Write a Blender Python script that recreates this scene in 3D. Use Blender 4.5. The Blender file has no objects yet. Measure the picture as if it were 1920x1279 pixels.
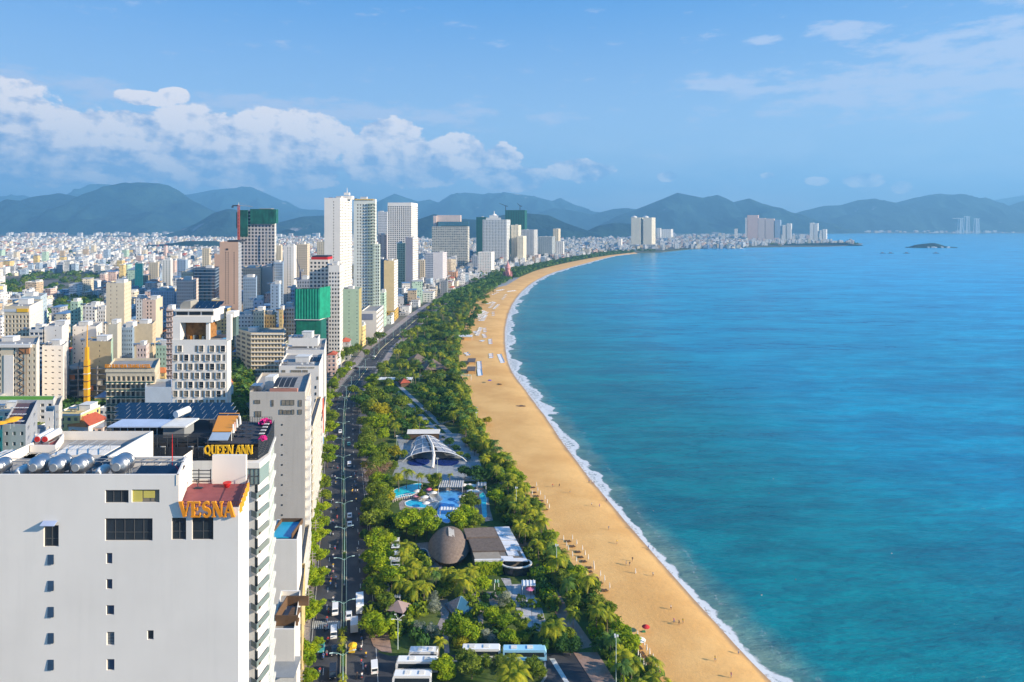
import bpy, bmesh, math, random
import numpy as np
from mathutils import Vector, Matrix, noise
# ------------------------------------------------------------------ camera
F, CX, CY, H = 1280.0, 960.0, 420.0, 120.0
SC = bpy.context.scene
COL = SC.collection
cam_d = bpy.data.cameras.new('camera')
cam = bpy.data.objects.new('camera', cam_d)
COL.objects.link(cam)
cam.location = (0, 0, H)
cam.rotation_euler = (math.radians(90), 0, 0)
cam_d.sensor_width = 36
cam_d.lens = 24
cam_d.shift_y = -219.5 / 1920
cam_d.clip_start = 1
cam_d.clip_end = 80000
SC.camera = cam
# ------------------------------------------------------------------ light
SUN_EL = math.radians(21)
SUN_AZ = math.radians(105)
sd = Vector((math.sin(SUN_AZ) * math.cos(SUN_EL), math.cos(SUN_AZ) * math.cos(SUN_EL), math.sin(SUN_EL)))
sun_d = bpy.data.lights.new('sun', 'SUN')
sun_d.energy = 5.0
sun_d.angle = math.radians(0.5)
sun_d.color = (1.0, 0.87, 0.68)
sun = bpy.data.objects.new('sun', sun_d)
sun.rotation_euler = (-sd).to_track_quat('-Z', 'Y').to_euler()
sun.location = (300, -300, 400)
COL.objects.link(sun)
SC.view_settings.view_transform = 'Standard'
SC.view_settings.look = 'None'
SC.view_settings.gamma = 1
SC.view_settings.exposure = 1.12
SC.render.engine = 'CYCLES'
SC.cycles.max_bounces = 5
SC.cycles.diffuse_bounces = 2
SC.cycles.glossy_bounces = 2
SC.cycles.transparent_max_bounces = 8
SC.cycles.volume_bounces = 0
SC.cycles.use_denoising = True
SC.cycles.caustics_reflective = False
SC.cycles.caustics_refractive = False
class NT:
 """small node graph writer"""
 def __init__(s, tree):
  s.t = tree
  tree.nodes.clear()
 def n(s, typ, **kw):
  nd = s.t.nodes.new(typ)
  ins = kw.pop('i', {})
  for k, v in kw.items():
   setattr(nd, k, v)
  for k, v in ins.items():
   s.set(nd, k, v)
  return nd
 def set(s, nd, k, v):
  sock = nd.inputs[k]
  if isinstance(v, bpy.types.NodeSocket):
   s.t.links.new(v, sock)
  elif isinstance(v, bpy.types.Node):
   s.t.links.new(v.outputs[0], sock)
  else:
   sock.default_value = v
 def m(s, op, a, b=None, c=None, clamp=False):
  nd = s.n('ShaderNodeMath', operation=op, use_clamp=clamp)
  s.set(nd, 0, a)
  if b is not None:
   s.set(nd, 1, b)
  if c is not None:
   s.set(nd, 2, c)
  return nd.outputs[0]
 def mix(s, f, a, b, mode='MIX'):
  nd = s.n('ShaderNodeMix', data_type='RGBA', blend_type=mode)
  s.set(nd, 0, f)
  s.set(nd, 6, a)
  s.set(nd, 7, b)
  return nd.outputs[2]
 def ramp(s, f, lo, hi, a=0.0, b=1.0, smooth=True):
  nd = s.n('ShaderNodeMapRange', interpolation_type='SMOOTHSTEP' if smooth else 'LINEAR')
  s.set(nd, 0, f)
  for k, v in ((1, lo), (2, hi), (3, a), (4, b)):
   s.set(nd, k, v)
  return nd.outputs[0]
 def noise(s, vec, scale, detail=4, rough=0.5, **kw):
  nd = s.n('ShaderNodeTexNoise', **kw)
  s.set(nd, 'Vector', vec)
  s.set(nd, 'Scale', scale)
  s.set(nd, 'Detail', detail)
  s.set(nd, 'Roughness', rough)
  return nd.outputs[0]
def rgb(c):
 return (c[0], c[1], c[2], 1.0)
def hexc(h):
 v = [int(h[i:i + 2], 16) / 255 for i in (0, 2, 4)]
 return tuple(x / 12.92 if x < 0.04 else ((x + 0.055) / 1.055) ** 2.4 for x in v)
# ------------------------------------------------------------------ sky with clouds
world = bpy.data.worlds.new('World')
SC.world = world
world.use_nodes = True
w = NT(world.node_tree)
sky = w.n('ShaderNodeTexSky', sky_type='NISHITA', sun_disc=False, sun_elevation=SUN_EL, sun_rotation=SUN_AZ,
altitude=100, air_density=1.0, dust_density=0.3, ozone_density=3.0)
tc = w.n('ShaderNodeTexCoord')
sp = w.n('ShaderNodeSeparateXYZ', i={0: tc.outputs['Generated']})
az = w.m('ARCTAN2', sp.outputs[0], sp.outputs[1])
el = w.m('ARCSINE', sp.outputs[2])
def cl_uv(px, py):
 a = math.atan((px - CX) / F)
 return a, math.atan((CY - py) / F * math.cos(a))
def blob(px, py, rx, ry):
 u0, v0 = cl_uv(px, py)
 ru, rv = rx / F * math.cos(u0) ** 2, ry / F * math.cos(u0)
 a = w.m('DIVIDE', w.m('SUBTRACT', az, u0), ru)
 b = w.m('DIVIDE', w.m('SUBTRACT', el, v0), rv)
 d = w.m('SQRT', w.m('ADD', w.m('MULTIPLY', a, a), w.m('MULTIPLY', b, b)))
 return w.m('SUBTRACT', 1.0, d)
def blobs(lst):
 r = None
 for t in lst:
  b = blob(*t)
  r = b if r is None else w.m('SMOOTH_MAX', r, b, 0.25)
 return r
def uvec(kx, ky, ou=0.0, ov=0.0):
 return w.n('ShaderNodeCombineXYZ', i={0: w.m('MULTIPLY', w.m('ADD', az, ou), kx), 1: w.m('MULTIPLY', w.m('ADD', el, ov), ky)}).outputs[0]
cum = blobs([(30, 235, 120, 75), (-40, 200, 110, 60), (150, 285, 160, 55), (270, 184, 60, 15), (325, 178, 30, 13), (330, 262, 190, 55),
(480, 255, 140, 48), (560, 262, 95, 52), (420, 310, 250, 44), (560, 325, 65, 34), (200, 322, 170, 34), (60, 300, 120, 50),
(735, 248, 52, 30), (700, 300, 60, 45), (790, 305, 100, 42), (855, 295, 60, 42), (940, 300, 34, 30), (960, 335, 80, 24),
(1250, 330, 18, 10), (1620, 338, 36, 12), (1690, 352, 18, 11), (1530, 340, 22, 8), (1090, 320, 60, 20), (1440, 330, 14, 7)])
nA = w.noise(uvec(1, 1.5), 19, 10, 0.6)
nS = w.noise(uvec(1, 1.5, -0.014, -0.011), 19, 10, 0.6)
bill = w.noise(uvec(1, 1.2), 48, 6, 0.55)
dens = w.m('ADD', w.m('MULTIPLY', w.m('MAXIMUM', cum, -0.8), 1.7), w.m('MULTIPLY', w.m('SUBTRACT', nA, 0.455), 2.3))
dens = w.m('ADD', dens, w.m('MULTIPLY', w.m('SUBTRACT', bill, 0.5), 0.9))
cov = w.m('MULTIPLY', w.ramp(dens, -0.06, 0.2), 0.98)
lit = w.m('ADD', w.m('MULTIPLY', w.m('SUBTRACT', nA, nS), 4.5), w.ramp(el, math.atan(70 / F), math.atan(190 / F), 0.42, 0.98))
lit = w.m('ADD', lit, w.m('MULTIPLY', w.m('SUBTRACT', bill, 0.5), 0.7), clamp=True)
c_cum = w.mix(lit, rgb(hexc('96abd0')), rgb(hexc('fff4ee')))
veil_m = w.ramp(el, math.atan(-10 / F), math.atan(210 / F), 1.0, 0.0)
nV = w.noise(uvec(1, 3.2, 1.3, 0.2), 6, 6, 0.6)
veil = w.m('MULTIPLY', veil_m, w.ramp(nV, 0.22, 0.62, 0.45, 1.0), clamp=True)
leftv = w.ramp(az, -0.75, 0.1, 1.0, 0.75)
veil = w.m('MULTIPLY', veil, leftv)
c_veil = w.mix(w.ramp(w.noise(uvec(1, 2.6, 0.4, 0.0), 9, 6, 0.55), 0.38, 0.68), rgb(hexc('86a8d0')), rgb(hexc('bcc6db')))
cir_m = blobs([(1800, 130, 260, 75), (1580, 55, 75, 16), (1640, 170, 300, 42), (1880, 90, 160, 70), (1430, 75, 45, 9), (1360, 155, 90, 14), (60, 150, 160, 22),
(1900, 45, 60, 14), (1790, 215, 60, 10), (600, 210, 420, 24)])
nC = w.noise(uvec(1, 3.6, 0.7, 0.1), 15, 9, 0.66)
cir = w.m('MULTIPLY', w.ramp(w.m('ADD', w.m('MULTIPLY', w.m('MAXIMUM', cir_m, -0.6), 0.34), w.m('MULTIPLY', w.m('SUBTRACT', nC, 0.45), 1.7)), 0.0, 0.34), 0.72)
blue = w.mix(w.ramp(el, 0.0, 0.42), rgb(hexc('a6bfd8')), rgb(hexc('2280cc')))
def em(c, k):
 return w.mix(1.0, c, (k, k, k, 1), 'MULTIPLY')
SKYK = 5.6
skyc = w.mix(0.8, sky.outputs[0], em(blue, SKYK * 1.15))
c1 = w.mix(veil, skyc, em(c_veil, SKYK))
c2 = w.mix(cir, c1, em(rgb(hexc('c3cde4')), SKYK))
c3 = w.mix(cov, c2, em(c_cum, SKYK * 1.02))
up = w.ramp(el, -0.02, 0.0)
c4 = w.mix(up, em(rgb(hexc('6c9cc4')), SKYK * 0.6), c3)
bg = w.n('ShaderNodeBackground', i={0: c4, 1: 0.095})
wo = w.n('ShaderNodeOutputWorld', i={0: bg.outputs[0]})
# ------------------------------------------------------------------ helpers
def gp(px, py, z=0.0):
 Y = F * (H - z) / (py - CY)
 return Vector(((px - CX) * Y / F, Y, z))
def xa(px, Y):
 return (px - CX) * Y / F
def za(py, Y):
 return H - (py - CY) * Y / F
def new_mat(name, rough=0.7, spec=0.3, metal=0.0):
 mt = bpy.data.materials.new(name)
 mt.use_nodes = True
 g = NT(mt.node_tree)
 p = g.n('ShaderNodeBsdfPrincipled', i={'Roughness': rough, 'Metallic': metal, 'Specular IOR Level': spec})
 g.n('ShaderNodeOutputMaterial', i={0: p.outputs[0]})
 return mt, g, p
_MC = {}
def mat(name, c, rough=0.7, var=0.12, scale=0.35, metal=0.0, spec=0.3, stain=0.0):
 """painted / plain surface with a little uneven wear"""
 if name in _MC:
  return _MC[name]
 mt, g, p = new_mat(name, rough, spec, metal)
 geo = g.n('ShaderNodeNewGeometry')
 oi = g.n('ShaderNodeObjectInfo')
 n1 = g.noise(geo.outputs['Position'], scale, 5, 0.6)
 k = g.ramp(n1, 0.25, 0.75, 1 - var, 1 + var * 0.6, False)
 if stain:
  st = g.n('ShaderNodeMapping', i={0: geo.outputs['Position'], 3: (0.9, 0.9, 0.05)})
  n2 = g.noise(st.outputs[0], 1.0, 4, 0.6)
  k = g.m('MULTIPLY', k, g.ramp(n2, 0.45, 0.75, 1.0, 1 - stain))
 k = g.m('MULTIPLY', k, g.ramp(oi.outputs['Random'], 0, 1, 0.95, 1.03, False))
 cc = g.n('ShaderNodeCombineColor', i={0: k, 1: k, 2: k})
 g.set(p, 'Base Color', g.mix(1.0, rgb(c), cc.outputs[0], 'MULTIPLY'))
 _MC[name] = mt
 return mt
def link(name, me, mats=None, parent=None):
 o = bpy.data.objects.new(name, me)
 COL.objects.link(o)
 if mats is not None and not me.materials:
  for m_ in (mats if isinstance(mats, (list, tuple)) else [mats]):
   me.materials.append(m_)
 if parent:
  o.parent = parent
 return o
def mesh(name, vs, fs, mats=None, parent=None, mi=None, smooth=False):
 me = bpy.data.meshes.new(name)
 me.from_pydata([tuple(v) for v in vs], [], fs)
 if mi is not None:
  me.polygons.foreach_set('material_index', mi)
 if smooth:
  me.polygons.foreach_set('use_smooth', [True] * len(me.polygons))
 me.update()
 return link(name, me, mats, parent)
def tag(o, label=None, cat=None, group=None, kind=None):
 if label:
  o['label'] = label
 if cat:
  o['category'] = cat
 if group:
  o['group'] = group
 if kind:
  o['kind'] = kind
 return o
def empty(name, loc=(0, 0, 0), rz=0.0, label=None, cat=None, group=None):
 o = bpy.data.objects.new(name, None)
 COL.objects.link(o)
 o.location = loc
 o.rotation_euler = (0, 0, rz)
 o.empty_display_size = 1
 return tag(o, label, cat, group)
KIDS = {}
def copy_tree(o, parent=None, depth=0):
 c = o.copy()
 COL.objects.link(c)
 if parent is not None:
  c.parent = parent
 if o.name not in KIDS:
  KIDS[o.name] = [x.name for x in o.children]
 for ch in KIDS[o.name]:
  copy_tree(bpy.data.objects[ch], c, depth + 1)
 return c
class MB:
 """collects geometry for one mesh"""
 def __init__(s):
  s.v, s.f, s.mi = [], [], []
 def add(s, vs, fs, mi=0):
  b = len(s.v)
  s.v += [tuple(v) for v in vs]
  s.f += [tuple(b + i for i in f) for f in fs]
  s.mi += [mi] * len(fs)
  return s
 def box(s, x0, x1, y0, y1, z0, z1, mi=0, M=None):
  vs = [Vector((x, y, z)) for z in (z0, z1) for y in (y0, y1) for x in (x0, x1)]
  if M:
   vs = [M @ v for v in vs]
  return s.add(vs, [(0, 2, 3, 1), (4, 5, 7, 6), (0, 1, 5, 4), (2, 6, 7, 3), (0, 4, 6, 2), (1, 3, 7, 5)], mi)
 def prism(s, pts, z0, z1, mi=0):
  n = len(pts)
  vs = [(p[0], p[1], z0) for p in pts] + [(p[0], p[1], z1) for p in pts]
  fs = [tuple(range(n - 1, -1, -1)), tuple(range(n, 2 * n))] + [(i, (i + 1) % n, n + (i + 1) % n, n + i) for i in range(n)]
  return s.add(vs, fs, mi)
 def tube(s, p0, p1, r0, r1=None, n=8, mi=0, caps=True):
  p0, p1 = Vector(p0), Vector(p1)
  r1 = r0 if r1 is None else r1
  d = (p1 - p0)
  q = d.to_track_quat('Z', 'Y')
  vs = []
  for p, r in ((p0, r0), (p1, r1)):
   for k in range(n):
    a = 2 * math.pi * k / n
    vs.append(p + q @ Vector((r * math.cos(a), r * math.sin(a), 0)))
  fs = [(k, (k + 1) % n, n + (k + 1) % n, n + k) for k in range(n)]
  if caps:
   fs += [tuple(range(n - 1, -1, -1)), tuple(range(n, 2 * n))]
  return s.add(vs, fs, mi)
 def path(s, pts, r, n=6, mi=0):
  for a, b in zip(pts, pts[1:]):
   s.tube(a, b, r, r, n, mi)
  return s
 def lathe(s, prof, n=16, c=(0, 0, 0), mi=0, sx=1, sy=1):
  vs, fs = [], []
  for r, z in prof:
   for k in range(n):
    a = 2 * math.pi * k / n
    vs.append((c[0] + sx * r * math.cos(a), c[1] + sy * r * math.sin(a), c[2] + z))
  for j in range(len(prof) - 1):
   for k in range(n):
    fs.append((j * n + k, j * n + (k + 1) % n, (j + 1) * n + (k + 1) % n, (j + 1) * n + k))
  return s.add(vs, fs, mi)
 def quad(s, a, b, c, d, mi=0):
  return s.add([a, b, c, d], [(0, 1, 2, 3)], mi)
 def build(s, name, mats=None, parent=None, smooth=False):
  return mesh(name, s.v, s.f, mats, parent, s.mi, smooth)
def resample(pts, step):
 pts = [Vector(p) for p in pts]
 L = [0]
 for a, b in zip(pts, pts[1:]):
  L.append(L[-1] + (b - a).length)
 n = max(2, int(L[-1] / step))
 return lerp_line(pts, [L[-1] * i / n for i in range(n + 1)], L)
def lerp_line(pts, ds, L=None):
 if L is None:
  L = [0]
  for a, b in zip(pts, pts[1:]):
   L.append(L[-1] + (b - a).length)
 out, j = [], 0
 for d in ds:
  while j < len(L) - 2 and d > L[j + 1]:
   j += 1
  t = (d - L[j]) / max(1e-9, L[j + 1] - L[j])
  out.append(pts[j].lerp(pts[j + 1], min(1, max(0, t))))
 return out
def smooth_line(pts, it=2):
 pts = [Vector(p) for p in pts]
 for _ in range(it):
  q = [pts[0]]
  for a, b in zip(pts, pts[1:]):
   q += [a.lerp(b, .25), a.lerp(b, .75)]
  q.append(pts[-1])
  pts = q
 return pts
def interp(tab, x):
 if x <= tab[0][0]:
  return tab[0][1]
 for (a, b), (c, d) in zip(tab, tab[1:]):
  if x <= c:
   return b + (d - b) * (x - a) / (c - a)
 return tab[-1][1]
# ------------------------------------------------------------------ coast lines (from the survey of the photo)
SEA_Z = -2.0
shore_px = [(1560, 1390), (1500, 1330), (1448, 1279), (1410, 1229), (1374, 1199), (1344, 1167), (1306, 1125), (1276, 1093), (1247, 1057), (1217, 1024),
(1184, 986), (1158, 956), (1134, 927), (1112, 900), (1086, 868), (1060, 832), (1034, 790), (1010, 760), (988, 730), (965, 703), (953, 673),
(949, 642), (950, 612), (958, 581), (973, 555), (990, 538), (1008, 525), (1038, 511), (1074, 501), (1118, 489), (1150, 480), (1195, 475.5)]
shore = smooth_line([gp(x, y, SEA_Z) for x, y in shore_px], 2)
inner_px = [(1340, 1390), (1290, 1330), (1250, 1279), (1202, 1235), (1181, 1196), (1152, 1164), (1124, 1110), (1085, 1070), (1055, 1030), (1028, 998),
(1020, 959), (989, 927), (975, 915), (965, 878), (940, 858), (918, 834), (908, 801), (888, 765), (880, 724), (862, 705),
(862, 652), (872, 614), (888, 567), (926, 543), (958, 526), (980, 518), (1010, 505), (1075, 490), (1140, 478.5), (1190, 473.5)]
inner = smooth_line([gp(x, y, 0) for x, y in inner_px], 2)
NB = 260
def even(line, n):
 L = [0]
 for a, b in zip(line, line[1:]):
  L.append(L[-1] + (b - a).length)
 return lerp_line(line, [L[-1] * i / n for i in range(n + 1)], L)
A_in, B_sh = even(inner, NB), even(shore, NB)
B2 = []
j0 = 0
for p in A_in:
 best = min(range(j0, min(len(B_sh), j0 + 40)), key=lambda k: (Vector(B_sh[k][:2]) - Vector(p[:2])).length)
 j0 = best
 B2.append(B_sh[best])
for _ in range(4):
 B2 = [B2[0]] + [(B2[i - 1] + B2[i] * 2 + B2[i + 1]) / 4 for i in range(1, len(B2) - 1)] + [B2[-1]]
BROWS = [(-0.35, 0.012), (0.0, 0.012), (0.12, 0.02), (0.25, -0.02), (0.4, -0.1), (0.55, -0.22), (0.68, -0.45), (0.8, -0.85), (0.9, -1.35), (1.0, -1.985), (1.15, -2.5), (1.6, -3.4), (3.0, -7.0)]
vs, fs = [], []
for i, (a, b) in enumerate(zip(A_in, B2)):
 for t, z in BROWS:
  p = a.lerp(b, t)
  dz = 0.10 * noise.noise(Vector((p.x * .05, p.y * .05, 1))) if 0.1 < t < 0.95 else 0
  vs.append((p.x, p.y, z + dz))
R_ = len(BROWS)
for i in range(NB):
 for j in range(R_ - 1):
  fs.append((i * R_ + j, i * R_ + j + 1, (i + 1) * R_ + j + 1, (i + 1) * R_ + j))
sand, g, p = new_mat('sand', 0.9, 0.1)
geo = g.n('ShaderNodeNewGeometry')
sx = g.n('ShaderNodeSeparateXYZ', i={0: geo.outputs['Position']})
n1 = g.noise(geo.outputs['Position'], 0.035, 6, 0.62)
n2 = g.noise(geo.outputs['Position'], 0.9, 6, 0.7)
c = g.mix(g.ramp(n1, 0.3, 0.7), rgb((0.66, 0.355, 0.118)), rgb((0.80, 0.475, 0.178)))
c = g.mix(g.ramp(n2, 0.35, 0.7, 0.0, 0.2), c, rgb((0.40, 0.25, 0.115)))
wet = g.ramp(g.m('ADD', sx.outputs[2], g.m('MULTIPLY', g.noise(geo.outputs['Position'], 0.09, 4, 0.6), 0.5)), -1.52, -1.05, 1.0, 0.0)
c = g.mix(g.m('MULTIPLY', wet, 0.75), c, rgb((0.27, 0.175, 0.105)))
g.set(p, 'Base Color', c)
g.set(p, 'Roughness', g.ramp(wet, 0, 1, 0.95, 0.35, False))
bp = g.n('ShaderNodeBump', i={'Strength': 0.5, 'Distance': 0.3, 'Height': g.noise(geo.outputs['Position'], 0.55, 7, 0.72)})
g.set(p, 'Normal', bp.outputs[0])
tag(mesh('beach', vs, fs, sand, smooth=True), kind='structure')
# ------------------------------------------------------------------ land sheet
coast = [gp(x, y, 0) for x, y in [(1205, 473.5), (1240, 472.6), (1283, 468), (1330, 464.6), (1400, 463.6), (1475, 462.6), (1560, 461.8), (1612, 459.5), (1618, 457),
(1600, 454.5), (1560, 452)]]
far_w = [gp(x, y, 0) for x, y in [(1530, 444), (1545, 438), (1640, 437.2), (1780, 438), (1830, 437.6), (1880, 437.5), (1960, 437), (2100, 438), (2400, 440)]]
land_pts = [p for i, p in enumerate(inner) if i % 2 == 0] + coast + far_w + [Vector((26000, 9500, 0)), Vector((26000, 26000, 0)), Vector((-26000, 26000, 0)), Vector((-26000, -600, 0)), Vector((100, -600, 0))]
n = len(land_pts)
bm = bmesh.new()
tv = [bm.verts.new((q.x, q.y, 0)) for q in land_pts]
bv = [bm.verts.new((q.x, q.y, -6)) for q in land_pts]
f = bm.faces.new(tv)
if f.normal.z < 0:
 f.normal_flip()
for i in range(n):
 bm.faces.new((tv[i], tv[(i + 1) % n], bv[(i + 1) % n], bv[i]))
bmesh.ops.triangulate(bm, faces=[f])
bm.normal_update()
me = bpy.data.meshes.new('ground')
bm.to_mesh(me)
bm.free()
gm, g, p = new_mat('ground_mix', 0.95, 0.1)
geo = g.n('ShaderNodeNewGeometry')
v1 = g.n('ShaderNodeTexVoronoi', i={'Vector': geo.outputs['Position'], 'Scale': 0.012})
n1 = g.noise(geo.outputs['Position'], 0.004, 5, 0.6)
n2 = g.noise(geo.outputs['Position'], 0.15, 5, 0.7)
c = g.mix(g.ramp(n1, 0.4, 0.62), rgb((0.16, 0.155, 0.15)), rgb((0.05, 0.075, 0.03)))
c = g.mix(g.ramp(n2, 0.4, 0.7, 0, 0.5), c, rgb((0.24, 0.2, 0.16)))
g.set(p, 'Base Color', c)
tag(link('ground', me, gm), kind='structure')
# ------------------------------------------------------------------ sea
sh2 = np.array([(q.x, q.y) for q in even(shore, 400)])
def shore_dist(P):
 d = np.full(len(P), 1e9)
 for a, b in zip(sh2[:-1], sh2[1:]):
  ab = b - a
  t = np.clip(((P - a) @ ab) / (ab @ ab), 0, 1)
  q = a + t[:, None] * ab
  d = np.minimum(d, np.hypot(*(P - q).T))
 return d
xs = np.concatenate([np.linspace(-120, 600, 130), np.linspace(620, 2500, 60), np.linspace(2700, 26000, 30)])
ys = np.concatenate([np.linspace(-300, 1400, 190), np.linspace(1425, 3600, 60), np.linspace(3900, 12500, 30)])
GX, GY = np.meshgrid(xs, ys)
P = np.stack([GX.ravel(), GY.ravel()], 1)
D = shore_dist(P)
nx, ny = len(xs), len(ys)
idx = np.arange(nx * ny).reshape(ny, nx)
quads = np.stack([idx[:-1, :-1], idx[:-1, 1:], idx[1:, 1:], idx[1:, :-1]], -1).reshape(-1, 4)
me = bpy.data.meshes.new('sea')
me.from_pydata([(a, b, SEA_Z) for a, b in P.tolist()], [], quads.tolist())
at = me.attributes.new('offshore', 'FLOAT', 'POINT')
at.data.foreach_set('value', D.astype(np.float32))
sea_m, g, p = new_mat('sea_water', 0.12, 0.5)
geo = g.n('ShaderNodeNewGeometry')
pos = geo.outputs['Position']
off = g.n('ShaderNodeAttribute', attribute_name='offshore').outputs['Fac']
nz = g.noise(pos, 0.006, 4, 0.55)
offn = g.m('ADD', off, g.m('MULTIPLY', g.m('SUBTRACT', nz, 0.5), 90))
c0, c1, c2_, c3_ = rgb((0.12, 0.21, 0.19)), rgb((0.0008, 0.155, 0.20)), rgb((0.0003, 0.24, 0.41)), rgb((0.0003, 0.30, 0.58))
c = g.mix(g.ramp(g.m('ADD', off, g.m('MULTIPLY', g.m('SUBTRACT', g.noise(pos, 0.06, 4, 0.6), 0.5), 16)), 0, 17), c0, c1)
c = g.mix(g.ramp(offn, 30, 230), c, c2_)
c = g.mix(g.ramp(offn, 200, 900), c, c3_)
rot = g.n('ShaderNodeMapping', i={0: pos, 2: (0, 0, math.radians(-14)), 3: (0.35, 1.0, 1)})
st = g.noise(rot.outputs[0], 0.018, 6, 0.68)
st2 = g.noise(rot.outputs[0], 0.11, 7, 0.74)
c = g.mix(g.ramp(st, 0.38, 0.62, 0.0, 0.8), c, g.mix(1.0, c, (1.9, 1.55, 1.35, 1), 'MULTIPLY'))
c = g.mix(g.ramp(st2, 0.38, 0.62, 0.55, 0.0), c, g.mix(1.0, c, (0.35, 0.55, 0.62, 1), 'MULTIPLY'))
g.set(p, 'Base Color', c)
g.set(p, 'Roughness', 0.26)
g.set(p, 'IOR', 1.33)
g.set(p, 'Specular IOR Level', 0.45)
wv = g.n('ShaderNodeMapping', i={0: pos, 2: (0, 0, math.radians(-16)), 3: (0.28, 1.0, 1)})
h1 = g.noise(wv.outputs[0], 0.22, 6, 0.68)
h2 = g.noise(wv.outputs[0], 0.035, 5, 0.6)
b1 = g.n('ShaderNodeBump', i={'Strength': 0.9, 'Distance': 2.2, 'Height': h1})
b2 = g.n('ShaderNodeBump', i={'Strength': 0.6, 'Distance': 6.0, 'Height': h2, 'Normal': b1.outputs[0]})
fd = g.ramp(g.n('ShaderNodeSeparateXYZ', i={0: pos}).outputs[1], 250, 2600, 1.0, 0.12)
g.set(b1, 'Strength', g.m('MULTIPLY', fd, 0.8))
g.set(b2, 'Strength', g.m('MULTIPLY', fd, 0.55))
g.set(p, 'Normal', b2.outputs[0])
tag(link('sea', me, sea_m), kind='structure')
foam_m, g, p = new_mat('foam', 0.6, 0.3)
tcn = g.n('ShaderNodeUVMap')
s_ = g.n('ShaderNodeSeparateXYZ', i={0: tcn.outputs[0]})
geo = g.n('ShaderNodeNewGeometry')
t = s_.outputs[0]
nA_ = g.noise(geo.outputs['Position'], 0.07, 4, 0.65)
nB_ = g.noise(geo.outputs['Position'], 0.55, 6, 0.8)
nL = g.noise(geo.outputs['Position'], 0.013, 3, 0.6)
nR = g.noise(geo.outputs['Position'], 0.17, 4, 0.6)
edge = g.m('ADD', g.ramp(nL, 0.38, 0.62, 0.24, 0.60), g.m('MULTIPLY', g.m('SUBTRACT', nA_, 0.5), 0.55))
body = g.ramp(g.m('SUBTRACT', edge, t), -0.015, 0.05)
rim_ = g.ramp(g.m('ABSOLUTE', g.m('SUBTRACT', g.m('SUBTRACT', edge, t), 0.05)), 0.03, 0.13, 1.0, 0.0)
holes = g.ramp(nB_, 0.34, 0.55)
lead = g.ramp(g.m('ADD', t, g.m('MULTIPLY', g.m('SUBTRACT', nA_, 0.5), 0.25)), 0.0, 0.07)
tex = g.m('ADD', holes, g.m('MULTIPLY', rim_, 0.75), clamp=True)
a = g.m('MULTIPLY', g.m('MULTIPLY', body, tex), lead)
outer = g.m('MULTIPLY', g.ramp(g.m('ABSOLUTE', g.m('SUBTRACT', t, g.m('ADD', edge, 0.3))), 0.0, 0.09, 1, 0), g.ramp(nB_, 0.5, 0.66))
a = g.m('MAXIMUM', a, g.m('MULTIPLY', outer, 0.4))
g.set(p, 'Base Color', rgb((0.80, 0.80, 0.80)))
g.set(p, 'Alpha', g.m('MULTIPLY', a, 0.8))
S = even(shore, 900)
me = bpy.data.meshes.new('foam')
vs, fs, uv = [], [], []
for i, q in enumerate(S):
 a_ = S[max(0, i - 3)]
 b_ = S[min(len(S) - 1, i + 3)]
 d = (b_ - a_).normalized()
 nrm = Vector((d.y, -d.x, 0))
 wd = 16 + 9 * min(1, q.y / 900)
 for k in range(5):
  o_ = -3.2 + wd * k / 4
  vs.append((q.x + nrm.x * o_, q.y + nrm.y * o_, SEA_Z + 0.02 + (0.05 if k else 0.30)))
  uv.append((k / 4, i / 900))
for i in range(len(S) - 1):
 for k in range(4):
  fs.append((i * 5 + k, i * 5 + k + 1, i * 5 + 6 + k, i * 5 + 5 + k))
me.from_pydata(vs, [], fs)
ul = me.uv_layers.new(name='UVMap')
for l in me.loops:
 ul.data[l.index].uv = uv[l.vertex_index]
tag(link('sea_foam', me, foam_m), kind='structure')
# ------------------------------------------------------------------ mountains and hills
def hill_mat(name, c1, c2, c3):
 mt, g, p = new_mat(name, 1.0, 0.05)
 geo = g.n('ShaderNodeNewGeometry')
 a = g.noise(geo.outputs['Position'], 0.0022, 7, 0.62)
 b = g.noise(geo.outputs['Position'], 0.02, 6, 0.7)
 c = g.mix(g.ramp(a, 0.42, 0.60), rgb(c1), rgb(c2))
 c = g.mix(g.ramp(b, 0.45, 0.7, 0, 0.7), c, rgb(c1))
 c = g.mix(g.ramp(a, 0.64, 0.70), c, rgb(c3))
 g.set(p, 'Base Color', c)
 bp = g.n('ShaderNodeBump', i={'Strength': 1.0, 'Distance': 40.0, 'Height': g.noise(geo.outputs['Position'], 0.006, 7, 0.65)})
 g.set(p, 'Normal', bp.outputs[0])
 return mt
hm_hazy = hill_mat('hazy_hill_forest', (0.008, 0.030, 0.045), (0.025, 0.06, 0.06), (0.30, 0.26, 0.26))  # forest tones with the blue of distant haze put into the colour
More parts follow.
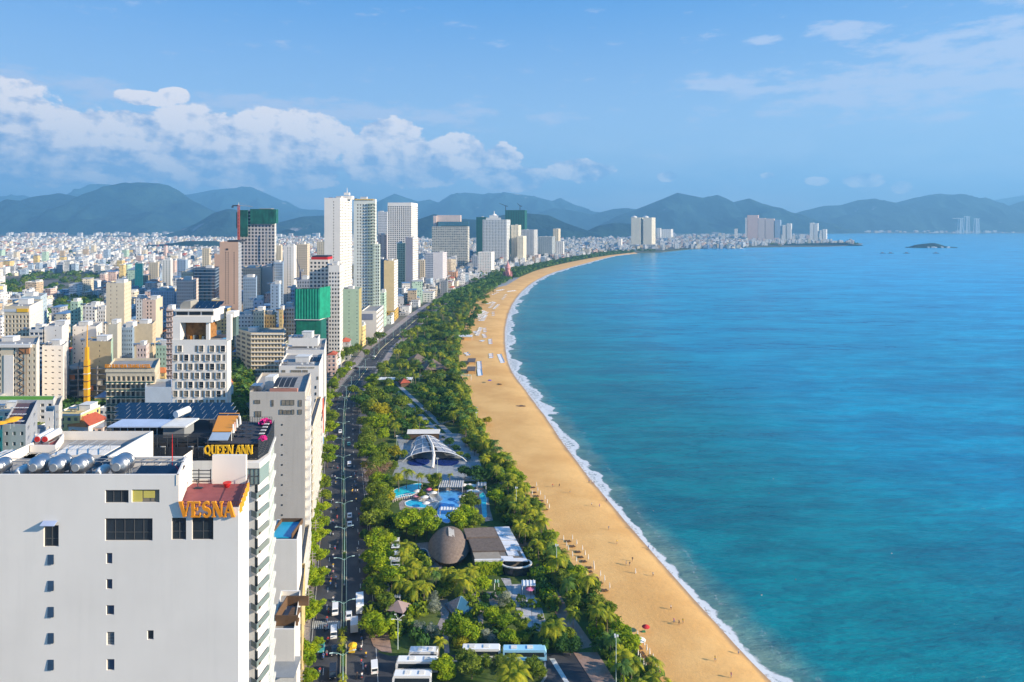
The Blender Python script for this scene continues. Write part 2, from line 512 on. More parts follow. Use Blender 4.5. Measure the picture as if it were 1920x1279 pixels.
def ridge(name, prof, Y, depth, sharp=1.0, seed=0, lift=0, kind='structure', m=None, slope_y=0.0):
 """terrain strip whose crest passes through the surveyed skyline points at distance Y"""
 prof = sorted(prof)
 px0, px1 = prof[0][0], prof[-1][0]
 nu, nv = max(50, int((px1 - px0) / 3)), 36
 vs, fs = [], []
 for i in range(nu + 1):
  px = px0 + (px1 - px0) * i / nu
  Yc = Y + slope_y * (px - px0)
  zc = max(2.0, za(interp(prof, px), Yc))
  xc = xa(px, Yc)
  for j in range(nv + 1):
   v = -1 + 2 * j / nv
   y = Yc + v * depth * (0.55 + 0.45 * min(1, zc / 300))
   q = Vector((xc * 0.0011 + seed, y * 0.0007, seed * 1.7))
   r = 1 - abs(noise.noise(q)) * 2
   r2 = 1 - abs(noise.noise(q * 3.1)) * 2
   prf = max(0.0, 1 - abs(v) ** sharp)
   k = prf + (0.36 * (r - .5) + 0.15 * (r2 - .5)) * (4 * prf * (1 - prf)) ** 0.8
   z = max(-3, zc * k - (6 if j in (0, nv) else 0))
   vs.append((xc * (1 + (y - Yc) / Yc * 0.0), y, z))
 W = nv + 1
 for i in range(nu):
  for j in range(nv):
   fs.append((i * W + j, (i + 1) * W + j, (i + 1) * W + j + 1, i * W + j + 1))
 o = mesh(name, vs, fs, m or hm_hazy, smooth=True)
 return tag(o, kind=kind)
ridge('mountain', [(-420, 400), (-300, 372), (-150, 385), (-60, 400), (0, 393), (60, 373), (110, 362), (160, 372), (200, 366), (230, 350), (262, 342), (300, 344), (330, 362), (362, 378),
(400, 398), (440, 425)], 9500, 1900, 1.1, 3.1)
ridge('mountain', [(-500, 380), (-200, 372), (-60, 382), (20, 368), (45, 366), (80, 378), (100, 370), (140, 361), (190, 345), (240, 352), (320, 372), (400, 356), (470, 350), (520, 372),
(560, 392), (640, 396), (690, 400), (760, 420)], 15500, 2500, 1.2, 7.7)
ridge('mountain', [(330, 435), (370, 418), (405, 398), (430, 392), (460, 396), (500, 412), (540, 430)], 6800, 600, 1.4, 1.2)
ridge('mountain', [(480, 434), (530, 416), (570, 406), (610, 404), (650, 412), (690, 425), (720, 434)], 7600, 700, 1.4, 5.2)
ridge('mountain', [(640, 420), (690, 392), (712, 376), (740, 363), (765, 372), (785, 378), (805, 374), (822, 380), (850, 364), (872, 361), (905, 364), (950, 361), (1000, 368), (1035, 377),
(1050, 371), (1075, 383), (1110, 396), (1150, 402), (1200, 425)], 14500, 2300, 1.2, 9.4)
ridge('mountain', [(940, 432), (1000, 402), (1040, 390), (1075, 395), (1110, 402), (1150, 392), (1175, 390), (1215, 396), (1260, 410), (1300, 430)], 11800, 1200, 1.2, 4.4)
ridge('mountain', [(760, 436), (785, 412), (815, 401), (850, 410), (900, 412), (950, 402), (990, 400), (1030, 404), (1060, 418), (1100, 432), (1120, 437)], 5600, 500, 1.3, 2.4)
ridge('mountain', [(1090, 438), (1120, 424), (1150, 418), (1190, 420), (1225, 430), (1250, 438)], 6200, 420, 1.3, 6.4)
ridge('mountain', [(1120, 424), (1160, 404), (1200, 390), (1240, 374), (1270, 361.5), (1292, 366), (1318, 371), (1345, 365.5), (1362, 372), (1375, 379), (1405, 372), (1430, 382), (1470, 394),
(1510, 408), (1560, 425), (1600, 436)], 9800, 1300, 1.15, 8.8)
ridge('mountain', [(1440, 432), (1480, 404), (1500, 397), (1545, 386), (1575, 385), (1610, 375), (1640, 373), (1680, 380), (1715, 371), (1760, 363.5), (1805, 366), (1840, 374), (1885, 388),
(1930, 374), (2000, 360), (2100, 380), (2300, 400), (2450, 430)], 11500, 1500, 1.15, 12.1)
ridge('mountain', [(1780, 400), (1850, 378), (1920, 366), (2000, 372), (2300, 400)], 17500, 1500, 1.2, 14.0)
ridge('rocky_shore', [(1425, 462), (1450, 458.5), (1500, 456.5), (1560, 455.5), (1585, 455), (1608, 460)], 3850, 110, 1.6, 2.2)
ridge('hill', [(240, 468), (280, 460), (320, 457), (350, 452), (400, 452), (430, 458), (470, 466)], 3400, 260, 1.6, 3.3)
isl = ridge('island', [(1704, 464.5), (1715, 459.5), (1728, 457.5), (1742, 456.3), (1752, 455.5), (1764, 459), (1775, 462.5), (1788, 464.6)], 3509, 60, 1.4, 21, lift=-2)
# ------------------------------------------------------------------ haze
hz = bpy.data.materials.new('haze_air')
hz.use_nodes = True
g = NT(hz.node_tree)
pv = g.n('ShaderNodeVolumePrincipled', i={'Color': (0.25, 0.61, 1.0, 1), 'Density': 0.000095, 'Anisotropy': 0.1})
g.n('ShaderNodeOutputMaterial', i={1: pv.outputs[0]})
tag(MB().box(-25000, 25000, -550, 20500, -9, 1400).build('haze', hz), kind='stuff')
# ------------------------------------------------------------------ building kit
RND = random.Random(7)
WHITE = mat('white_paint', (0.80, 0.745, 0.675), 0.6, 0.06, 0.10, stain=0.035)
WHITE2 = mat('off_white_paint', (0.70, 0.68, 0.64), 0.7, 0.1, 0.2, stain=0.14)
CREAM = mat('cream_paint', (0.68, 0.58, 0.42), 0.7, 0.1, 0.2, stain=0.12)
YELLOW = mat('yellow_paint', (0.68, 0.50, 0.22), 0.7, 0.1, 0.2, stain=0.12)
BEIGE = mat('beige_render', (0.56, 0.50, 0.43), 0.8, 0.07, 0.15, stain=0.08)
PEACH = mat('peach_render', (0.62, 0.40, 0.28), 0.8, 0.06, 0.15, stain=0.06)
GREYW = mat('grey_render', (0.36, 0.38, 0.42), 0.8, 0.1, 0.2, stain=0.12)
BLUEW = mat('blue_grey_and_shade', (0.30, 0.40, 0.52), 0.8, 0.1, 0.2, stain=0.1)  # blue-grey walls; on the shaded blocks the shade is put into this colour
PINK = mat('pinkish_render', (0.66, 0.52, 0.46), 0.8, 0.1, 0.2, stain=0.1)
PALEG = mat('pale_green_render', (0.42, 0.56, 0.42), 0.8, 0.1, 0.2, stain=0.1)
CONC = mat('raw_concrete', (0.34, 0.31, 0.28), 0.9, 0.2, 0.4, stain=0.2)
ROOFG = mat('roof_grey', (0.30, 0.29, 0.28), 0.9, 0.25, 0.3)
DARKM = mat('dark_metal', (0.03, 0.035, 0.045), 0.5, 0.1, 1.0)
GREYM = mat('grey_metal', (0.30, 0.32, 0.34), 0.45, 0.1, 1.0, metal=0.3)
STEEL = mat('stainless', (0.50, 0.50, 0.51), 0.32, 0.06, 2.0, metal=0.95)
NETG = mat('green_net', (0.010, 0.20, 0.13), 0.85, 0.35, 0.25, stain=0.3)
NETD = mat('dark_green_net', (0.01, 0.11, 0.09), 0.85, 0.3, 0.2, stain=0.2)
REDT = mat('red_tile', (0.42, 0.09, 0.045), 0.8, 0.2, 0.8)
ORANGET = mat('orange_tile', (0.62, 0.19, 0.05), 0.8, 0.2, 0.8)
ORANGE = mat('orange_paint', (0.72, 0.27, 0.02), 0.5, 0.05, 1)
GOLD = mat('gold_letters', (0.80, 0.46, 0.02), 0.45, 0.05, 1)
RED = mat('red_paint', (0.50, 0.02, 0.02), 0.5, 0.05, 1)
REDFLOOR = mat('red_floor', (0.27, 0.075, 0.075), 0.7, 0.2, 0.8)
PINKFL = mat('bougainvillea', (0.55, 0.02, 0.20), 0.8, 0.3, 2)
PV = mat('solar_panel', (0.006, 0.016, 0.04), 0.12, 0.2, 0.6, spec=0.6)
YCRANE = mat('crane_yellow', (0.72, 0.36, 0.01), 0.5, 0.1, 1)
TEALG = mat('teal_glass', (0.02, 0.22, 0.24), 0.15, 0.2, 0.1, spec=0.6)
BLUEG = mat('blue_glass', (0.03, 0.085, 0.16), 0.12, 0.3, 0.05, spec=0.6)
G1 = mat('window_glass', (0.025, 0.035, 0.045), 0.08, 0.3, 0.4, spec=0.6)
G2 = mat('curtained_glass', (0.26, 0.22, 0.165), 0.15, 0.4, 0.7, spec=0.5)
G3 = mat('blue_window_glass', (0.03, 0.07, 0.13), 0.08, 0.3, 0.4, spec=0.6)
GRAIL = mat('green_glass_rail', (0.17, 0.215, 0.21), 0.1, 0.1, 1, spec=0.6)
FRAME = mat('window_frame', (0.10, 0.10, 0.10), 0.5, 0.1, 1)
WFRAME = mat('white_frame', (0.66, 0.66, 0.64), 0.5, 0.1, 1)
BROWN = mat('brown_timber', (0.13, 0.075, 0.04), 0.7, 0.2, 1)
_W = {}
def win_mesh(w, h, style):
 key = (round(w, 2), round(h, 2), style)
 if key in _W:
  return _W[key]
 gm_ = {'d': G1, 'c': G2, 'b': G3, 't': TEALG}[style[0]]
 fm = WFRAME if 'w' in style else FRAME
 b = MB()
 b.quad((-w / 2, 0, 0), (w / 2, 0, 0), (w / 2, 0, h), (-w / 2, 0, h), 0)
 if 'f' in style:
  t = 0.07
  b.box(-w / 2, w / 2, -0.05, -0.005, 0, t, 1)
  b.box(-w / 2, w / 2, -0.05, -0.005, h - t, h, 1)
  b.box(-w / 2, -w / 2 + t, -0.05, -0.005, t, h - t, 1)
  b.box(w / 2 - t, w / 2, -0.05, -0.005, t, h - t, 1)
  nm = max(1, round(w / 1.3))
  for k in range(1, nm):
   x = -w / 2 + w * k / nm
   b.box(x - t / 2, x + t / 2, -0.045, -0.005, t, h - t, 1)
  if h > 1.9:
   b.box(-w / 2 + t, w / 2 - t, -0.04, -0.005, h * 0.36 - t / 2, h * 0.36 + t / 2, 1)
 me = bpy.data.meshes.new('window')
 me.from_pydata(b.v, [], b.f)
 me.materials.append(gm_)
 me.materials.append(fm)
 me.polygons.foreach_set('material_index', b.mi)
 _W[key] = me
 return me
class Bld:
 """one building: an empty with a wall part, windows and roof parts"""
 def __init__(s, name, label, cat, loc, group=None):
  s.loc = Vector((loc[0], loc[1], 0))
  s.root = empty(name, s.loc, 0, label, cat, group)
  s.wall = MB()
  s.wins = []
 def rel(s, p):
  return Vector((p[0] - s.loc.x, p[1] - s.loc.y, p[2] if len(p) > 2 else 0))
 def flat(s, p0, p1, z0, z1, mi=0):
  s.wall.quad((p0[0] - s.loc.x, p0[1] - s.loc.y, z0), (p1[0] - s.loc.x, p1[1] - s.loc.y, z0),
(p1[0] - s.loc.x, p1[1] - s.loc.y, z1), (p0[0] - s.loc.x, p0[1] - s.loc.y, z1), mi)
 def hole_cell(s, P, u0, u1, z0, z1, ow, oh, oz, dep, mi):
  """wall cell with one recessed opening; P(u, depth, z) -> point"""
  if ow <= 0:
   s.wall.quad(P(u0, 0, z0), P(u1, 0, z0), P(u1, 0, z1), P(u0, 0, z1), mi)
   return
  uc = (u0 + u1) / 2
  a, b = uc - ow / 2, uc + ow / 2
  c, d = z0 + oz, z0 + oz + oh
  q = s.wall.quad
  q(P(u0, 0, z0), P(u1, 0, z0), P(b, 0, c), P(a, 0, c), mi)
  q(P(u1, 0, z0), P(u1, 0, z1), P(b, 0, d), P(b, 0, c), mi)
  q(P(u1, 0, z1), P(u0, 0, z1), P(a, 0, d), P(b, 0, d), mi)
  q(P(u0, 0, z1), P(u0, 0, z0), P(a, 0, c), P(a, 0, d), mi)
  q(P(a, 0, c), P(b, 0, c), P(b, dep, c), P(a, dep, c), mi)
  q(P(b, 0, c), P(b, 0, d), P(b, dep, d), P(b, dep, c), mi)
  q(P(b, 0, d), P(a, 0, d), P(a, dep, d), P(b, dep, d), mi)
  q(P(a, 0, d), P(a, 0, c), P(a, dep, c), P(a, dep, d), mi)
 def facade(s, p0, p1, z0, z1, cols, rows, ww=0.5, wh=0.5, dep=0.35, st='dddcb', mi=0, oz=None, pad=0.0, padz=0.0, frame='', skip=None, cols_set=None, bands=None):
  p0, p1 = s.rel(p0), s.rel(p1)
  d = (p1 - p0)
  L = d.length
  d.normalize()
  nrm = Vector((d.y, -d.x, 0))
  ang = math.atan2(d.y, d.x)
  def P(u, dp, z):
   return (p0.x + d.x * u - nrm.x * dp, p0.y + d.y * u - nrm.y * dp, z)
  if pad > 0:
   s.wall.quad(P(0, 0, z0), P(pad, 0, z0), P(pad, 0, z1), P(0, 0, z1), mi)
   s.wall.quad(P(L - pad, 0, z0), P(L, 0, z0), P(L, 0, z1), P(L - pad, 0, z1), mi)
  zt = z1 - padz
  if padz > 0:
   s.wall.quad(P(pad, 0, zt), P(L - pad, 0, zt), P(L - pad, 0, z1), P(pad, 0, z1), mi)
  cw, fh = (L - 2 * pad) / cols, (zt - z0) / rows
  for r in range(rows):
   for c in range(cols):
    u0, za_ = pad + c * cw, z0 + r * fh
    ow, oh = ww * cw, wh * fh
    if (cols_set is not None and c not in cols_set) or (skip and skip(r, c)):
     ow = 0
    s.hole_cell(P, u0, u0 + cw, za_, za_ + fh, ow, oh, fh * (0.5 * (1 - wh) if oz is None else oz), dep, mi)
    if ow > 0:
     x, y, z = P(u0 + cw / 2, dep, za_ + fh * (0.5 * (1 - wh) if oz is None else oz))
     s.wins.append(((x, y, z), ang, ow, oh, RND.choice(st) + frame))
  if bands:
   proud, th, bmi = bands
   for r in range(rows + 1):
    z = z0 + r * fh
    a, b = P(-0.02, -proud, 0), P(L + 0.02, -proud, 0)
    c_, e = P(L + 0.02, -0.01, 0), P(-0.02, -0.01, 0)
    s.wall.add([(q[0], q[1], zz) for zz in (z - th / 2, z + th / 2) for q in (a, b, c_, e)],
[(0, 3, 2, 1), (4, 5, 6, 7), (0, 1, 5, 4), (1, 2, 6, 5), (2, 3, 7, 6), (3, 0, 4, 7)], bmi)
 def roof(s, fp, z, par=1.1, t=0.3, mi=1, wmi=0):
  pts = [s.rel(p) for p in fp]
  n = len(pts)
  c = sum(pts, Vector()) / n
  s.wall.add([(p.x, p.y, z - par) for p in pts], [tuple(range(n))], mi)
  ins = [p + (c - p).normalized() * t * 1.4 for p in pts]
  s.wall.add([(p.x, p.y, z) for p in pts] + [(p.x, p.y, z) for p in ins] + [(p.x, p.y, z - par) for p in ins],
[(i, (i + 1) % n, n + (i + 1) % n, n + i) for i in range(n)] + [(n + i, n + (i + 1) % n, 2 * n + (i + 1) % n, 2 * n + i) for i in range(n)], wmi)
 def part(s, name, b, m):
  return b.build(name, m, s.root)
 def done(s, mats, wname='wall', limit=100):
  w_ = s.wall.build(wname, mats, s.root)
  s.wins.sort(key=lambda q: -q[2] * q[3])
  if len(s.wins) > limit:
   s.wins.sort(key=lambda q: (-round(q[2] * q[3], 1), -q[0][2]))
  for q in s.wins[:limit]:
   o = bpy.data.objects.new('window', win_mesh(q[2], q[3], q[4]))
   COL.objects.link(o)
   o.parent = s.root
   o.location = q[0]
   o.rotation_euler = (0, 0, q[1])
  rest = s.wins[limit:]
  if rest:
   b = MB()
   for (x, y, z), a, ow, oh, stl in rest:
    cx_, sx_ = math.cos(a) * ow / 2, math.sin(a) * ow / 2
    b.quad((x - cx_, y - sx_, z), (x + cx_, y + sx_, z), (x + cx_, y + sx_, z + oh), (x - cx_, y - sx_, z + oh), 'dcbt'.index(stl[0]))
   o = b.build('window', [G1, G2, G3, TEALG], s.root)
   o['kind'] = 'stuff'
  return s.root
def roof_kit(B, fp, z, seed, hut=WHITE2, tank=True, pv=0):
 """stair hut, water tanks and air conditioning on a flat roof"""
 r = random.Random(seed)
 pts = [B.rel(p) for p in fp]
 x0, x1 = min(p.x for p in pts), max(p.x for p in pts)
 y0, y1 = min(p.y for p in pts), max(p.y for p in pts)
 W_, D_ = x1 - x0, y1 - y0
 z -= 1.1
 hx, hy = x0 + W_ * r.uniform(.25, .5), y0 + D_ * r.uniform(.4, .55)
 b = MB()
 hw, hd, hh = min(7, W_ * .3), min(6, D_ * .35), r.uniform(2.6, 3.6)
 b.box(hx, hx + hw, hy, hy + hd, z, z + hh)
 b.box(hx - .2, hx + hw + .2, hy - .2, hy + hd + .2, z + hh, z + hh + .2)
 B.part('stair_hut', b, hut)
 if tank:
  for k in range(r.choice((1, 2, 2, 3))):
   tx, ty = x0 + W_ * (.12 + .16 * k), y0 + D_ * r.uniform(.2, .35)
   b = MB()
   b.tube((tx - .9, ty, z + 1.5), (tx + 1.2, ty, z + 1.5), .75, .75, 12)
   for q in (-.7, 1.0):
    b.box(tx + q - .06, tx + q + .06, ty - .6, ty + .6, z, z + .95)
   B.part('water_tank', b, STEEL)
 for k in range(r.choice((2, 3, 4))):
  b = MB()
  ax, ay = x0 + W_ * (.58 + .09 * k), y0 + D_ * r.uniform(.18, .3)
  b.box(ax, ax + .95, ay, ay + .5, z + .12, z + .95)
  b.box(ax + .05, ax + .2, ay + .03, ay + .47, z, z + .12)
  b.box(ax + .75, ax + .9, ay + .03, ay + .47, z, z + .12)
  B.part('air_conditioner', b, WFRAME)
 if pv:
  for k in range(pv):
   b = MB()
   px_ = x0 + W_ * .55 + k * 2.2
   b.add([(px_, y0 + D_ * .45, z + .5), (px_ + 2, y0 + D_ * .45, z + .5), (px_ + 2, y0 + D_ * .45 + 3, z + 1.9), (px_, y0 + D_ * .45 + 3, z + 1.9),
(px_, y0 + D_ * .45, z + .44), (px_ + 2, y0 + D_ * .45, z + .44), (px_ + 2, y0 + D_ * .45 + 3, z + 1.84), (px_, y0 + D_ * .45 + 3, z + 1.84)],
[(0, 1, 2, 3), (7, 6, 5, 4), (0, 4, 5, 1), (1, 5, 6, 2), (2, 6, 7, 3), (3, 7, 4, 0)])
   b.box(px_ + .9, px_ + 1.0, y0 + D_ * .45 + 2.8, y0 + D_ * .45 + 2.9, z, z + 1.75)
   B.part('solar_panel', b, PV)
def footprint(px0, px1, Y, depth, px2=None, x3=None):
 a, b = xa(px0, Y), xa(px1, Y)
 c = xa(px2, Y + depth) if px2 else b
 return [(a, Y), (b, Y), (c, Y + depth), (a + c - b if x3 is None else x3, Y + depth)]
TFP = []
LANDMARKS = []
def tower(name, label, px0, px1, ytop, Y, depth, px2, wm, fh=3.4, cols=6, scols=4, ww=.5, wh=.5, sww=None, swh=None, st='dddcb', dep=.35, cat='tower', roofm=None, padz=1.2,
kit=True, z0=0.0, bands=None, pad=0.0, frame='', front=True, side=True, group=None, swm=None, skip=None, sskip=None, pv=0, cols_set=None, scset=None, left=None, extra=None, par=1.1, land=None, trim=None, x3=None):
 fp = footprint(px0, px1, Y, depth, px2, x3)
 zt = za(ytop, Y)
 TFP.append((min(q[0] for q in fp), max(q[0] for q in fp), Y, Y + depth))
 B = Bld(name, label, cat, ((fp[0][0] + fp[1][0]) / 2, Y + depth / 2), group)
 rows = max(1, round((zt - z0 - padz) / fh))
 sm = 2 if swm else 0
 if front:
  B.facade(fp[0], fp[1], z0, zt, cols, rows, ww, wh, dep, st, 0, None, pad, padz, frame, skip, cols_set, bands)
 else:
  B.flat(fp[0], fp[1], z0, zt)
 if side:
  B.facade(fp[1], fp[2], z0, zt, scols, rows, sww or ww, swh or wh, dep, st, sm, None, pad, padz, frame, sskip, scset, bands)
 else:
  B.flat(fp[1], fp[2], z0, zt, sm)
 B.flat(fp[2], fp[3], z0, zt)
 if left:
  B.facade(fp[3], fp[0], z0, zt, left, rows, ww, wh, dep, st, 0, None, pad, padz, frame)
 else:
  B.flat(fp[3], fp[0], z0, zt)
 B.roof(fp, zt, par)
 if kit:
  roof_kit(B, fp, zt, hash_(label), pv=pv)
 if extra:
  extra(B, fp, zt)
 r = B.done([wm, roofm or ROOFG] + [swm or wm, trim or wm])
 if land:
  LANDMARKS.append((land, (px0 + px1) / 2, ytop))
 return r
def hash_(s):
 v = 7
 for ch in s:
  v = (v * 31 + ord(ch)) % 1000003
 return v
# ------------------------------------------------------------------ lettering
def letter_shape(ch):
 """strokes: list of (points, half-widths), letter box 0..w by 0..1"""
 T, t = 0.115, 0.05
 S_ = []
 def st(p, q, a=T, b=None):
  S_.append(([p, q], a, b if b is not None else a))
 def ser(x, y, w=0.14):
  S_.append(([(x - w, y), (x + w, y)], .035, .035))
 def arc(cx, cy, rx, ry, a0, a1, w0, w1=None, n=14):
  pts = [(cx + rx * math.cos(math.radians(a0 + (a1 - a0) * k / n)), cy + ry * math.sin(math.radians(a0 + (a1 - a0) * k / n))) for k in range(n + 1)]
  S_.append((pts, w0, w1 if w1 is not None else w0))
 W_ = 0.8
 if ch == 'V':
  st((.12, .97), (.42, .03)); st((.42, .03), (.70, .97), t); ser(.13, .965); ser(.70, .965, .12)
 elif ch == 'A':
  st((.40, .97), (.12, .03), t); st((.40, .97), (.70, .03)); st((.22, .33), (.58, .33), t); ser(.12, .035, .12); ser(.70, .035)
 elif ch == 'E':
  st((.2, .03), (.2, .97)); st((.2, .95), (.65, .95), t); st((.2, .05), (.68, .05), t); st((.2, .52), (.5, .52), t); st((.65, .95), (.65, .74), .04); st((.68, .05), (.68, .27), .04); st((.5, .62), (.5, .42), .035); ser(.14, .965, .1); ser(.14, .035, .1); W_ = .76
 elif ch == 'N':
  st((.15, .03), (.15, .97), t); st((.15, .97), (.68, .03)); st((.68, .03), (.68, .97), t); ser(.15, .035, .12); ser(.10, .965, .12); ser(.68, .965, .12)
 elif ch == 'U':
  st((.2, .97), (.2, .35)); arc(.43, .33, .23, .28, 180, 360, .09, t); st((.66, .33), (.66, .97), t); ser(.2, .965, .15); ser(.66, .965, .12)
 elif ch == 'S':
  arc(.38, .73, .21, .22, 20, 270, .06, .12); arc(.38, .28, .23, .23, 90, -160, .12, .06); W_ = .74
 elif ch == 'Q':
  arc(.42, .5, .31, .42, 60, 240, .06, .11); arc(.42, .5, .31, .42, 240, 420, .07, .10); st((.45, .2), (.78, -.14), .07); W_ = .9
 return S_, W_
def serif_sign(text, height, depth, m, parent, origin, adv=1.0, rz=0.0, stretch=1.0):
 x = 0.0
 R_z = Matrix.Rotation(rz, 3, 'Z')
 for ch in text:
  if ch == ' ':
   x += .28 * height * stretch
   continue
  S_, W_ = letter_shape(ch)
  b = MB()
  for i, (pts, w0, w1) in enumerate(S_):
   n = len(pts)
   Lp, Rp = [], []
   for k, p in enumerate(pts):
    a = Vector(pts[max(0, k - 1)])
    c = Vector(pts[min(n - 1, k + 1)])
    d = (c - a).normalized()
    w_ = w0 + (w1 - w0) * k / (n - 1)
    Lp.append((p[0] - d.y * w_, p[1] + d.x * w_))
    Rp.append((p[0] + d.y * w_, p[1] - d.x * w_))
   yo = 0.003 * i
   vs = []
   for yy in (-depth / 2 - yo, depth / 2 + yo):
    for q in Lp + Rp:
     vs.append((q[0] * height * stretch, yy, q[1] * height))
   fs = []
   for k in range(n - 1):
    fs += [(k, n + k, n + k + 1, k + 1), (2 * n + k, 2 * n + k + 1, 3 * n + k + 1, 3 * n + k), (k, k + 1, 2 * n + k + 1, 2 * n + k), (n + k, 3 * n + k, 3 * n + k + 1, n + k + 1)]
   fs += [(0, 2 * n, 3 * n, n), (n - 1, 2 * n - 1, 4 * n - 1, 3 * n - 1)]
   b.add(vs, fs)
  o = b.build('letter', m, parent)
  o.location = Vector(origin) + R_z @ Vector((x, 0, 0))
  o.rotation_euler = (0, 0, rz)
  x += W_ * height * adv * stretch
 return x
def plain_sign(text, size, m, parent, origin, depth=.15, name='lettering', fit=None, rz=0.0, bold=0.02):
 cu = bpy.data.curves.new('txt', 'FONT')
 cu.body = text
 cu.size = size
 cu.extrude = depth / 2
 cu.offset = bold * size
 cu.resolution_u = 2
 t = bpy.data.objects.new('txt', cu)
 COL.objects.link(t)
 dg = bpy.context.evaluated_depsgraph_get()
 me = bpy.data.meshes.new_from_object(t.evaluated_get(dg))
 bpy.data.objects.remove(t)
 xs_ = [v.co.x for v in me.vertices]
 k = fit / (max(xs_) - min(xs_)) if fit else 1
 for v in me.vertices:
  v.co = Vector(((v.co.x - min(xs_)) * k, -v.co.z, v.co.y))
 me.materials.clear()
 me.materials.append(m)
 o = bpy.data.objects.new(name, me)
 COL.objects.link(o)
 o.parent = parent
 o.location = origin
 o.rotation_euler = (0, 0, rz)
 return o
SKIN = mat('skin', (.38, .21, .13), .6, .05, 3)
HAIR = mat('hair_black', (.02, .015, .012), .6, .05, 3)
CLOTH = {n: mat('cloth_' + n, c, .85, .1, 3) for n, c in dict(white=(.75, .74, .72), red=(.5, .03, .03), blue=(.05, .14, .40), black=(.03, .03, .035), yellow=(.7, .45, .03), grey=(.25, .25, .27), pink=(.6, .25, .3), green=(.05, .25, .1)).items()}
PM, PBASE = {}, {}
def skinned(verts, edges, radii, levels=1):
 me = bpy.data.meshes.new('b')
 me.from_pydata(verts, edges, [])
 o = bpy.data.objects.new('b', me)
 COL.objects.link(o)
 sk = o.modifiers.new('s', 'SKIN')
 for i, r in enumerate(radii):
  me.skin_vertices[0].data[i].radius = (r, r)
  me.skin_vertices[0].data[i].use_root = (i == 0)
 o.modifiers.new('u', 'SUBSURF').levels = levels
 dg = bpy.context.evaluated_depsgraph_get()
 r = bpy.data.meshes.new_from_object(o.evaluated_get(dg))
 bpy.data.objects.remove(o)
 return r
def person_mesh(pose, top, legs):
 key = (pose, top, legs)
 if key in PM:
  return PM[key]
 if pose == 'ride':
  V = [(0, -.1, .82), (0, -.12, 1.0), (0, -.06, 1.25), (0, -.02, 1.36), (0, 0, 1.46), (0, .02, 1.60),
(.19, -.05, 1.30), (.27, .14, 1.10), (.28, .40, 1.06), (-.19, -.05, 1.30), (-.27, .14, 1.10), (-.28, .40, 1.06),
(.12, -.06, .80), (.17, .34, .74), (.15, .22, .36), (.15, .34, .32), (-.12, -.06, .80), (-.17, .34, .74), (-.15, .22, .36), (-.15, .34, .32)]
 else:
  k = .28 if pose == 'walk' else .06
  V = [(0, 0, .92), (0, 0, 1.1), (0, 0, 1.3), (0, 0, 1.43), (0, 0, 1.5), (0, .02, 1.63),
(.19, 0, 1.38), (.25, -k * .5, 1.12), (.25, -k * .3, .86), (-.19, 0, 1.38), (-.25, k * .5, 1.12), (-.25, k, .88),
(.1, 0, .88), (.11, k * .7, .48), (.11, k * .55, .07), (.11, k * .55 + .14, .04), (-.1, 0, .88), (-.11, -k * .3, .48), (-.11, -k * 1.1, .09), (-.11, -k * 1.1 + .14, .04)]
 E = [(0, 1), (1, 2), (2, 3), (3, 4), (4, 5), (2, 6), (6, 7), (7, 8), (2, 9), (9, 10), (10, 11), (0, 12), (12, 13), (13, 14), (14, 15), (0, 16), (16, 17), (17, 18), (18, 19)]
 R_ = [.14, .13, .16, .08, .055, .105, .065, .045, .035, .065, .045, .035, .09, .06, .042, .035, .09, .06, .042, .035]
 if pose not in PBASE:
  PBASE[pose] = skinned(V, E, R_)
 me = PBASE[pose].copy()
 me.name = 'person'
 for m_ in (SKIN, CLOTH[top], CLOTH[legs], HAIR):
  me.materials.append(m_)
 zh = V[5][2]
 for p_ in me.polygons:
  c = p_.center
  z = c.z
  if z > zh + .03 or (z > zh - .05 and c.y < V[5][1] - .03):
   p_.material_index = 3
  elif z > V[3][2] - .02:
   p_.material_index = 0
  elif pose == 'ride':
   p_.material_index = 2 if (z < .9 and z > .42) else (0 if z <= .42 or (abs(c.x) > .2 and c.y > .25) else 1)
  else:
   p_.material_index = (0 if (abs(c.x) > .21 and z < 1.12) or z < .5 else (1 if z > .95 else 2))
 PM[key] = me
 return me
for p_ in ('ride', 'walk', 'stand'):
 person_mesh(p_, 'white', 'black')
# ------------------------------------------------------------------ nearest hotel: white slab block with the VESNA letters
def storage_tank(name, x, y, z, r, L, label, parent=None, ends=STEEL, body=STEEL):
 t = empty(name, (x, y, z), 0, label, 'water tank', 'steel water tanks on the white hotel roof')
 b = MB()
 prof = [(0.001, 0), (r * .35, .02), (r * .4, .10), (r * .72, .30), (r * .95, .62), (r, .85), (r, L - .85), (r * .95, L - .62), (r * .72, L - .3), (r * .35, L - .1), (.001, L - .08)]
 vs, n = [], 28
 for rr, yy in prof:
  for k in range(n):
   a = 2 * math.pi * k / n
   vs.append((rr * math.cos(a), yy, r + .25 + rr * math.sin(a)))
 fs = [(j * n + k, j * n + (k + 1) % n, (j + 1) * n + (k + 1) % n, (j + 1) * n + k) for j in range(len(prof) - 1) for k in range(n)]
 b.add(vs, fs)
 for q in (.9, L / 3, L * 2 / 3, L - .9):
  b.tube((0, q - .03, r + .25), (0, q + .03, r + .25), r * 1.015, r * 1.015, 28)
 b.build('tank_body', body, t, smooth=True)
 b = MB()
 b.tube((0, -.06, r + .25), (0, .05, r + .25), r * .42, r * .46, 20)
 b.build('hatch', GREYM, t)
 for q in (.8, L - .9):
  b = MB()
  b.box(-r * .75, r * .75, q - .06, q + .06, 0, .12)
  b.box(-r * .7, -r * .58, q - .06, q + .06, .12, .85)
  b.box(r * .58, r * .7, q - .06, q + .06, .12, .85)
  b.build('cradle', GREYM, t)
 return t
YV = 95.0
sxv = lambda px: xa(px, YV)
zv = lambda py: za(py, YV)
XL, XM, XR = sxv(-70), sxv(335), sxv(447)
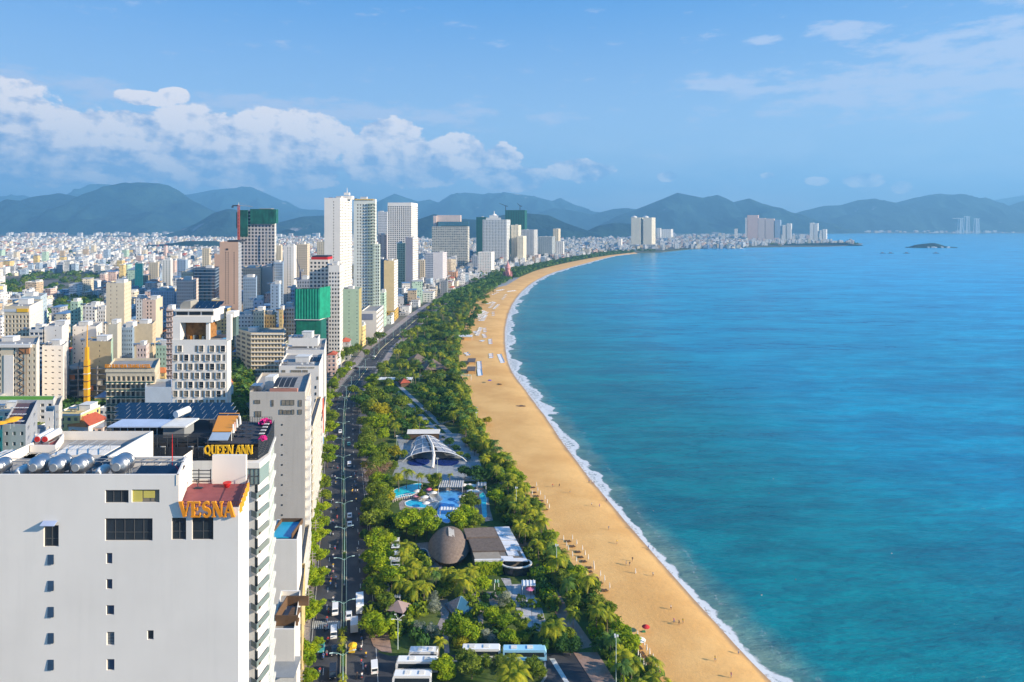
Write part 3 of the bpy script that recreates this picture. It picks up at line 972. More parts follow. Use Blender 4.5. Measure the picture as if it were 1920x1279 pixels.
ZR, ZT = zv(890), zv(952)
HW = Bld('hotel', 'nearest white hotel slab with orange VESNA letters and steel tanks on its roof', 'hotel', ((XL + XR) / 2, YV + 6))
mbw = HW.wall
ops = [(197, 241, 919, 943, 'df'), (247, 299, 918, 942, 'cf'), (82, 110, 985, 1025, 'df'), (197, 286, 972, 1014, 'df'),
(322, 349, 971, 1012, 'df'), (360, 400, 970, 1012, 'df'),
(90, 101, 1040, 1058, 'bf'), (199, 210.5, 1037, 1057, 'bf'), (90, 101, 1089, 1107.5, 'bf'), (199, 210.5, 1086, 1104.5, 'bf'),
(90, 101, 1138, 1157, 'bf'), (199, 214, 1135, 1153, 'bf'), (90, 101, 1187, 1206, 'bf'), (200, 214.5, 1185, 1210, 'vent'), (276, 288, 1182, 1199.5, 'df'),
(90, 101, 1237, 1256, 'bf'), (200, 214.5, 1236, 1257, 'bf')]
xs_ = sorted({-70, 335, 447} | {o[0] for o in ops} | {o[1] for o in ops})
ys_ = sorted({890, 952, 1900} | {o[2] for o in ops} | {o[3] for o in ops})
rv = lambda px, py, d=0.0: (sxv(px) - HW.loc.x, YV + d - HW.loc.y, zv(py))
for xa_, xb_ in zip(xs_, xs_[1:]):
 for ya_, yb_ in zip(ys_, ys_[1:]):
  mx_, my_ = (xa_ + xb_) / 2, (ya_ + yb_) / 2
  if mx_ > 335 and my_ < 952:
   continue
  if any(o[0] <= mx_ <= o[1] and o[2] <= my_ <= o[3] for o in ops):
   continue
  mbw.quad(rv(xa_, yb_), rv(xb_, yb_), rv(xb_, ya_), rv(xa_, ya_))
for (x0, x1, y0, y1, stl) in ops:
 d = .22
 mbw.quad(rv(x0, y1), rv(x1, y1), rv(x1, y1, d), rv(x0, y1, d))
 mbw.quad(rv(x0, y0, d), rv(x1, y0, d), rv(x1, y0), rv(x0, y0))
 mbw.quad(rv(x0, y1), rv(x0, y1, d), rv(x0, y0, d), rv(x0, y0))
 mbw.quad(rv(x1, y1, d), rv(x1, y1), rv(x1, y0), rv(x1, y0, d))
 w_, h_ = sxv(x1) - sxv(x0), zv(y0) - zv(y1)
 if stl == 'vent':
  b = MB()
  for k in range(9):
   b.box(-w_ / 2, w_ / 2, -.04, .12, h_ * k / 9 + .02, h_ * k / 9 + .13)
  o = b.build('vent_grille', GREYM, HW.root)
 else:
  o = bpy.data.objects.new('window', win_mesh(w_, h_, stl))
  COL.objects.link(o)
  o.parent = HW.root
 o.location = ((sxv(x0) + sxv(x1)) / 2 - HW.loc.x, YV + d - HW.loc.y, zv(y1))
 if stl == 'bf' and y0 > 1030 and x0 < 150:
  b = MB()
  b.box(-w_ / 2, w_ / 2, -.02, .02, -h_, 0)
  s_ = b.build('open_sash', G3, HW.root)
  s_.location = ((sxv(x0) + sxv(x1)) / 2 - HW.loc.x, YV - .03 - HW.loc.y, zv(y0))
  s_.rotation_euler = (math.radians(-4), 0, 0)
b = MB(); b.box(0, 1.35, -.04, -.01, .03, 1.65)
o = b.build('blind', mat('yellow_blind', (.62, .52, .12), .7), HW.root, ); o.location = (sxv(247.5) - HW.loc.x, YV + .2 - HW.loc.y, zv(942))
b = MB(); b.box(0, 1.55, -.04, -.01, .55, 1.55)
o = b.build('blind', mat('yellow_blind', (.62, .52, .12), .7), HW.root); o.location = (sxv(268) - HW.loc.x, YV + .2 - HW.loc.y, zv(942))
b = MB()
b.add([(0, 0, .5), (2, 0, .5), (2, -.75, .1), (0, -.75, .1), (0, 0, .44), (2, 0, .44), (2, -.75, .04), (0, -.75, .04)], [(0, 1, 2, 3), (7, 6, 5, 4), (3, 2, 6, 7), (0, 3, 7, 4), (1, 5, 6, 2)])
o = b.build('awning', mat('awning_blue', (.35, .42, .6), .5), HW.root); o.location = (sxv(81) - HW.loc.x, YV - HW.loc.y, zv(983))
lx = lambda X, Y, z: (X - HW.loc.x, Y - HW.loc.y, z)
XRb, YB = XR - 2.6, YV + 10.5
q = mbw.quad
q(lx(XR, YV, 0), lx(XRb, YB, 0), lx(XRb, YB, ZT), lx(XR, YV, ZT))
q(lx(XRb, YB, 0), lx(XM - 3, YB, 0), lx(XM - 3, YB, ZT), lx(XRb, YB, ZT))
XMb = xa(350, YV + 7.5)
XK = xa(205, YV + 7.5)
for a_, b_ in (((XM - 3, YB), (XM - 3, YV + 7.5)), ((XMb, YV + 7.5), (XK, YV + 7.5)), ((XK, YV + 7.5), (XK, YV + 20)), ((XK, YV + 20), (XL, YV + 20)), ((XL, YV + 20), (XL, YV))):
 q(lx(*a_, 0), lx(*b_, 0), lx(*b_, ZR), lx(*a_, ZR))
q(lx(XM, YV, ZT - .3), lx(XMb, YV + 7.5, ZT - .3), lx(XMb, YV + 7.5, ZR), lx(XM, YV, ZR))
zr = ZR - 1.5
mbw.add([lx(XL, YV + .25, zr), lx(XM - .25, YV + .25, zr), lx(XMb - .25, YV + 7.3, zr), lx(XK, YV + 7.3, zr), lx(XK, YV + 20, zr), lx(XL, YV + 20, zr)], [(0, 1, 2, 3, 4, 5)], 1)
for a_, b_ in (((XL, YV), (XM, YV)), ((XM, YV), (XMb, YV + 7.5)), ((XMb, YV + 7.5), (XK, YV + 7.5)), ((XK, YV + 7.5), (XK, YV + 20))):
 d = (Vector(b_) - Vector(a_)).normalized()
 nv_ = Vector((-d.y, d.x)) * .28
 a2, b2 = Vector(a_) + nv_, Vector(b_) + nv_
 q(lx(a_[0], a_[1], ZR), lx(b_[0], b_[1], ZR), lx(b2.x, b2.y, ZR), lx(a2.x, a2.y, ZR))
 q(lx(b2.x, b2.y, ZR), lx(b2.x, b2.y, zr), lx(a2.x, a2.y, zr), lx(a2.x, a2.y, ZR))
q(lx(XM - 3, YV + .2, ZT - .6), lx(XR, YV + .2, ZT - .6), lx(XRb, YB, ZT - .6), lx(XM - 3, YB, ZT - .6), 2)
mbw.box(XM - HW.loc.x + .1, XR - HW.loc.x, YV + .02 - HW.loc.y, YV + .22 - HW.loc.y, ZT - .62, ZT + .02)
b = MB()
for k in range(28):
 x = XM + .3 + (XR - XM - .5) * k / 27
 b.tube(lx(x, YV + .12, ZT), lx(x, YV + .12, ZT + .8), .03, .03, 6)
b.tube(lx(XM + .1, YV + .12, ZT + .82), lx(XR, YV + .12, ZT + .82), .045, .045, 6)
b.tube(lx(XM + .1, YV + .12, ZT + .4), lx(XR, YV + .12, ZT + .4), .03, .03, 6)
b.tube(lx(XR, YV + .12, ZT + .82), lx(XRb, YB, ZT + .82), .045, .045, 6)
for k in range(12):
 t = k / 11
 x, y = XR + (XRb - XR) * t, YV + .12 + (YB - YV) * t
 b.tube(lx(x, y, ZT - .5), lx(x, y, ZT + .8), .03, .03, 6)
b.build('railing', mat('rail_maroon', (.09, .03, .035), .5), HW.root)
b = MB()
x0_, x1_ = xa(399, YB), xa(462, YB)
b.box(x0_ - HW.loc.x, x1_ - HW.loc.x, YB - .2 - HW.loc.y, YB + .3 - HW.loc.y, ZT - .6, za(853, YB))
b.build('stair_tower', WHITE, HW.root)
b = MB()
x2_ = xa(345, YB)
for k in range(4):
 z = ZT - .3 + k * .55
 b.box(x2_ - HW.loc.x, x0_ - .3 - HW.loc.x, YB - .1 - HW.loc.y, YB - .02 - HW.loc.y, z, z + .12)
for x in (x2_, (x2_ + x0_) / 2, x0_ - .4):
 b.box(x - HW.loc.x, x + .12 - HW.loc.x, YB - .02 - HW.loc.y, YB + .08 - HW.loc.y, ZT - .6, ZT + 1.6)
b.build('louvre_screen', DARKM, HW.root)
for k in range(24):
 b = MB()
 z = ZT - 3 - k * 3.3
 t = .35
 x, y = XR + (XRb - XR) * t, YV + (YB - YV) * t
 b.box(x - HW.loc.x, x + .25 - HW.loc.x, y - .5 - HW.loc.y, y + .5 - HW.loc.y, z, z + 1.0)
 b.build('wall_vent', WFRAME, HW.root)
HW.done([WHITE, ROOFG, REDFLOOR])
HR = HW.root
LANDMARKS.append(('nearest white hotel', 250, 1000))
sg = empty('hotel_sign', (sxv(336), YV - .25, zv(968)), 0, 'orange serif letters spelling VESNA along the terrace edge of the nearest hotel', 'sign')
serif_sign('VESNA', 2.15, .3, ORANGE, sg, (.1, 0, 0), adv=1.0, stretch=.92)
sg = empty('side_sign', (XR - .28, YV + 1, ZT - 1.2), 0, 'long orange letter sign seen edge-on down the street flank of the nearest hotel', 'sign')
for k in range(5):
 b = MB()
 b.box(-.05 - k * .45, .1 - k * .45, k * 1.8, k * 1.8 + .9, 0, 1.3)
 b.build('letter', ORANGE, sg)
for i, (px, r, lab) in enumerate([(-8, 1.15, 'big steel water tank cut by the left edge of the photo'), (67, 1.42, 'big steel water tank, leftmost of the three standing side by side'),
(105, 1.42, 'big steel water tank, middle one of the three standing side by side'), (146, 1.42, 'big steel water tank, rightmost of the three standing side by side'),
(222, 1.5, 'big steel water tank standing alone right of the small white one')]):
 X_ = xa(px, YV + 1.2)
 storage_tank('water_tank', X_, YV + .6, zr + .7, r * .9, 3.2, lab)
for px, lab in ((35, 'small white water tank between the big steel ones at the left'), (186, 'small white water tank between the third and last big steel tanks')):
 storage_tank('water_tank', xa(px, YV + 1.2), YV + .8, zr + .4, 0.7, 2.6, lab, body=WFRAME)
b = MB()
L_ = lambda X, Y, z: (X, Y, z)
for y_, z_ in ((YV + 4.8, ZR + .15), (YV + 6.8, ZR - .15)):
 b.tube((xa(-60, y_), y_, z_), (xa(345, y_), y_, z_), .07, .07, 6)
for px in range(-40, 345, 24):
 x = xa(px, YV + 6)
 b.tube((x, YV + 4.6, ZR + .1), (x, YV + 7.4, ZR - .1), .05, .05, 6)
 b.tube((x, YV + 5, zr), (x, YV + 5, ZR + .1), .05, .05, 6)
for px in range(250, 345, 30):
 x = xa(px, YV + 3)
 b.tube((x, YV + 2.5, zr), (x + .8, YV + 5, ZR), .05, .05, 6)
b.tube((xa(243, YV + 2), YV + 2, zr), (xa(243, YV + 2), YV + 2, ZR + 1.6), .05, .05, 6)
b.tube((xa(243, YV + 2), YV + 2, ZR + 1.6), (xa(160, YV + 2), YV + 2, ZR + 1.5), .04, .04, 6)
tag(b.build('pipe_frame', GREYM), 'grey pipe racking across the roof of the nearest white hotel', 'pipe rack')
for k, (p0, p1, y0_, y1_) in enumerate([(250, 335, 2.2, 4.2), (175, 235, 6.2, 8.2), (60, 130, 6.2, 7.8)]):
 b = MB()
 xa0, xa1 = xa(p0, YV + y0_), xa(p1, YV + y0_)
 b.add([(xa0, YV + y0_, zr + .5), (xa1, YV + y0_, zr + .5), (xa1, YV + y1_, zr + 1.3), (xa0, YV + y1_, zr + 1.3), (xa0, YV + y0_, zr + .42), (xa1, YV + y0_, zr + .42), (xa1, YV + y1_, zr + 1.22), (xa0, YV + y1_, zr + 1.22)],
[(0, 1, 2, 3), (7, 6, 5, 4), (0, 4, 5, 1), (1, 5, 6, 2), (2, 6, 7, 3), (3, 7, 4, 0)])
 tag(b.build('solar_panel', PV), ['flat blue solar panel beside the lone big tank', 'flat blue solar panel behind the pipe rack', 'flat blue solar panel behind the three big tanks'][k], 'solar panel', 'solar panels on the nearest hotel roof')
YB2 = YV + 13
lh = Bld('lift_house', 'small white roof house carrying two white drums with red ends', 'roof house', (xa(95, YB2), YB2))
zt_ = za(835, YB2)
fpl = [(xa(56, YB2), YB2), (xa(104, YB2), YB2), (xa(120, YB2 + 6), YB2 + 6), (xa(66, YB2 + 6), YB2 + 6)]
for i in range(4):
 lh.flat(fpl[i], fpl[(i + 1) % 4], zr, zt_)
lh.roof(fpl, zt_, .3, .2)
lh.done([WHITE, REDFLOOR])
for px, lab in ((78, 'white heater drum with red end cap, left one on the small roof house'), (92, 'white heater drum with red end cap, right one on the small roof house')):
 X_ = xa(px, YB2 + 2)
 t = empty('heater_drum', (X_, YB2 + 1, zt_ - .3), 0, lab, 'water heater', 'heater drums on the roof house')
 b = MB(); b.tube((0, 0, .95), (0, 3.4, 1.2), .56, .56, 18); b.build('drum', WFRAME, t)
 b = MB(); b.tube((0, -.08, .94), (0, .0, .94), .44, .47, 16); b.build('end_cap', RED, t)
 b = MB(); b.box(-.5, .5, .2, .35, 0, .4); b.box(-.5, .5, 2.8, 2.95, 0, .6); b.box(-.1, .1, .35, 2.8, 0, .1); b.build('stand', GREYM, t)
for k, (p0, p1) in enumerate(((-30, 58), (95, 195))):
 YB3 = YV + 10.5
 zb_ = za(846 if k else 862, YB3) - .6
 b = MB()
 x0_, x1_ = xa(p0, YB3), xa(p1, YB3)
 b.box(x0_, x1_, YB3, YB3 + 4.5, zr, zb_)
 o = b.build('roof_store', WHITE)
 tag(o, ['low white roof box with grey ribs cut by the left photo edge', 'low white roof box with ribs right of the small roof house'][k], 'roof house')
 for i in range(5):
  x = x0_ + (x1_ - x0_) * (i + .5) / 5
  c = MB()
  c.tube((x, YB3 + .1, zb_ + .05), (x + .5, YB3 + 2.2, zb_ + .9), .06, .06, 6)
  c.tube((x + .5, YB3 + 2.2, zb_ + .9), (x + .6, YB3 + 4.2, zb_ + .9), .06, .06, 6)
  c.tube((x + .5, YB3 + 2.2, zb_ + .9), (x + .5, YB3 + 2.2, zb_), .05, .05, 6)
  c.tube((x + .5, YB3 + 2.2, zb_ + .9), (x + .5 + (x1_ - x0_) / 5, YB3 + 2.2, zb_ + .9), .05, .05, 6)
  c.build('rib', GREYM, o)
b = MB()
t = empty('mast', (xa(323, YV + 5), YV + 5, zr), 0, 'thin red and white aerial mast on the nearest hotel roof', 'mast')
b.tube((0, 0, 0), (0, 0, 4.2), .07, .06, 8)
b.build('pole', RED, t)
b = MB(); b.tube((0, 0, 4.2), (0, 0, 5.6), .05, .03, 8); b.build('tip', RED, t)
t = empty('flower_pot', (xa(426, YB - 1.5), YB - 1.5, ZT - .6), 0, 'red clay pot on the red terrace floor', 'flower pot')
b = MB(); b.lathe([(.001, 0), (.35, 0), (.55, .6), (.62, .62), (.62, .72), (.5, .7), (.001, .65)], 16); b.build('pot', RED, t)
t = empty('exercise_stand', (xa(372, YB - 2), YB - 2, ZT - .6), 0, 'small black stand on the red terrace floor', 'stand')
b = MB(); b.box(-.6, .6, -.3, .3, 0, .12); b.tube((0, 0, .1), (-.3, 0, 1.3), .07, .06, 8); b.box(-.7, .1, -.08, .08, 1.25, 1.36); b.build('frame', DARKM, t)
# ------------------------------------------------------------------ second hotel: QUEEN ANN, dark slatted roof terrace and stacked corner balconies
YQ = 122.0
ZQ = za(864, YQ)
QA = Bld('hotel', 'hotel with yellow QUEEN ANN letters, dark slatted roof screens and stacked corner balconies', 'hotel', (xa(400, YQ), YQ + 10))
q0, q1, q2, q3, q4, q5 = (xa(178, YQ), YQ), (xa(484, YQ), YQ), (xa(503, YQ + 4), YQ + 4), (xa(514, YQ + 13), YQ + 13), (xa(228, YQ + 20), YQ + 20), (xa(176, YQ), YQ)
fhq = 3.32
rows = int(ZQ / fhq)
zb = ZQ - rows * fhq - .0
QA.flat(q0, (xa(462, YQ), YQ), 0, ZQ)
QA.flat((xa(462, YQ), YQ), q1, 0, ZQ)
cant_n = 0
lx = lambda X, Y, z: (X - QA.loc.x, Y - QA.loc.y, z)
for r in range(rows):
 z0_, z1_ = zb + r * fhq, zb + (r + 1) * fhq
 g0, g1 = (xa(470, YQ + .1), YQ + .1), (q2[0] - .25, q2[1] + .2)
 if r == rows - 1:
  continue
 b = MB()
 b.prism([lx(*g0, 0)[:2], lx(q1[0] + .15, q1[1] - 1.0, 0)[:2], lx(q2[0] + .35, q2[1] - .3, 0)[:2], lx(q2[0], q2[1] + .8, 0)[:2]], z0_ - .22, z0_ + .95 * 0 + .1)
 sl = b.build('balcony', WHITE, QA.root)
 b = MB()
 P_ = [lx(g0[0], g0[1] - .02, 0), lx(q1[0] + .1, q1[1] - .95, 0), lx(q2[0] + .3, q2[1] - .25, 0)]
 for a_, b_ in zip(P_, P_[1:]):
  b.quad((a_[0], a_[1], z0_ + .12), (b_[0], b_[1], z0_ + .12), (b_[0], b_[1], z0_ + 1.15), (a_[0], a_[1], z0_ + 1.15))
 b.build('glass_rail', GRAIL, sl)
 b = MB()
 b.path([(p_[0], p_[1], z0_ + 1.18) for p_ in P_], .03)
 b.build('handrail', GREYM, sl)
 b = MB()
 b.quad(lx(g0[0], g0[1] - .04, z0_ + .1), lx(q1[0] - .1, q1[1] - .04, z0_ + .1), lx(q1[0] - .1, q1[1] - .04, z1_ - .55), lx(g0[0], g0[1] - .04, z1_ - .55))
 b.quad(lx(q1[0] - .1, q1[1] - .04, z0_ + .1), lx(q2[0] - .1, q2[1] - .04, z0_ + .1), lx(q2[0] - .1, q2[1] - .04, z1_ - .55), lx(q1[0] - .1, q1[1] - .04, z1_ - .55))
 b.build('window', G1, QA.root)
 b = MB()
 b.tube(lx(q1[0] + .25, q1[1] + .05, z0_ + .12), lx(q1[0] + .25, q1[1] + .05, z0_ + .5), .16, .22, 8)
 b.build('planter', BROWN, sl)
b = MB()
gx0 = xa(463, YQ - .6)
ztb, zbb = ZQ - 1.0, ZQ - fhq - .6
b.prism([lx(gx0, YQ, 0)[:2], lx(gx0, YQ - .9, 0)[:2], lx(xa(486, YQ - .9), YQ - .9, 0)[:2], lx(q2[0] + .3, q2[1] - .6, 0)[:2], lx(q2[0], q2[1] + .5, 0)[:2]], zbb, ztb)
bay = b.build('bay_window', mat('bay_glass', (.22, .29, .27), .1, .2, .3, spec=.6), QA.root)
b = MB()
for t_ in (0, .33, .66, 1):
 x = gx0 + (xa(486, YQ - .9) - gx0) * t_
 b.box(x - .06 - QA.loc.x, x + .06 - QA.loc.x, YQ - .97 - QA.loc.y, YQ - .9 - QA.loc.y, zbb, ztb)
for z in (zbb, (ztb + zbb) / 2, ztb - .1):
 b.box(gx0 - QA.loc.x, xa(486, YQ - .9) - QA.loc.x, YQ - .99 - QA.loc.y, YQ - .91 - QA.loc.y, z, z + .1)
b.build('mullion', FRAME, bay)
b = MB()
b.prism([lx(xa(462, YQ), YQ + .1, 0)[:2], lx(gx0 - .2, YQ - 1.1, 0)[:2], lx(xa(487, YQ - 1.1), YQ - 1.1, 0)[:2], lx(q2[0] + .5, q2[1] - .7, 0)[:2], lx(q2[0] + .2, q2[1] + .8, 0)[:2]], ZQ - .98, ZQ + .02)
b.build('cornice', WHITE, QA.root)
QA.flat(q1, q2, 0, ZQ)
QA.facade(q2, q3, zb, ZQ, 6, rows, .62, .6, .3, 'bdt', 3, bands=(.35, .5, 0))
QA.flat(q3, q4, 0, ZQ)
QA.flat(q4, q5, 0, ZQ)
QA.flat(q5, q0, 0, ZQ)
QA.wall.add([lx(p_[0], p_[1], ZQ - .05) for p_ in (q0, q1, q2, q3, q4)], [(0, 1, 2, 3, 4)], 1)
ZD = ZQ + 3.25
deck = MB()
deck.prism([lx(xa(205, YQ + 6), YQ + 6, 0)[:2], lx(xa(384, YQ + 4), YQ + 4, 0)[:2], lx(xa(384, YQ + 1), YQ + 1, 0)[:2], lx(xa(486, YQ + .6), YQ + .6, 0)[:2], lx(q2[0] - .3, q2[1] + 1, 0)[:2], lx(q3[0], q3[1], 0)[:2], lx(q4[0], q4[1], 0)[:2]], ZD - .55, ZD - .35)
deck.build('roof_deck', mat('deck_dark', (.05, .05, .06), .7), QA.root)
b = MB()
def slats(b, a_, c_, z0_, z1_, n):
 for k in range(n):
  z = z0_ + (z1_ - z0_) * k / n
  A_, C_ = Vector(lx(*a_, z)), Vector(lx(*c_, z))
  d = (C_ - A_).normalized()
  nn = Vector((d.y, -d.x, 0)) * .05
  b.add([A_ - nn, C_ - nn, C_ + nn, A_ + nn] + [v + Vector((0, 0, (z1_ - z0_) / n * .6)) for v in (A_ - nn, C_ - nn, C_ + nn, A_ + nn)],
[(0, 1, 2, 3), (7, 6, 5, 4), (0, 4, 5, 1), (1, 5, 6, 2), (2, 6, 7, 3), (3, 7, 4, 0)])
slats(b, (xa(180, YQ + .3), YQ + .3), (xa(484, YQ + .3), YQ + .3), ZQ + .1, ZQ + 2.4, 10)
slats(b, (xa(180, YQ + .3), YQ + .3), (xa(395, YQ + 3), YQ + 3), ZQ + 2.6, ZD + .9, 6)
slats(b, (xa(484, YQ + .3), YQ + .3), (q2[0], q2[1]), ZQ + .1, ZD + .4, 12)
slats(b, (q2[0], q2[1]), (q3[0], q3[1]), ZQ + .1, ZD + .4, 12)
for px in range(180, 484, 19):
 x = xa(px, YQ + .5)
 b.box(x - QA.loc.x, x + .12 - QA.loc.x, YQ + .4 - QA.loc.y, YQ + .55 - QA.loc.y, ZQ, ZQ + (4.0 if px < 395 else 2.6))
b.build('slatted_screen', DARKM, QA.root)
b = MB()
b.quad(lx(xa(176, YQ + 1.6), YQ + 1.6, ZQ), lx(xa(484, YQ + 1.6), YQ + 1.6, ZQ), lx(xa(484, YQ + 1.6), YQ + 1.6, ZD - .6), lx(xa(176, YQ + 1.6), YQ + 1.6, ZD - .6))
b.build('screen_backing', mat('backing', (.035, .035, .04), .8), QA.root)
for px in (210, 300, 352, 372):
 b = MB()
 x = xa(px, YQ + 1.5)
 b.box(0, 1.0, -.02, .05, 0, 2.1)
 b.box(.1, .9, -.05, -.02, .15, 1.95, 1)
 o = b.build('door', [WFRAME, G1], QA.root)
 o.location = lx(x, YQ + 1.5, ZQ)
yp = YQ + 4
pv_ = empty('roof_pavilion', (xa(208, yp), yp, ZD - .35), 0, 'flat roofed glass pavilion on the dark roof deck behind the slats', 'pavilion')
PW = xa(350, yp) - xa(208, yp)
b = MB(); b.box(.3, PW * .68, .3, 3.5, .5, 1.98); b.build('glazing', G1, pv_)
b = MB(); b.box(.2, PW * .7, .2, 3.6, 0, .5); b.box(PW * .7, PW - .3, -.3, 3.5, 0, 2.08); b.build('wall', mat('pav_grey', (.22, .23, .24), .7), pv_)
for k in range(8):
 b = MB()
 x = .25 + (PW * .68) * k / 7
 b.box(x, x + .12, .1, .25, 0, 2.0)
 b.build('post', WFRAME, pv_)
b = MB(); b.box(-.3, PW * .7, -.6, 4.2, 2.0, 2.2); b.build('roof', mat('pav_roof', (.42, .5, .64), .5), pv_)
b = MB(); b.box(PW * .7 + .004, PW + .3, -1.0, 4.4, 2.1, 2.35); b.build('roof', WHITE2, pv_)
for k in range(4):
 for j in range(11):
  y_ = YQ + 8.8 + k * 2.2
  x_ = xa(214, y_) + j * 2.12
  b = MB()
  zz = ZD + 1.6 + k * .15
  b.box(0, 2.05, 0, 2.0, 0, .08, 0, Matrix.Rotation(math.radians(14), 4, 'X'))
  o = b.build('solar_panel', PV, QA.root)
  o.location = lx(x_, y_, zz)
  c = MB(); c.box(-.05, 2.1, -.05, 0, -.02, .12); c.box(2.05, 2.11, 0, 2.0, 0, .1, 0, Matrix.Rotation(math.radians(14), 4, 'X')); c.build('panel_frame', GREYM, o)
for j in range(6):
 for k in (9, 17):
  b = MB()
  x_ = xa(225, YQ + 14) + j * 4
  b.tube(lx(x_, YQ + k, ZD - .4), lx(x_, YQ + k, ZD + 1.9), .07, .07, 6)
  b.build('panel_post', DARKM, QA.root)
b = MB(); b.tube(lx(xa(332, YQ + 8), YQ + 7.5, ZD + 2.9), lx(xa(332, YQ + 8) + 1.0, YQ + 10.5, ZD + 3.1), .65, .65, 16); b.build('water_tank', WFRAME, QA.root)
b = MB()
o1 = [lx(xa(398, YQ + 2), YQ + 2, ZD + 1.45), lx(xa(434, YQ + 2), YQ + 2, ZD + 1.45), lx(xa(449, YQ + 11.5), YQ + 11.5, ZD + 2.1), lx(xa(411, YQ + 11.5), YQ + 11.5, ZD + 2.1)]
b.add(o1 + [(v[0], v[1], v[2] - .12) for v in o1], [(0, 1, 2, 3), (7, 6, 5, 4), (0, 4, 5, 1), (1, 5, 6, 2), (2, 6, 7, 3), (3, 7, 4, 0)])
b.build('orange_canopy', ORANGE, QA.root)
b = MB()
o1 = [lx(xa(391, YQ + .8), YQ + .8, ZD + .2), lx(xa(427, YQ + .8), YQ + .8, ZD + .2), lx(xa(433, YQ + 1.9), YQ + 1.9, ZD + 1.25), lx(xa(398, YQ + 1.9), YQ + 1.9, ZD + 1.25)]
b.add(o1 + [(v[0], v[1], v[2] - .1) for v in o1], [(0, 1, 2, 3), (7, 6, 5, 4), (0, 4, 5, 1), (1, 5, 6, 2), (2, 6, 7, 3), (3, 7, 4, 0)])
b.build('glass_canopy', mat('canopy_blue', (.30, .38, .5), .2), QA.root)
for pxx, yy in ((399, 2.2), (434, 2.2), (411, 11.3), (448, 11.3)):
 b = MB()
 b.tube(lx(xa(pxx, YQ + yy), YQ + yy, ZD - .4), lx(xa(pxx, YQ + yy), YQ + yy, ZD + (1.45 if yy < 5 else 2.05)), .07, .07, 6)
 b.build('canopy_post', WFRAME, QA.root)
b = MB()
rl = [(xa(455, YQ + 12.6), YQ + 12.6), (xa(510, YQ + 12.6), YQ + 12.6)]
for k in range(13):
 x = rl[0][0] + (rl[1][0] - rl[0][0]) * k / 12
 b.tube(lx(x, rl[0][1], ZD - .4), lx(x, rl[0][1], ZD + 1.0), .04, .04, 6)
for z in (.2, .6, 1.0):
 b.tube(lx(rl[0][0], rl[0][1], ZD + z), lx(rl[1][0], rl[1][1], ZD + z), .04, .04, 6)
b.build('railing', DARKM, QA.root)
for i, (px, yy) in enumerate(((437, 3.6), (440, 4.8), (444, 7), (450, 9))):
 t = empty('folded_parasol', (xa(px, YQ + yy), YQ + yy, ZD - .35), 0, ['folded pale parasol nearest the letters on the roof terrace', 'folded pink parasol, second from the letters on the roof terrace', 'folded pale parasol beside the middle of the orange canopy', 'folded pale parasol beside the far end of the orange canopy'][i], 'parasol', 'folded parasols beside the orange canopy')
 b = MB(); b.lathe([(.05, 2.6), (.12, 2.5), (.24, 1.4), (.26, 1.0), (.1, .95)], 10); b.build('cloth', mat('parasol_pink', (.62, .38, .32), .8) if i == 1 else WHITE2, t)
 b = MB(); b.tube((0, 0, 0), (0, 0, 2.7), .04, .03, 6); b.build('pole', GREYM, t)
 b = MB(); b.lathe([(.001, .1), (.35, .1), (.35, 0)], 10); b.build('base', DARKM, t)
posn = ['nearest the letters', 'in the middle of the deck', 'at the far end of the deck']
for i in range(3):
 for j in range(2):
  x_, y_ = xa(455 + 14 * j, YQ + 4 + 2.6 * i), YQ + 4 + 2.6 * i
  t = empty('terrace_table', (x_, y_, ZD - .35), 0, 'dark terrace table %s, in the %s row' % (posn[i], ('left', 'right')[j]), 'table', 'dark tables on the roof terrace')
  b = MB(); b.box(-.5, .5, -.5, .5, .68, .74); b.build('table_top', DARKM, t)
  b = MB(); b.tube((0, 0, 0), (0, 0, .68), .05, .05, 6); b.box(-.3, .3, -.3, .3, 0, .04); b.build('pedestal', DARKM, t)
for i in range(4):
 x_, y_ = xa(491 + 3 * i, YQ + 5 + 2 * i), YQ + 5 + 2 * i
 t = empty('cushioned_seat', (x_, y_, ZD - .35), 0, 'black terrace seat with white cushion by the street edge, %s from the letters' % ('first', 'second', 'third', 'fourth')[i], 'seat', 'white cushioned seats on the roof terrace')
 b = MB(); b.box(-.5, .5, -.35, .35, 0, .4); b.box(-.5, .5, .25, .38, .4, .85); b.build('frame', DARKM, t)
 b = MB(); b.box(-.46, .46, -.33, .24, .4, .52); b.build('cushion', WFRAME, t)
def flower_bush(x, y, z, r, lab, m, seed=1, nm='flowering_bush', n=260, g_=None):
 rr = random.Random(seed)
 t = empty(nm, (x, y, z), 0, lab, 'bush', g_)
 b = MB()
 for _ in range(n):
  d = Vector((rr.gauss(0, 1), rr.gauss(0, 1), rr.gauss(0, .7)))
  d = d.normalized() * r * rr.uniform(.35, 1)
  d.z = abs(d.z) * .8 + .3
  s = rr.uniform(.12, .26) * min(1.4, r)
  u = Vector((rr.gauss(0, 1), rr.gauss(0, 1), rr.gauss(0, 1))).normalized() * s
  v = u.orthogonal().normalized() * s
  b.quad(d - u - v, d + u - v, d + u + v, d - u + v)
 b.build('foliage', m, t)
 b = MB(); b.lathe([(.001, 0), (r * .3, 0), (r * .4, .45), (.001, .4)], 10); b.build('pot', BROWN, t)
 return t
flower_bush(xa(498, YQ + 12), YQ + 12, ZD - .35, 1.1, 'large magenta flowering bush at the far corner of the roof terrace', PINKFL, 3)
flower_bush(xa(490, YQ + 1.4), YQ + 2, ZD - .35, .75, 'smaller magenta flowering bush right of the yellow letters', PINKFL, 4)
QA.done([WHITE2, ROOFG, WHITE2, mat('pale_green_flank', (.58, .63, .58), .3, .1, .3)])
LANDMARKS.append(('hotel with the dark slatted terrace', 400, 820))
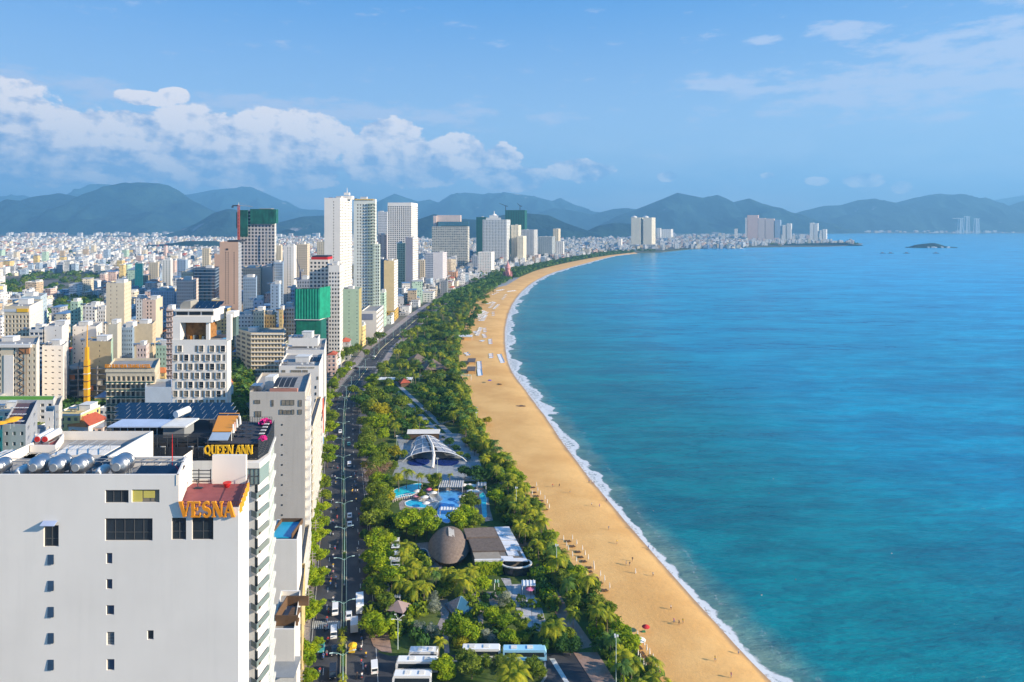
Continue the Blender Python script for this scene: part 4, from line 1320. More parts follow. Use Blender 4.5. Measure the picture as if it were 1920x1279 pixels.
sg = empty('hotel_sign', (xa(383, YQ - .5), YQ - .5, za(850, YQ)), 0, 'yellow serif letters spelling QUEEN ANN on the dark slatted roof screen', 'sign')
WQ = serif_sign('QUEEN ANN', 1.62, .3, GOLD, sg, (0, 0, 0), adv=.9, stretch=.87)
b = MB(); b.box(0, WQ, .3, .4, .1, .2); b.build('fixing_rail', DARKM, sg)
# ------------------------------------------------------------------ the towers and hotels of the city, near to far
def ex_beige(B, fp, zt):
 a, c = Vector(fp[1]), Vector(fp[2])
 d = (c - a).normalized()
 n_ = Vector((d.y, -d.x))
 fh = 3.4
 for r in range(17):
  z = zt - 4.5 - r * fh
  for k, (u0, u1) in enumerate(((2, 9),)):
   b = MB()
   p = [a + d * u0, a + d * u0 + n_ * 1.5, a + d * u1 + n_ * 1.5, a + d * u1]
   b.prism([tuple(B.rel(q))[:2] for q in p], z - .9, z + .9)
   B.part('balcony', b, WHITE2)
 x0, x1 = xa(515, 234), xa(555, 234)
 for k in range(4):
  b = MB()
  w_ = (x1 - x0) / 4
  xx = x0 + k * w_
  for j in range(5):
   t0, t1 = j / 5, (j + 1) / 5
   f_ = lambda t: (232 + 5 * t, zt + 1.4 + 2.2 * math.sin(t * 1.5))
   (ya, z_a), (yb, z_b) = f_(t0), f_(t1)
   b.quad(B.rel((xx + .1, ya, z_a)), B.rel((xx + w_ - .1, ya, z_a)), B.rel((xx + w_ - .1, yb, z_b)), B.rel((xx + .1, yb, z_b)))
  B.part('curved_canopy', b, DARKM)
 b = MB(); b.box(*(x0 - 1 - B.loc.x, x1 + 1 - B.loc.x, 232 - B.loc.y, 233 - B.loc.y, zt - .9, zt + .9)); B.part('terrace_wall', b, mat('brick_pink', (.42, .2, .15)))
 b = MB(); b.box(xa(497, 238) - B.loc.x, xa(513, 238) - B.loc.x, 238 - B.loc.y, 243 - B.loc.y, zt - 1, zt + 3.5); B.part('stair_house', b, WHITE2)
 for k in range(3):
  b = MB(); x = xa(474 + k * 6, 233.5)
  b.tube(B.rel((x, 233, zt + .6)), B.rel((x, 236, zt + .9)), 1.1, 1.1, 12); B.part('water_tank', b, STEEL)
 for (x0_, x1_, y0_, y1_) in ((477, 488, 750, 757), (509, 513, 750, 762), (528, 552, 750, 760), (560, 566, 750, 762), (478, 490, 771, 782), (524, 530, 768, 777), (531, 546, 769, 777), (547, 552, 768, 777), (559, 566, 768, 777)):
  o = bpy.data.objects.new('window', win_mesh(xa(x1_, 231) - xa(x0_, 231), (y1_ - y0_) * 231 / F, 'cf'))
  COL.objects.link(o); o.parent = B.root
  o.location = B.rel(((xa(x0_, 231) + xa(x1_, 231)) / 2, 230.93, za(y1_, 231)))
 for r in range(22):
  o = bpy.data.objects.new('window', win_mesh(.5, .55, 'd'))
  COL.objects.link(o); o.parent = B.root
  o.location = B.rel((xa(529, 231), 230.93, za(798 + 18.8 * r, 231)))
tower('apartment_hotel', 'plain beige hotel slab with curved dark roof canopies, right behind the QUEEN ANN terrace', 468, 572, 735, 231, 30, 583, BEIGE, 3.4, 6, 5, .45, .5,
front=False, kit=False, extra=ex_beige, cat='hotel', land='beige slab with curved dark canopies')
tower('street_hotel', 'narrow tan hotel with brown balcony bays along the pavement, behind the beige slab', 577, 586, 800, 264, 46, 602, CREAM, 3.4, 1, 9, .6, .5, cat='hotel', bands=(.5, .35, 3), trim=WHITE2, kit=False)
def ex_pool(B, fp, zt):
 b = MB(); b.box(.6 - 7, 6, -3, 2.6, zt - .5, zt - .3); B.part('pool', b, mat('pool_small', (.02, .35, .55), .1))
def ex_low(B, fp, zt):
 x0, x1 = xa(514, 201), xa(546, 201)
 b = MB(); b.box(x0 - B.loc.x, x1 - B.loc.x, 202 - B.loc.y, 206 - B.loc.y, zt - .2, zt + .1); B.part('pool', b, mat('pool_small', (.02, .35, .55), .1))
 b = MB()
 b.quad(B.rel((x0, 200.9, zt - 1.6)), B.rel((x1, 200.9, zt - 1.6)), B.rel((x1, 200.9, zt - .5)), B.rel((x0, 200.9, zt - .5))); B.part('planted_edge', b, mat('planter_green', (.05, .11, .02)))
tower('white_block', 'white party-wall block with a blue rooftop pool, below the beige slab', 508, 557, 1012, 175, 12, 566, WHITE, 3.4, 4, 3, front=False, side=False, kit=False, extra=lambda B, fp, zt: (
B.part('pool', MB().box(-4.2, 1.2, -4, 5, zt - .6, zt - .25), mat('pool_small', (.02, .35, .55), .1)),
B.part('deck_frame', MB().box(-4.4, -4.2, -4.2, 5, zt - .5, zt + .7).box(1.3, 1.5, -4.2, 5, zt - .5, zt + .7).box(-4.2, 1.3, 5, 5.2, zt - .5, zt + .7), BROWN)), cat='building')
tower('roof_terrace_house', 'white building with a brown timber roof terrace, nearest the pavement at the bottom', 512, 552, 1180, 150, 16, 563, WHITE, 3.4, 3, 3, front=False, side=False, kit=False, extra=lambda B, fp, zt: (
B.part('pergola', MB().box(-3, 2.2, -5, -4.8, zt - 1, zt + 1.3).box(-3, -2.8, -4.8, 3, zt - 1, zt + 1.3).box(-3, 2.2, 3, 3.2, zt - 1, zt + 1.3).box(-2.6, 1.9, -4.4, -3.0, zt - 1, zt - .3).box(-1, 1, -2, 1, zt - 1, zt - .2), BROWN)), cat='building')
tower('street_shophouse', 'low white shophouse with a grey metal roof at the bottom edge of the photo', 512, 556, 1262, 148, 1.5, 556, WHITE2, 3.4, 3, 1, front=False, side=False, kit=False, cat='building', extra=lambda B, fp, zt: (
B.part('roof', MB().add([(-3, -2.5, zt + .2), (2.6, -2.5, zt + .2), (2.6, 2.5, zt + 1.6), (-3, 2.5, zt + 1.6), (-3, -2.5, zt + .1), (2.6, -2.5, zt + .1), (2.6, 2.5, zt + 1.5), (-3, 2.5, zt + 1.5)], [(0, 1, 2, 3), (7, 6, 5, 4), (0, 4, 5, 1), (1, 5, 6, 2), (2, 6, 7, 3), (3, 7, 4, 0)]), GREYM)))
tower('street_shophouse', 'cream shophouse row wall with balconies beside the pavement trees, below the tan hotel', 557, 566, 1075, 196, 32, 580, CREAM, 3.4, 1, 6, .6, .5, cat='building', bands=(.4, .3, 3), trim=WHITE2, kit=False)
tower('street_shophouse', 'yellow fronted narrow shophouse by the pavement at the bottom', 553, 566, 1130, 172, 20, 572, YELLOW, 3.4, 2, 4, .6, .5, cat='building', kit=False)
def ex_w4(B, fp, zt):
 for (x0_, x1_, y0_, y1_) in ((528, 535, 694, 699), (545, 565, 694, 701), (567, 577, 694, 701), (528, 534, 706, 711), (545, 565, 706, 713), (567, 577, 706, 713), (594, 597, 706, 712)):
  o = bpy.data.objects.new('window', win_mesh(xa(x1_, 340) - xa(x0_, 340), (y1_ - y0_) * 340 / F, 'cf'))
  COL.objects.link(o); o.parent = B.root
  o.location = B.rel(((xa(x0_, 340) + xa(x1_, 340)) / 2, 339.93, za(y1_, 340)))
 for r in range(9):
  o = bpy.data.objects.new('window', win_mesh(.7, 1.5, 'df'))
  COL.objects.link(o); o.parent = B.root
  o.location = B.rel((xa(592, 340), 339.93, za(729 + 12.4 * r, 340)))
 o = plain_sign('DENDRO GOLD', 1.2, mat('pale_letters', (.5, .42, .3)), B.root, B.rel((xa(556, 340), 339.9, za(691, 340))), .1, 'lettering', 9)
tower('apartment_hotel', 'white tower with one narrow column of windows, behind the beige slab', 523, 598, 686, 340, 34, 606, WHITE, 3.35, 6, 8, .3, .45, front=False, extra=ex_w4, cat='hotel', pv=4, land='white tower with one window column')
tower('street_hotel', 'lower white hotel wall with a tall red banner beside the pavement trees', 598, 604, 790, 342, 50, 611, WHITE2, 3.4, 1, 8, .5, .5, cat='hotel', kit=False)
bn = empty('banner', (xa(604.5, 352), 352, 0), 0, 'tall narrow red banner hanging down the white hotel flank by the pavement', 'banner')
b = MB(); b.box(0, .3, 0, 1.6, 12, 30); b.build('cloth', mat('banner_red', (.55, .10, .05), .6), bn)
b = MB(); b.box(0, .32, 0, 1.6, 2, 9.9); b.build('lower_panel', mat('banner_blue', (.15, .3, .5), .6), bn)
tower('apartment_hotel', 'white stepped hotel with open roof terrace, behind the tower with one window column', 536, 608, 656, 405, 40, 612, WHITE, 3.4, 9, 8, .45, .4, cat='hotel', skip=lambda r, c: (r * 3 + c) % 3 != 0)
tower('roof_storey', 'white penthouse block on top of the white stepped hotel', 541, 596, 634, 418, 14, 600, WHITE, 3.4, 3, 3, front=False, z0=45, cat='penthouse', side=False)
def ex_stag(B, fp, zt):
 Y = 250
 fh = 16.9
 rr = random.Random(3)
 for r in range(9):
  ytop = 648 + r * fh
  shift = 0 if r % 2 == 0 else 9.5
  x = 325 + (8 if r % 2 == 0 else 0)
  k = 0
  while x < 424:
   if k % 2 == 0:
    w_, stl = 8.5, rr.choice(['cf', 'df', 'cf'])
   else:
    w_, stl = 3.2, 'cf'
   if x + w_ < 425 and not (r == 0 and k in (1, 2, 5)):
    ww_, hh_ = w_ * Y / F, 11.6 * Y / F
    b = MB()
    if w_ > 5:
     b.box(-ww_ / 2 - .1, -ww_ / 2, -.2, .0, -.1, hh_ + .1)
     b.box(ww_ / 2, ww_ / 2 + .1, -.2, .0, -.1, hh_ + .1)
     b.box(-ww_ / 2, ww_ / 2, -.2, 0, hh_, hh_ + .1)
     b.box(-ww_ / 2, ww_ / 2, -.3, 0, -.12, 0)
    o = bpy.data.objects.new('window', win_mesh(ww_, hh_, stl))
    COL.objects.link(o); o.parent = B.root
    o.location = B.rel((xa(x + w_ / 2, Y), Y - .03, za(ytop + 11.6, Y)))
    if w_ > 5:
     c = b.build('surround', WHITE, o)
     c = MB(); c.box(-ww_ / 2, ww_ / 2, -.29, -.26, .85, .95); c.build('rail', GREYM, o)
   x += w_ + (4.6 if k % 2 == 0 else 3.9)
   k += 1
 z1 = za(637, Y)
 X = lambda px, d=0: xa(px, Y + d) - B.loc.x
 b = MB()
 y_ = Y - B.loc.y
 b.box(X(323), X(396), y_ + .4, y_ + 11, z1 + 6.2, z1 + 8.4)
 b.box(X(323), X(337), y_ + .35, y_ + 11, z1 - .2, z1 + 6.19)
 b.box(X(384), X(390), y_ + 1, y_ + 2, z1 - .2, z1 + 6.19)
 b.box(X(323), X(396), y_ + 2.5, y_ + 11, z1 + 8.41, z1 + 10.2)
 b.box(X(322), X(397), y_ + 1.5, y_ + 11.5, z1 + 10.21, z1 + 10.9)
 b.box(X(424), X(432.5), y_ + .2, y_ + 1.6, z1 - .2, z1 + 9.2)
 b.box(X(409), X(424), y_ + 7, y_ + 12, z1 + 7.2, z1 + 9.3)
 B.part('roof_frame', b, WHITE)
 b = MB(); b.box(X(337), X(384), y_ + 4.5, y_ + 10, z1 - .1, z1 + 6.1); B.part('bar_room', b, mat('bar_warm', (.34, .16, .05), .8, .6, .8))
 b = MB(); b.box(X(408), X(424), y_ + 9, y_ + 11.5, z1, z1 + 7.1); B.part('glass_wall', b, mat('grey_green_glass', (.12, .17, .15), .15))
 b = MB(); b.box(X(410), X(426), y_ + 1, y_ + 4.5, z1 - .5, z1 - .05); B.part('pool', b, mat('pool_small', (.02, .35, .55), .1))
 for k in range(7):
  b = MB(); x = X(345 + k * 5.6)
  b.box(x, x + .7, y_ + 2.4, y_ + 3.1, z1 - .5, z1 + rr.uniform(.7, 1.4)); B.part('terrace_seat', b, [BROWN, ORANGE, CREAM][k % 3])
 for k in range(3):
  b = MB(); b.box(X(325 + k * 24), X(346 + k * 24), y_ + 2.4, y_ + 2.5, z1 + 8.7, z1 + 9.9); B.part('window', b, G1)
 for k in range(4):
  for j in range(2):
   b = MB(); b.box(0, 2.3, 0, 2.6, 0, .08, 0, Matrix.Rotation(math.radians(25), 4, 'X'))
   o = B.part('solar_panel', b, PV); o.location = (X(352) + k * 2.5, y_ + 3.2 + j * 3.2, z1 + 11.1 + j * .9)
 b = MB()
 pts = [(X(330), z1 + 10.9), (X(330), z1 + 12.4), (X(338), z1 + 13.8), (X(350), z1 + 13.8), (X(350), z1 + 10.9)]
 b.add([(a, y_ + 3, c) for a, c in pts] + [(a, y_ + 9, c) for a, c in pts], [(0, 4, 3, 2, 1), (5, 6, 7, 8, 9)] + [(i, (i + 1) % 5, 5 + (i + 1) % 5, 5 + i) for i in range(5)])
 B.part('lift_house', b, mat('lift_grey', (.33, .31, .27)))
tower('boutique_hotel', 'white hotel with staggered tall windows, an open roof bar and solar panels', 323, 426, 637, 250, 12, 433.5, WHITE, 3.3, 3, 3, .18, .9, front=False, kit=False, extra=ex_stag, cat='hotel', padz=2.5, frame='', land='white hotel with staggered windows')
def ex_red(B, fp, zt):
 Y = 300
 for r in range(8):
  z = za(716 + 14.1 * r, Y)
  b = MB()
  n = 10
  x0, x1 = xa(199, Y), xa(290, Y)
  pts = []
  for k in range(n * 2 + 1):
   pts.append((x0 + (x1 - x0) * k / (2 * n) - B.loc.x, Y - B.loc.y - (1.5 if k % 2 else .9)))
  poly = pts + [(x1 - B.loc.x, Y - .05 - B.loc.y), (x0 - B.loc.x, Y - .05 - B.loc.y)]
  b.prism(poly, z - .75, z - .35)
  o = B.part('balcony', b, CREAM)
  c = MB()
  for p_, q_ in zip(pts, pts[1:]):
   c.quad((p_[0], p_[1], z - .34), (q_[0], q_[1], z - .34), (q_[0], q_[1], z + .3), (p_[0], p_[1], z + .3))
  c.build('glass_rail', mat('rail_dark_green', (.03, .09, .08), .2), o)
 b = MB()
 b.box(xa(198, Y) - B.loc.x, xa(291, Y) - B.loc.x, Y - .4 - B.loc.y, Y + .0 - B.loc.y - .02, zt - 1.8, zt - .6)
 B.part('cornice', b, CREAM)
tower('hotel_building', 'cream hotel with dark green scalloped balconies under RED SUN letters', 199, 291, 690, 300, 22, 300, CREAM, 3.3, 10, 4, .66, .6, st='ccd', frame='f', kit=False, extra=ex_red, cat='hotel', padz=3, land='cream RED SUN hotel')
sg = empty('hotel_sign', (xa(198, 300), 299.5, za(690, 300)), 0, 'orange letters reading RED SUN NHA TRANG HOTEL on the cream hotel roof edge', 'sign')
plain_sign('RED SUN NHA TRANG HOTEL', 2.0, ORANGE, sg, (0, 0, .25), .2, 'letters', (284 - 198) * 300 / F, bold=.06)
b = MB(); b.box(-.2, 20.6, .2, .3, 0, .25); b.build('rail', DARKM, sg)
LANDMARKS.append(('RED SUN sign', 245, 688))
tower('hotel_annex', 'pale blue annex with dark roof deck and parasols right of the cream RED SUN hotel', 272, 322, 726, 290, 15, 322, mat('annex_blue', (.5, .56, .62)), 3.4, 4, 1, .6, .5, front=False, side=False, cat='building', kit=False)
def ex_stair(B, fp, zt):
 Y = 400
 rr = lambda px, py, d=0: (xa(px, Y) - B.loc.x, Y + d - B.loc.y, za(py, Y))
 b = MB()
 for k in range(7):
  y0 = 655 + k * 12.5
  for (p0, q0_, p1, q1_) in ((36, y0, 46, y0 + 6.2), (46, y0 + 6.2, 36, y0 + 12.5)):
   b.tube(rr(p0, q0_, -.5), rr(p1, q1_, -.5), .22, .22, 5)
 b.tube(rr(33, 655, -.5), rr(33, 742, -.5), .15, .15, 5)
 b.tube(rr(50, 655, -.5), rr(50, 742, -.5), .15, .15, 5)
 B.part('fire_stair', b, BROWN)
 b = MB(); b.box(rr(8, 0)[0], rr(26, 0)[0], Y - .4 - B.loc.y, Y - .02 - B.loc.y, za(742, Y), za(666, Y)); B.part('blank_panel', b, WHITE)
 b = MB(); b.box(rr(-14, 0)[0], rr(60, 0)[0], Y - 1.2 - B.loc.y, Y + 2 - B.loc.y, za(651, Y), za(646, Y)); B.part('roof_slab', b, WHITE)
 b = MB(); b.box(rr(36, 0)[0], rr(56, 0)[0], Y - .4 - B.loc.y, Y - .02 - B.loc.y, za(663, Y), za(651, Y)); B.part('orange_panel', b, mat('rust_panel', (.45, .2, .08)))
tower('hotel_building', 'white building with a brown zigzag fire stair, cut by the left edge', -14, 68, 646, 400, 30, 74, CREAM, 3.4, 9, 4, .35, .5, extra=ex_stair, cat='building', cols_set={0, 1, 4, 5, 7, 8}, swm=WHITE, land='building with the brown zigzag fire stair')
tower('podium', 'low podium with a bright green lawn roof under the zigzag fire stair', -10, 100, 750, 372, 9, 104, WHITE2, 3.4, 8, 3, kit=False, cat='building', roofm=mat('lawn_roof', (.10, .28, .02), .9), par=.2)
def ex_sign31(B, fp, zt):
 b = MB(); b.box(xa(32, 480) - B.loc.x, xa(53, 480) - B.loc.x, 479.6 - B.loc.y, 479.95 - B.loc.y, zt - 4.2, zt - 1.8); B.part('yellow_sign', b, GOLD)
 b = MB(); b.box(xa(8, 480) - B.loc.x, xa(31, 480) - B.loc.x, 479.7 - B.loc.y, 479.95 - B.loc.y, zt - 4, zt - 2.2); B.part('grey_sign', b, mat('sgn', (.55, .58, .62)))
tower('hotel_building', 'big white hotel with square window grid and a small yellow sign, by the left edge', 8, 55, 574, 480, 42, 80, CREAM, 3.2, 7, 7, .55, .62, sww=.35, swh=.45, st='cccd', frame='w', swm=WHITE, extra=ex_sign31, cat='hotel', padz=6, land='white hotel with the square window grid')
tower('office_block', 'pale blue block behind the big white grid hotel', 40, 76, 556, 560, 30, 88, mat('pale_blue', (.5, .6, .66)), 3.4, 8, 4, .6, .4, cat='building')
tower('white_block', 'blank white block right of the big white grid hotel', 83, 116, 612, 470, 26, 129, WHITE, 3.4, 4, 3, .3, .22, cat='building', cols_set={2}, scset={1})
tower('white_block', 'lower white block with small dark windows under the blank white block', 79, 118, 648, 430, 16, 128, WHITE, 3.4, 3, 3, .4, .2, cat='building', side=False)
tower('office_block', 'blue banded office low rise in front of the big white grid hotel', 55, 80, 618, 468, 12, 84, WHITE2, 3.4, 3, 2, .8, .5, st='b', cat='building')
tower('white_block', 'broad white block with two window columns behind the yellow crane', 136, 180, 612, 500, 24, 192, WHITE, 3.4, 6, 4, .3, .3, cat='building', cols_set={0, 2}, scset={1, 2})
tower('office_block', 'ochre topped tan block behind the yellow crane', 165, 208, 640, 450, 18, 212, mat('ochre', (.48, .38, .22)), 3.4, 5, 2, .2, .35, cat='building', swm=PALEG, cols_set={2})
tower('apartment_tower', 'tall cream tower with a dotted window column, left of the staggered window hotel', 199, 233, 531, 560, 24, 246, CREAM, 3.3, 6, 5, .28, .42, sww=.35, cols_set={1, 3}, frame='', land='tall cream tower with dotted windows')
tower('apartment_tower', 'beige block in front of the tall cream tower', 203, 220, 608, 480, 16, 228, mat('beige2', (.6, .54, .42)), 3.4, 3, 3, front=False, side=False)
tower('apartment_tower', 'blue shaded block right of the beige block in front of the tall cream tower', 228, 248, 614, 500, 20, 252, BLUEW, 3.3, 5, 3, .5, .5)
tower('apartment_tower', 'brown and beige tower right of the tall cream tower', 267, 292, 562, 600, 28, 305, PINK, 3.2, 4, 3, .45, .5, swm=CREAM, side=False, st='d', cols_set={1, 2}, land='brown and beige tower')
tower('warehouse_block', 'blank sandy block below the brown and beige tower', 249, 286, 607, 520, 18, 292, mat('sandy', (.66, .52, .34)), 3.4, 3, 4, front=False)
tower('apartment_tower', 'pinkish cream tower with many ledges behind the staggered window hotel', 331, 362, 526, 700, 34, 372, PINK, 3.4, 7, 4, .3, .4, bands=(.4, .35, 3), trim=WHITE, st='c', land='pinkish tower with many ledges')
tower('apartment_tower', 'small cream tower topping the pinkish tower with ledges from behind', 340, 362, 510, 760, 30, 372, CREAM, 3.4, 5, 3, .3, .4)
tower('glass_tower', 'dark blue glass tower left of the peach tower', 363, 404, 503, 750, 30, 411, BLUEG, 3.5, 5, 3, .5, .55, st='bbd', bands=(.3, .4, 3), trim=mat('pale_band', (.35, .42, .5)), land='dark blue glass tower')
tower('apartment_tower', 'short peach block directly left of the peach tower', 402, 412, 477, 780, 20, 413, PEACH, 3.4, 3, 2, front=False, side=False)
def ex_peach(B, fp, zt):
 Y = 680
 for r in range(24):
  for px in (423.2, 428, 439):
   o = bpy.data.objects.new('window', win_mesh(1.0, .95, 'd'))
   COL.objects.link(o); o.parent = B.root
   o.location = B.rel((xa(px, Y), Y - .06, za(475 + r * 4.1, Y)))
 b = MB(); b.box(xa(424, Y) - B.loc.x, xa(444, Y) - B.loc.x, 2 - 12, 10, zt, zt + 1.8); B.part('roof_rail', b, DARKM)
 b = MB(); b.box(xa(424, Y) - B.loc.x, xa(428, Y) - B.loc.x, Y - .3 - B.loc.y, Y - .05 - B.loc.y, za(469, Y), za(466, Y)); B.part('emblem', b, DARKM)
tower('peach_tower', 'tall peach tower with three columns of dot windows', 412, 447, 454, 680, 26, 453, PEACH, 3.3, 1, 3, .4, .5, front=False, kit=False, extra=ex_peach, swm=GREYW, land='peach tower with dot windows')
def ex_net(B, fp, zt):
 Y = 1000
 X = lambda px: xa(px, Y) - B.loc.x
 y_ = Y - B.loc.y
 for (p0, p1, a, c, d0) in ((470.2, 516, 392, 420, -2.5), (451, 466.5, 394, 444, -4.5), (441.5, 450.5, 398, 428, 3)):
  b = MB(); b.box(X(p0), X(p1), y_ + d0, y_ + d0 + 1.2, za(c, Y), za(a, Y)); B.part('green_netting', b, mat('net_tower', (.015, .13, .095), .9, .6, .09, stain=.5))
 b = MB(); b.box(X(515.8) - .5, X(515.8) + 1.5, y_ - 1, y_ + 9, za(419, Y), za(392.5, Y)); B.part('green_netting', b, NETD)
 b = MB(); b.box(X(484), X(506), y_ + 5, y_ + 18, zt, zt + 2.5); B.part('roof_core', b, CONC)
 b = MB()
 for k in range(12):
  b.box(X(500), X(502), y_ - 3.5, y_ - 3, za(437 + k * 4, Y) - 3.4, za(437 + k * 4, Y))
 B.part('hoist_mast', b, GREYM)
tower('unfinished_tower', 'unfinished tower with dark green netting round its upper floors', 445, 515, 394, 1000, 45, 518, mat('grey_frame', (.58, .53, .49)), 5.0, 11, 4, .62, .62, st='ddb', kit=False, extra=ex_net, land='unfinished tower with green netting', swm=WHITE2)
cr = empty('tower_crane', (xa(447.5, 985), 985, 0), 0, 'red tower crane standing against the unfinished green netted tower', 'crane')
b = MB()
zc = za(384, 985)
for a, c in ((-1, -1), (1, -1), (1, 1), (-1, 1)):
 b.box(a - .25, a + .25, c - .25, c + .25, 0, zc)
for k in range(int(zc / 4)):
 b.tube((-1, -1, k * 4), (1, -1, k * 4 + 4), .18, .18, 4)
 b.tube((1, -1, k * 4), (1, 1, k * 4 + 4), .18, .18, 4)
b.build('mast', mat('crane_red', (.42, .08, .05), .6), cr)
b = MB(); b.box(-9, -1, -.8, .8, zc - 2.2, zc - .4); b.box(-10, -7.5, -1.1, 1.1, zc - 4.2, zc - 2.3); b.build('counter_jib', mat('crane_dark', (.05, .07, .1)), cr)
b = MB(); b.tube((1, 0, zc - 1), (18, 6, zc - 2.5), .5, .3, 5); b.tube((0, 0, zc + 3), (15, 5, zc - 1.8), .15, .15, 4); b.tube((0, 0, zc - 1), (0, 0, zc + 3), .5, .2, 4); b.build('jib', GREYM, cr)
M_ = [
('cream slab tower seen just right of the green netted tower', 514, 527, 460, 1150, 30, 530, CREAM, 3, 2, .3, .4, {}),
('slim white tower with two dotted window columns', 532, 551, 461, 900, 26, 556, WHITE, 4, 3, .35, .5, dict(cols_set={1, 2})),
('grey and cream tower right of the slim white dotted tower', 556, 576, 458, 1020, 40, 581, CREAM, 5, 3, .4, .5, dict(bands=(.4, .5, 3), trim=PINK)),
('small cream block on the skyline before the white twin tower', 594, 608, 453, 1500, 40, 609, CREAM, 4, 2, .4, .4, {}),
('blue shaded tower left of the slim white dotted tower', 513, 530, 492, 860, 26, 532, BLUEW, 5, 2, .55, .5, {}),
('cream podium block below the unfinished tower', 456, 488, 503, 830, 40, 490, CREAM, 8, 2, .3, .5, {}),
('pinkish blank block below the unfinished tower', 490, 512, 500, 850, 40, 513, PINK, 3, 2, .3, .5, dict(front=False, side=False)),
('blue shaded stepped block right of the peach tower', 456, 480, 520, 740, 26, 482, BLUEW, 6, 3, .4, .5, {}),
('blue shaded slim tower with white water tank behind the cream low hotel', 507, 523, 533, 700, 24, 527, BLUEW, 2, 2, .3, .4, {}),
('blue block with dark glass hat behind the cream low hotel', 475, 493, 563, 600, 18, 495, mat('bl2', (.42, .48, .58)), 2, 2, .3, .4, {}),
('tan block with stepped ledges behind the cream low hotel', 475, 495, 583, 570, 18, 497, CREAM, 4, 2, .4, .5, {}),
('small tan house block with yellow wall right of the stepped tan block', 494, 516, 590, 580, 18, 518, YELLOW, 4, 2, .4, .5, {}),
('narrow yellow party wall left of the blue shaded grid block', 523, 530, 581, 575, 12, 531, YELLOW, 1, 1, .3, .3, {}),
('white low block under the peach tower', 440, 476, 590, 590, 20, 478, WHITE2, 6, 2, .5, .4, {}),
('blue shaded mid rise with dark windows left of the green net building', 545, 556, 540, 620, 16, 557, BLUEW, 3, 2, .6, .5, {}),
('grey tower with navy crane on it left of the white and red hotel', 556, 580, 524, 640, 18, 581, GREYW, 5, 2, .5, .5, {}),
('pale blue mid rise left of the pinkish tower with ledges', 282, 326, 545, 780, 30, 328, mat('bl3', (.44, .50, .60)), 9, 2, .35, .5, {}),
('teal glass block behind the pale blue mid rise', 253, 267, 494, 1150, 30, 269, TEALG, 3, 2, .3, .5, {}),
('cream tower far behind left of the teal glass block', 280, 296, 492, 1250, 30, 299, CREAM, 4, 2, .35, .5, {}),
('white tower right of the far cream tower', 304, 320, 487, 1200, 30, 324, WHITE, 3, 2, .35, .5, {}),
('white tower with blue flank left of the dark blue glass tower', 332, 348, 487, 1150, 30, 352, BLUEW, 3, 2, .35, .5, {}),
('pale tower left of the short peach block', 379, 392, 466, 1250, 30, 396, CREAM, 3, 2, .35, .5, {}),
('pale green block beside the white houses left of centre', 132, 146, 566, 650, 18, 155, PALEG, 2, 2, .4, .4, {}),
('white house block with dark windows right of the pale green block', 160, 178, 572, 640, 16, 182, WHITE, 3, 2, .5, .5, {}),
('white grid block left of the tall cream tower', 184, 197, 580, 600, 16, 200, WHITE, 3, 2, .6, .5, {}),
('small tan house with red hat in front of the sandy block', 256, 274, 648, 440, 10, 280, PINK, 3, 2, .45, .5, {}),
('green shaded house row left of the staggered window hotel', 292, 322, 648, 480, 14, 323, PALEG, 5, 2, .4, .5, {}),
('brown ledged narrow block left of the staggered window hotel', 312, 323, 580, 420, 12, 324, PINK, 2, 1, .5, .5, dict(bands=(.5, .5, 3), trim=BROWN)),
('white slim tower behind the yellow fronted tree block', 255, 266, 560, 700, 16, 268, WHITE2, 2, 2, .4, .5, {}),
]
for (lab, p0, p1, yt, Y, dp, p2, wm, c1, c2, a, h, kw) in M_:
 tower('city_tower' if yt < 545 else 'city_block', lab, p0, p1, yt, Y, dp, p2, wm, 3.4, c1, c2, a, h, cat='tower' if yt < 545 else 'building', **kw)
LANDMARKS += [('slim white dotted tower', 542, 460), ('far teal glass block', 260, 494), ('pale green block', 143, 566), ('pale blue mid rise', 304, 545)]
cr = empty('luffing_crane', (xa(563, 640), 640, za(524, 640)), 0, 'small navy luffing crane over the grey block beside the white and red hotel', 'crane')
b = MB(); b.box(-.6, .6, -.6, .6, 0, 9); b.build('mast', mat('navy', (.03, .05, .12)), cr)
b = MB(); b.tube((0, 0, 8.5), (-3.5, 0, 19), .5, .25, 5); b.build('jib', mat('navy', (.03, .05, .12)), cr)
b = MB(); b.box(-.9, 3, -.8, .8, 7.4, 9.4); b.build('cab', GREYW, cr)
tower('long_hotel', 'long cream and yellow hotel with rows of open balconies among trees', 471, 532, 624, 545, 26, 534, mat('warm_cream', (.74, .60, .38)), 3.45, 10, 4, .74, .55, st='cc', bands=(.7, .6, 3), trim=WHITE, cat='hotel', left=3, x3=xa(446, 575), land='long cream hotel with open balconies')
tower('shaded_grid_block', 'blue shaded block with a grid of dark windows left of the green net building', 532, 556, 575, 590, 18, 557, BLUEW, 3.4, 5, 2, .6, .5)
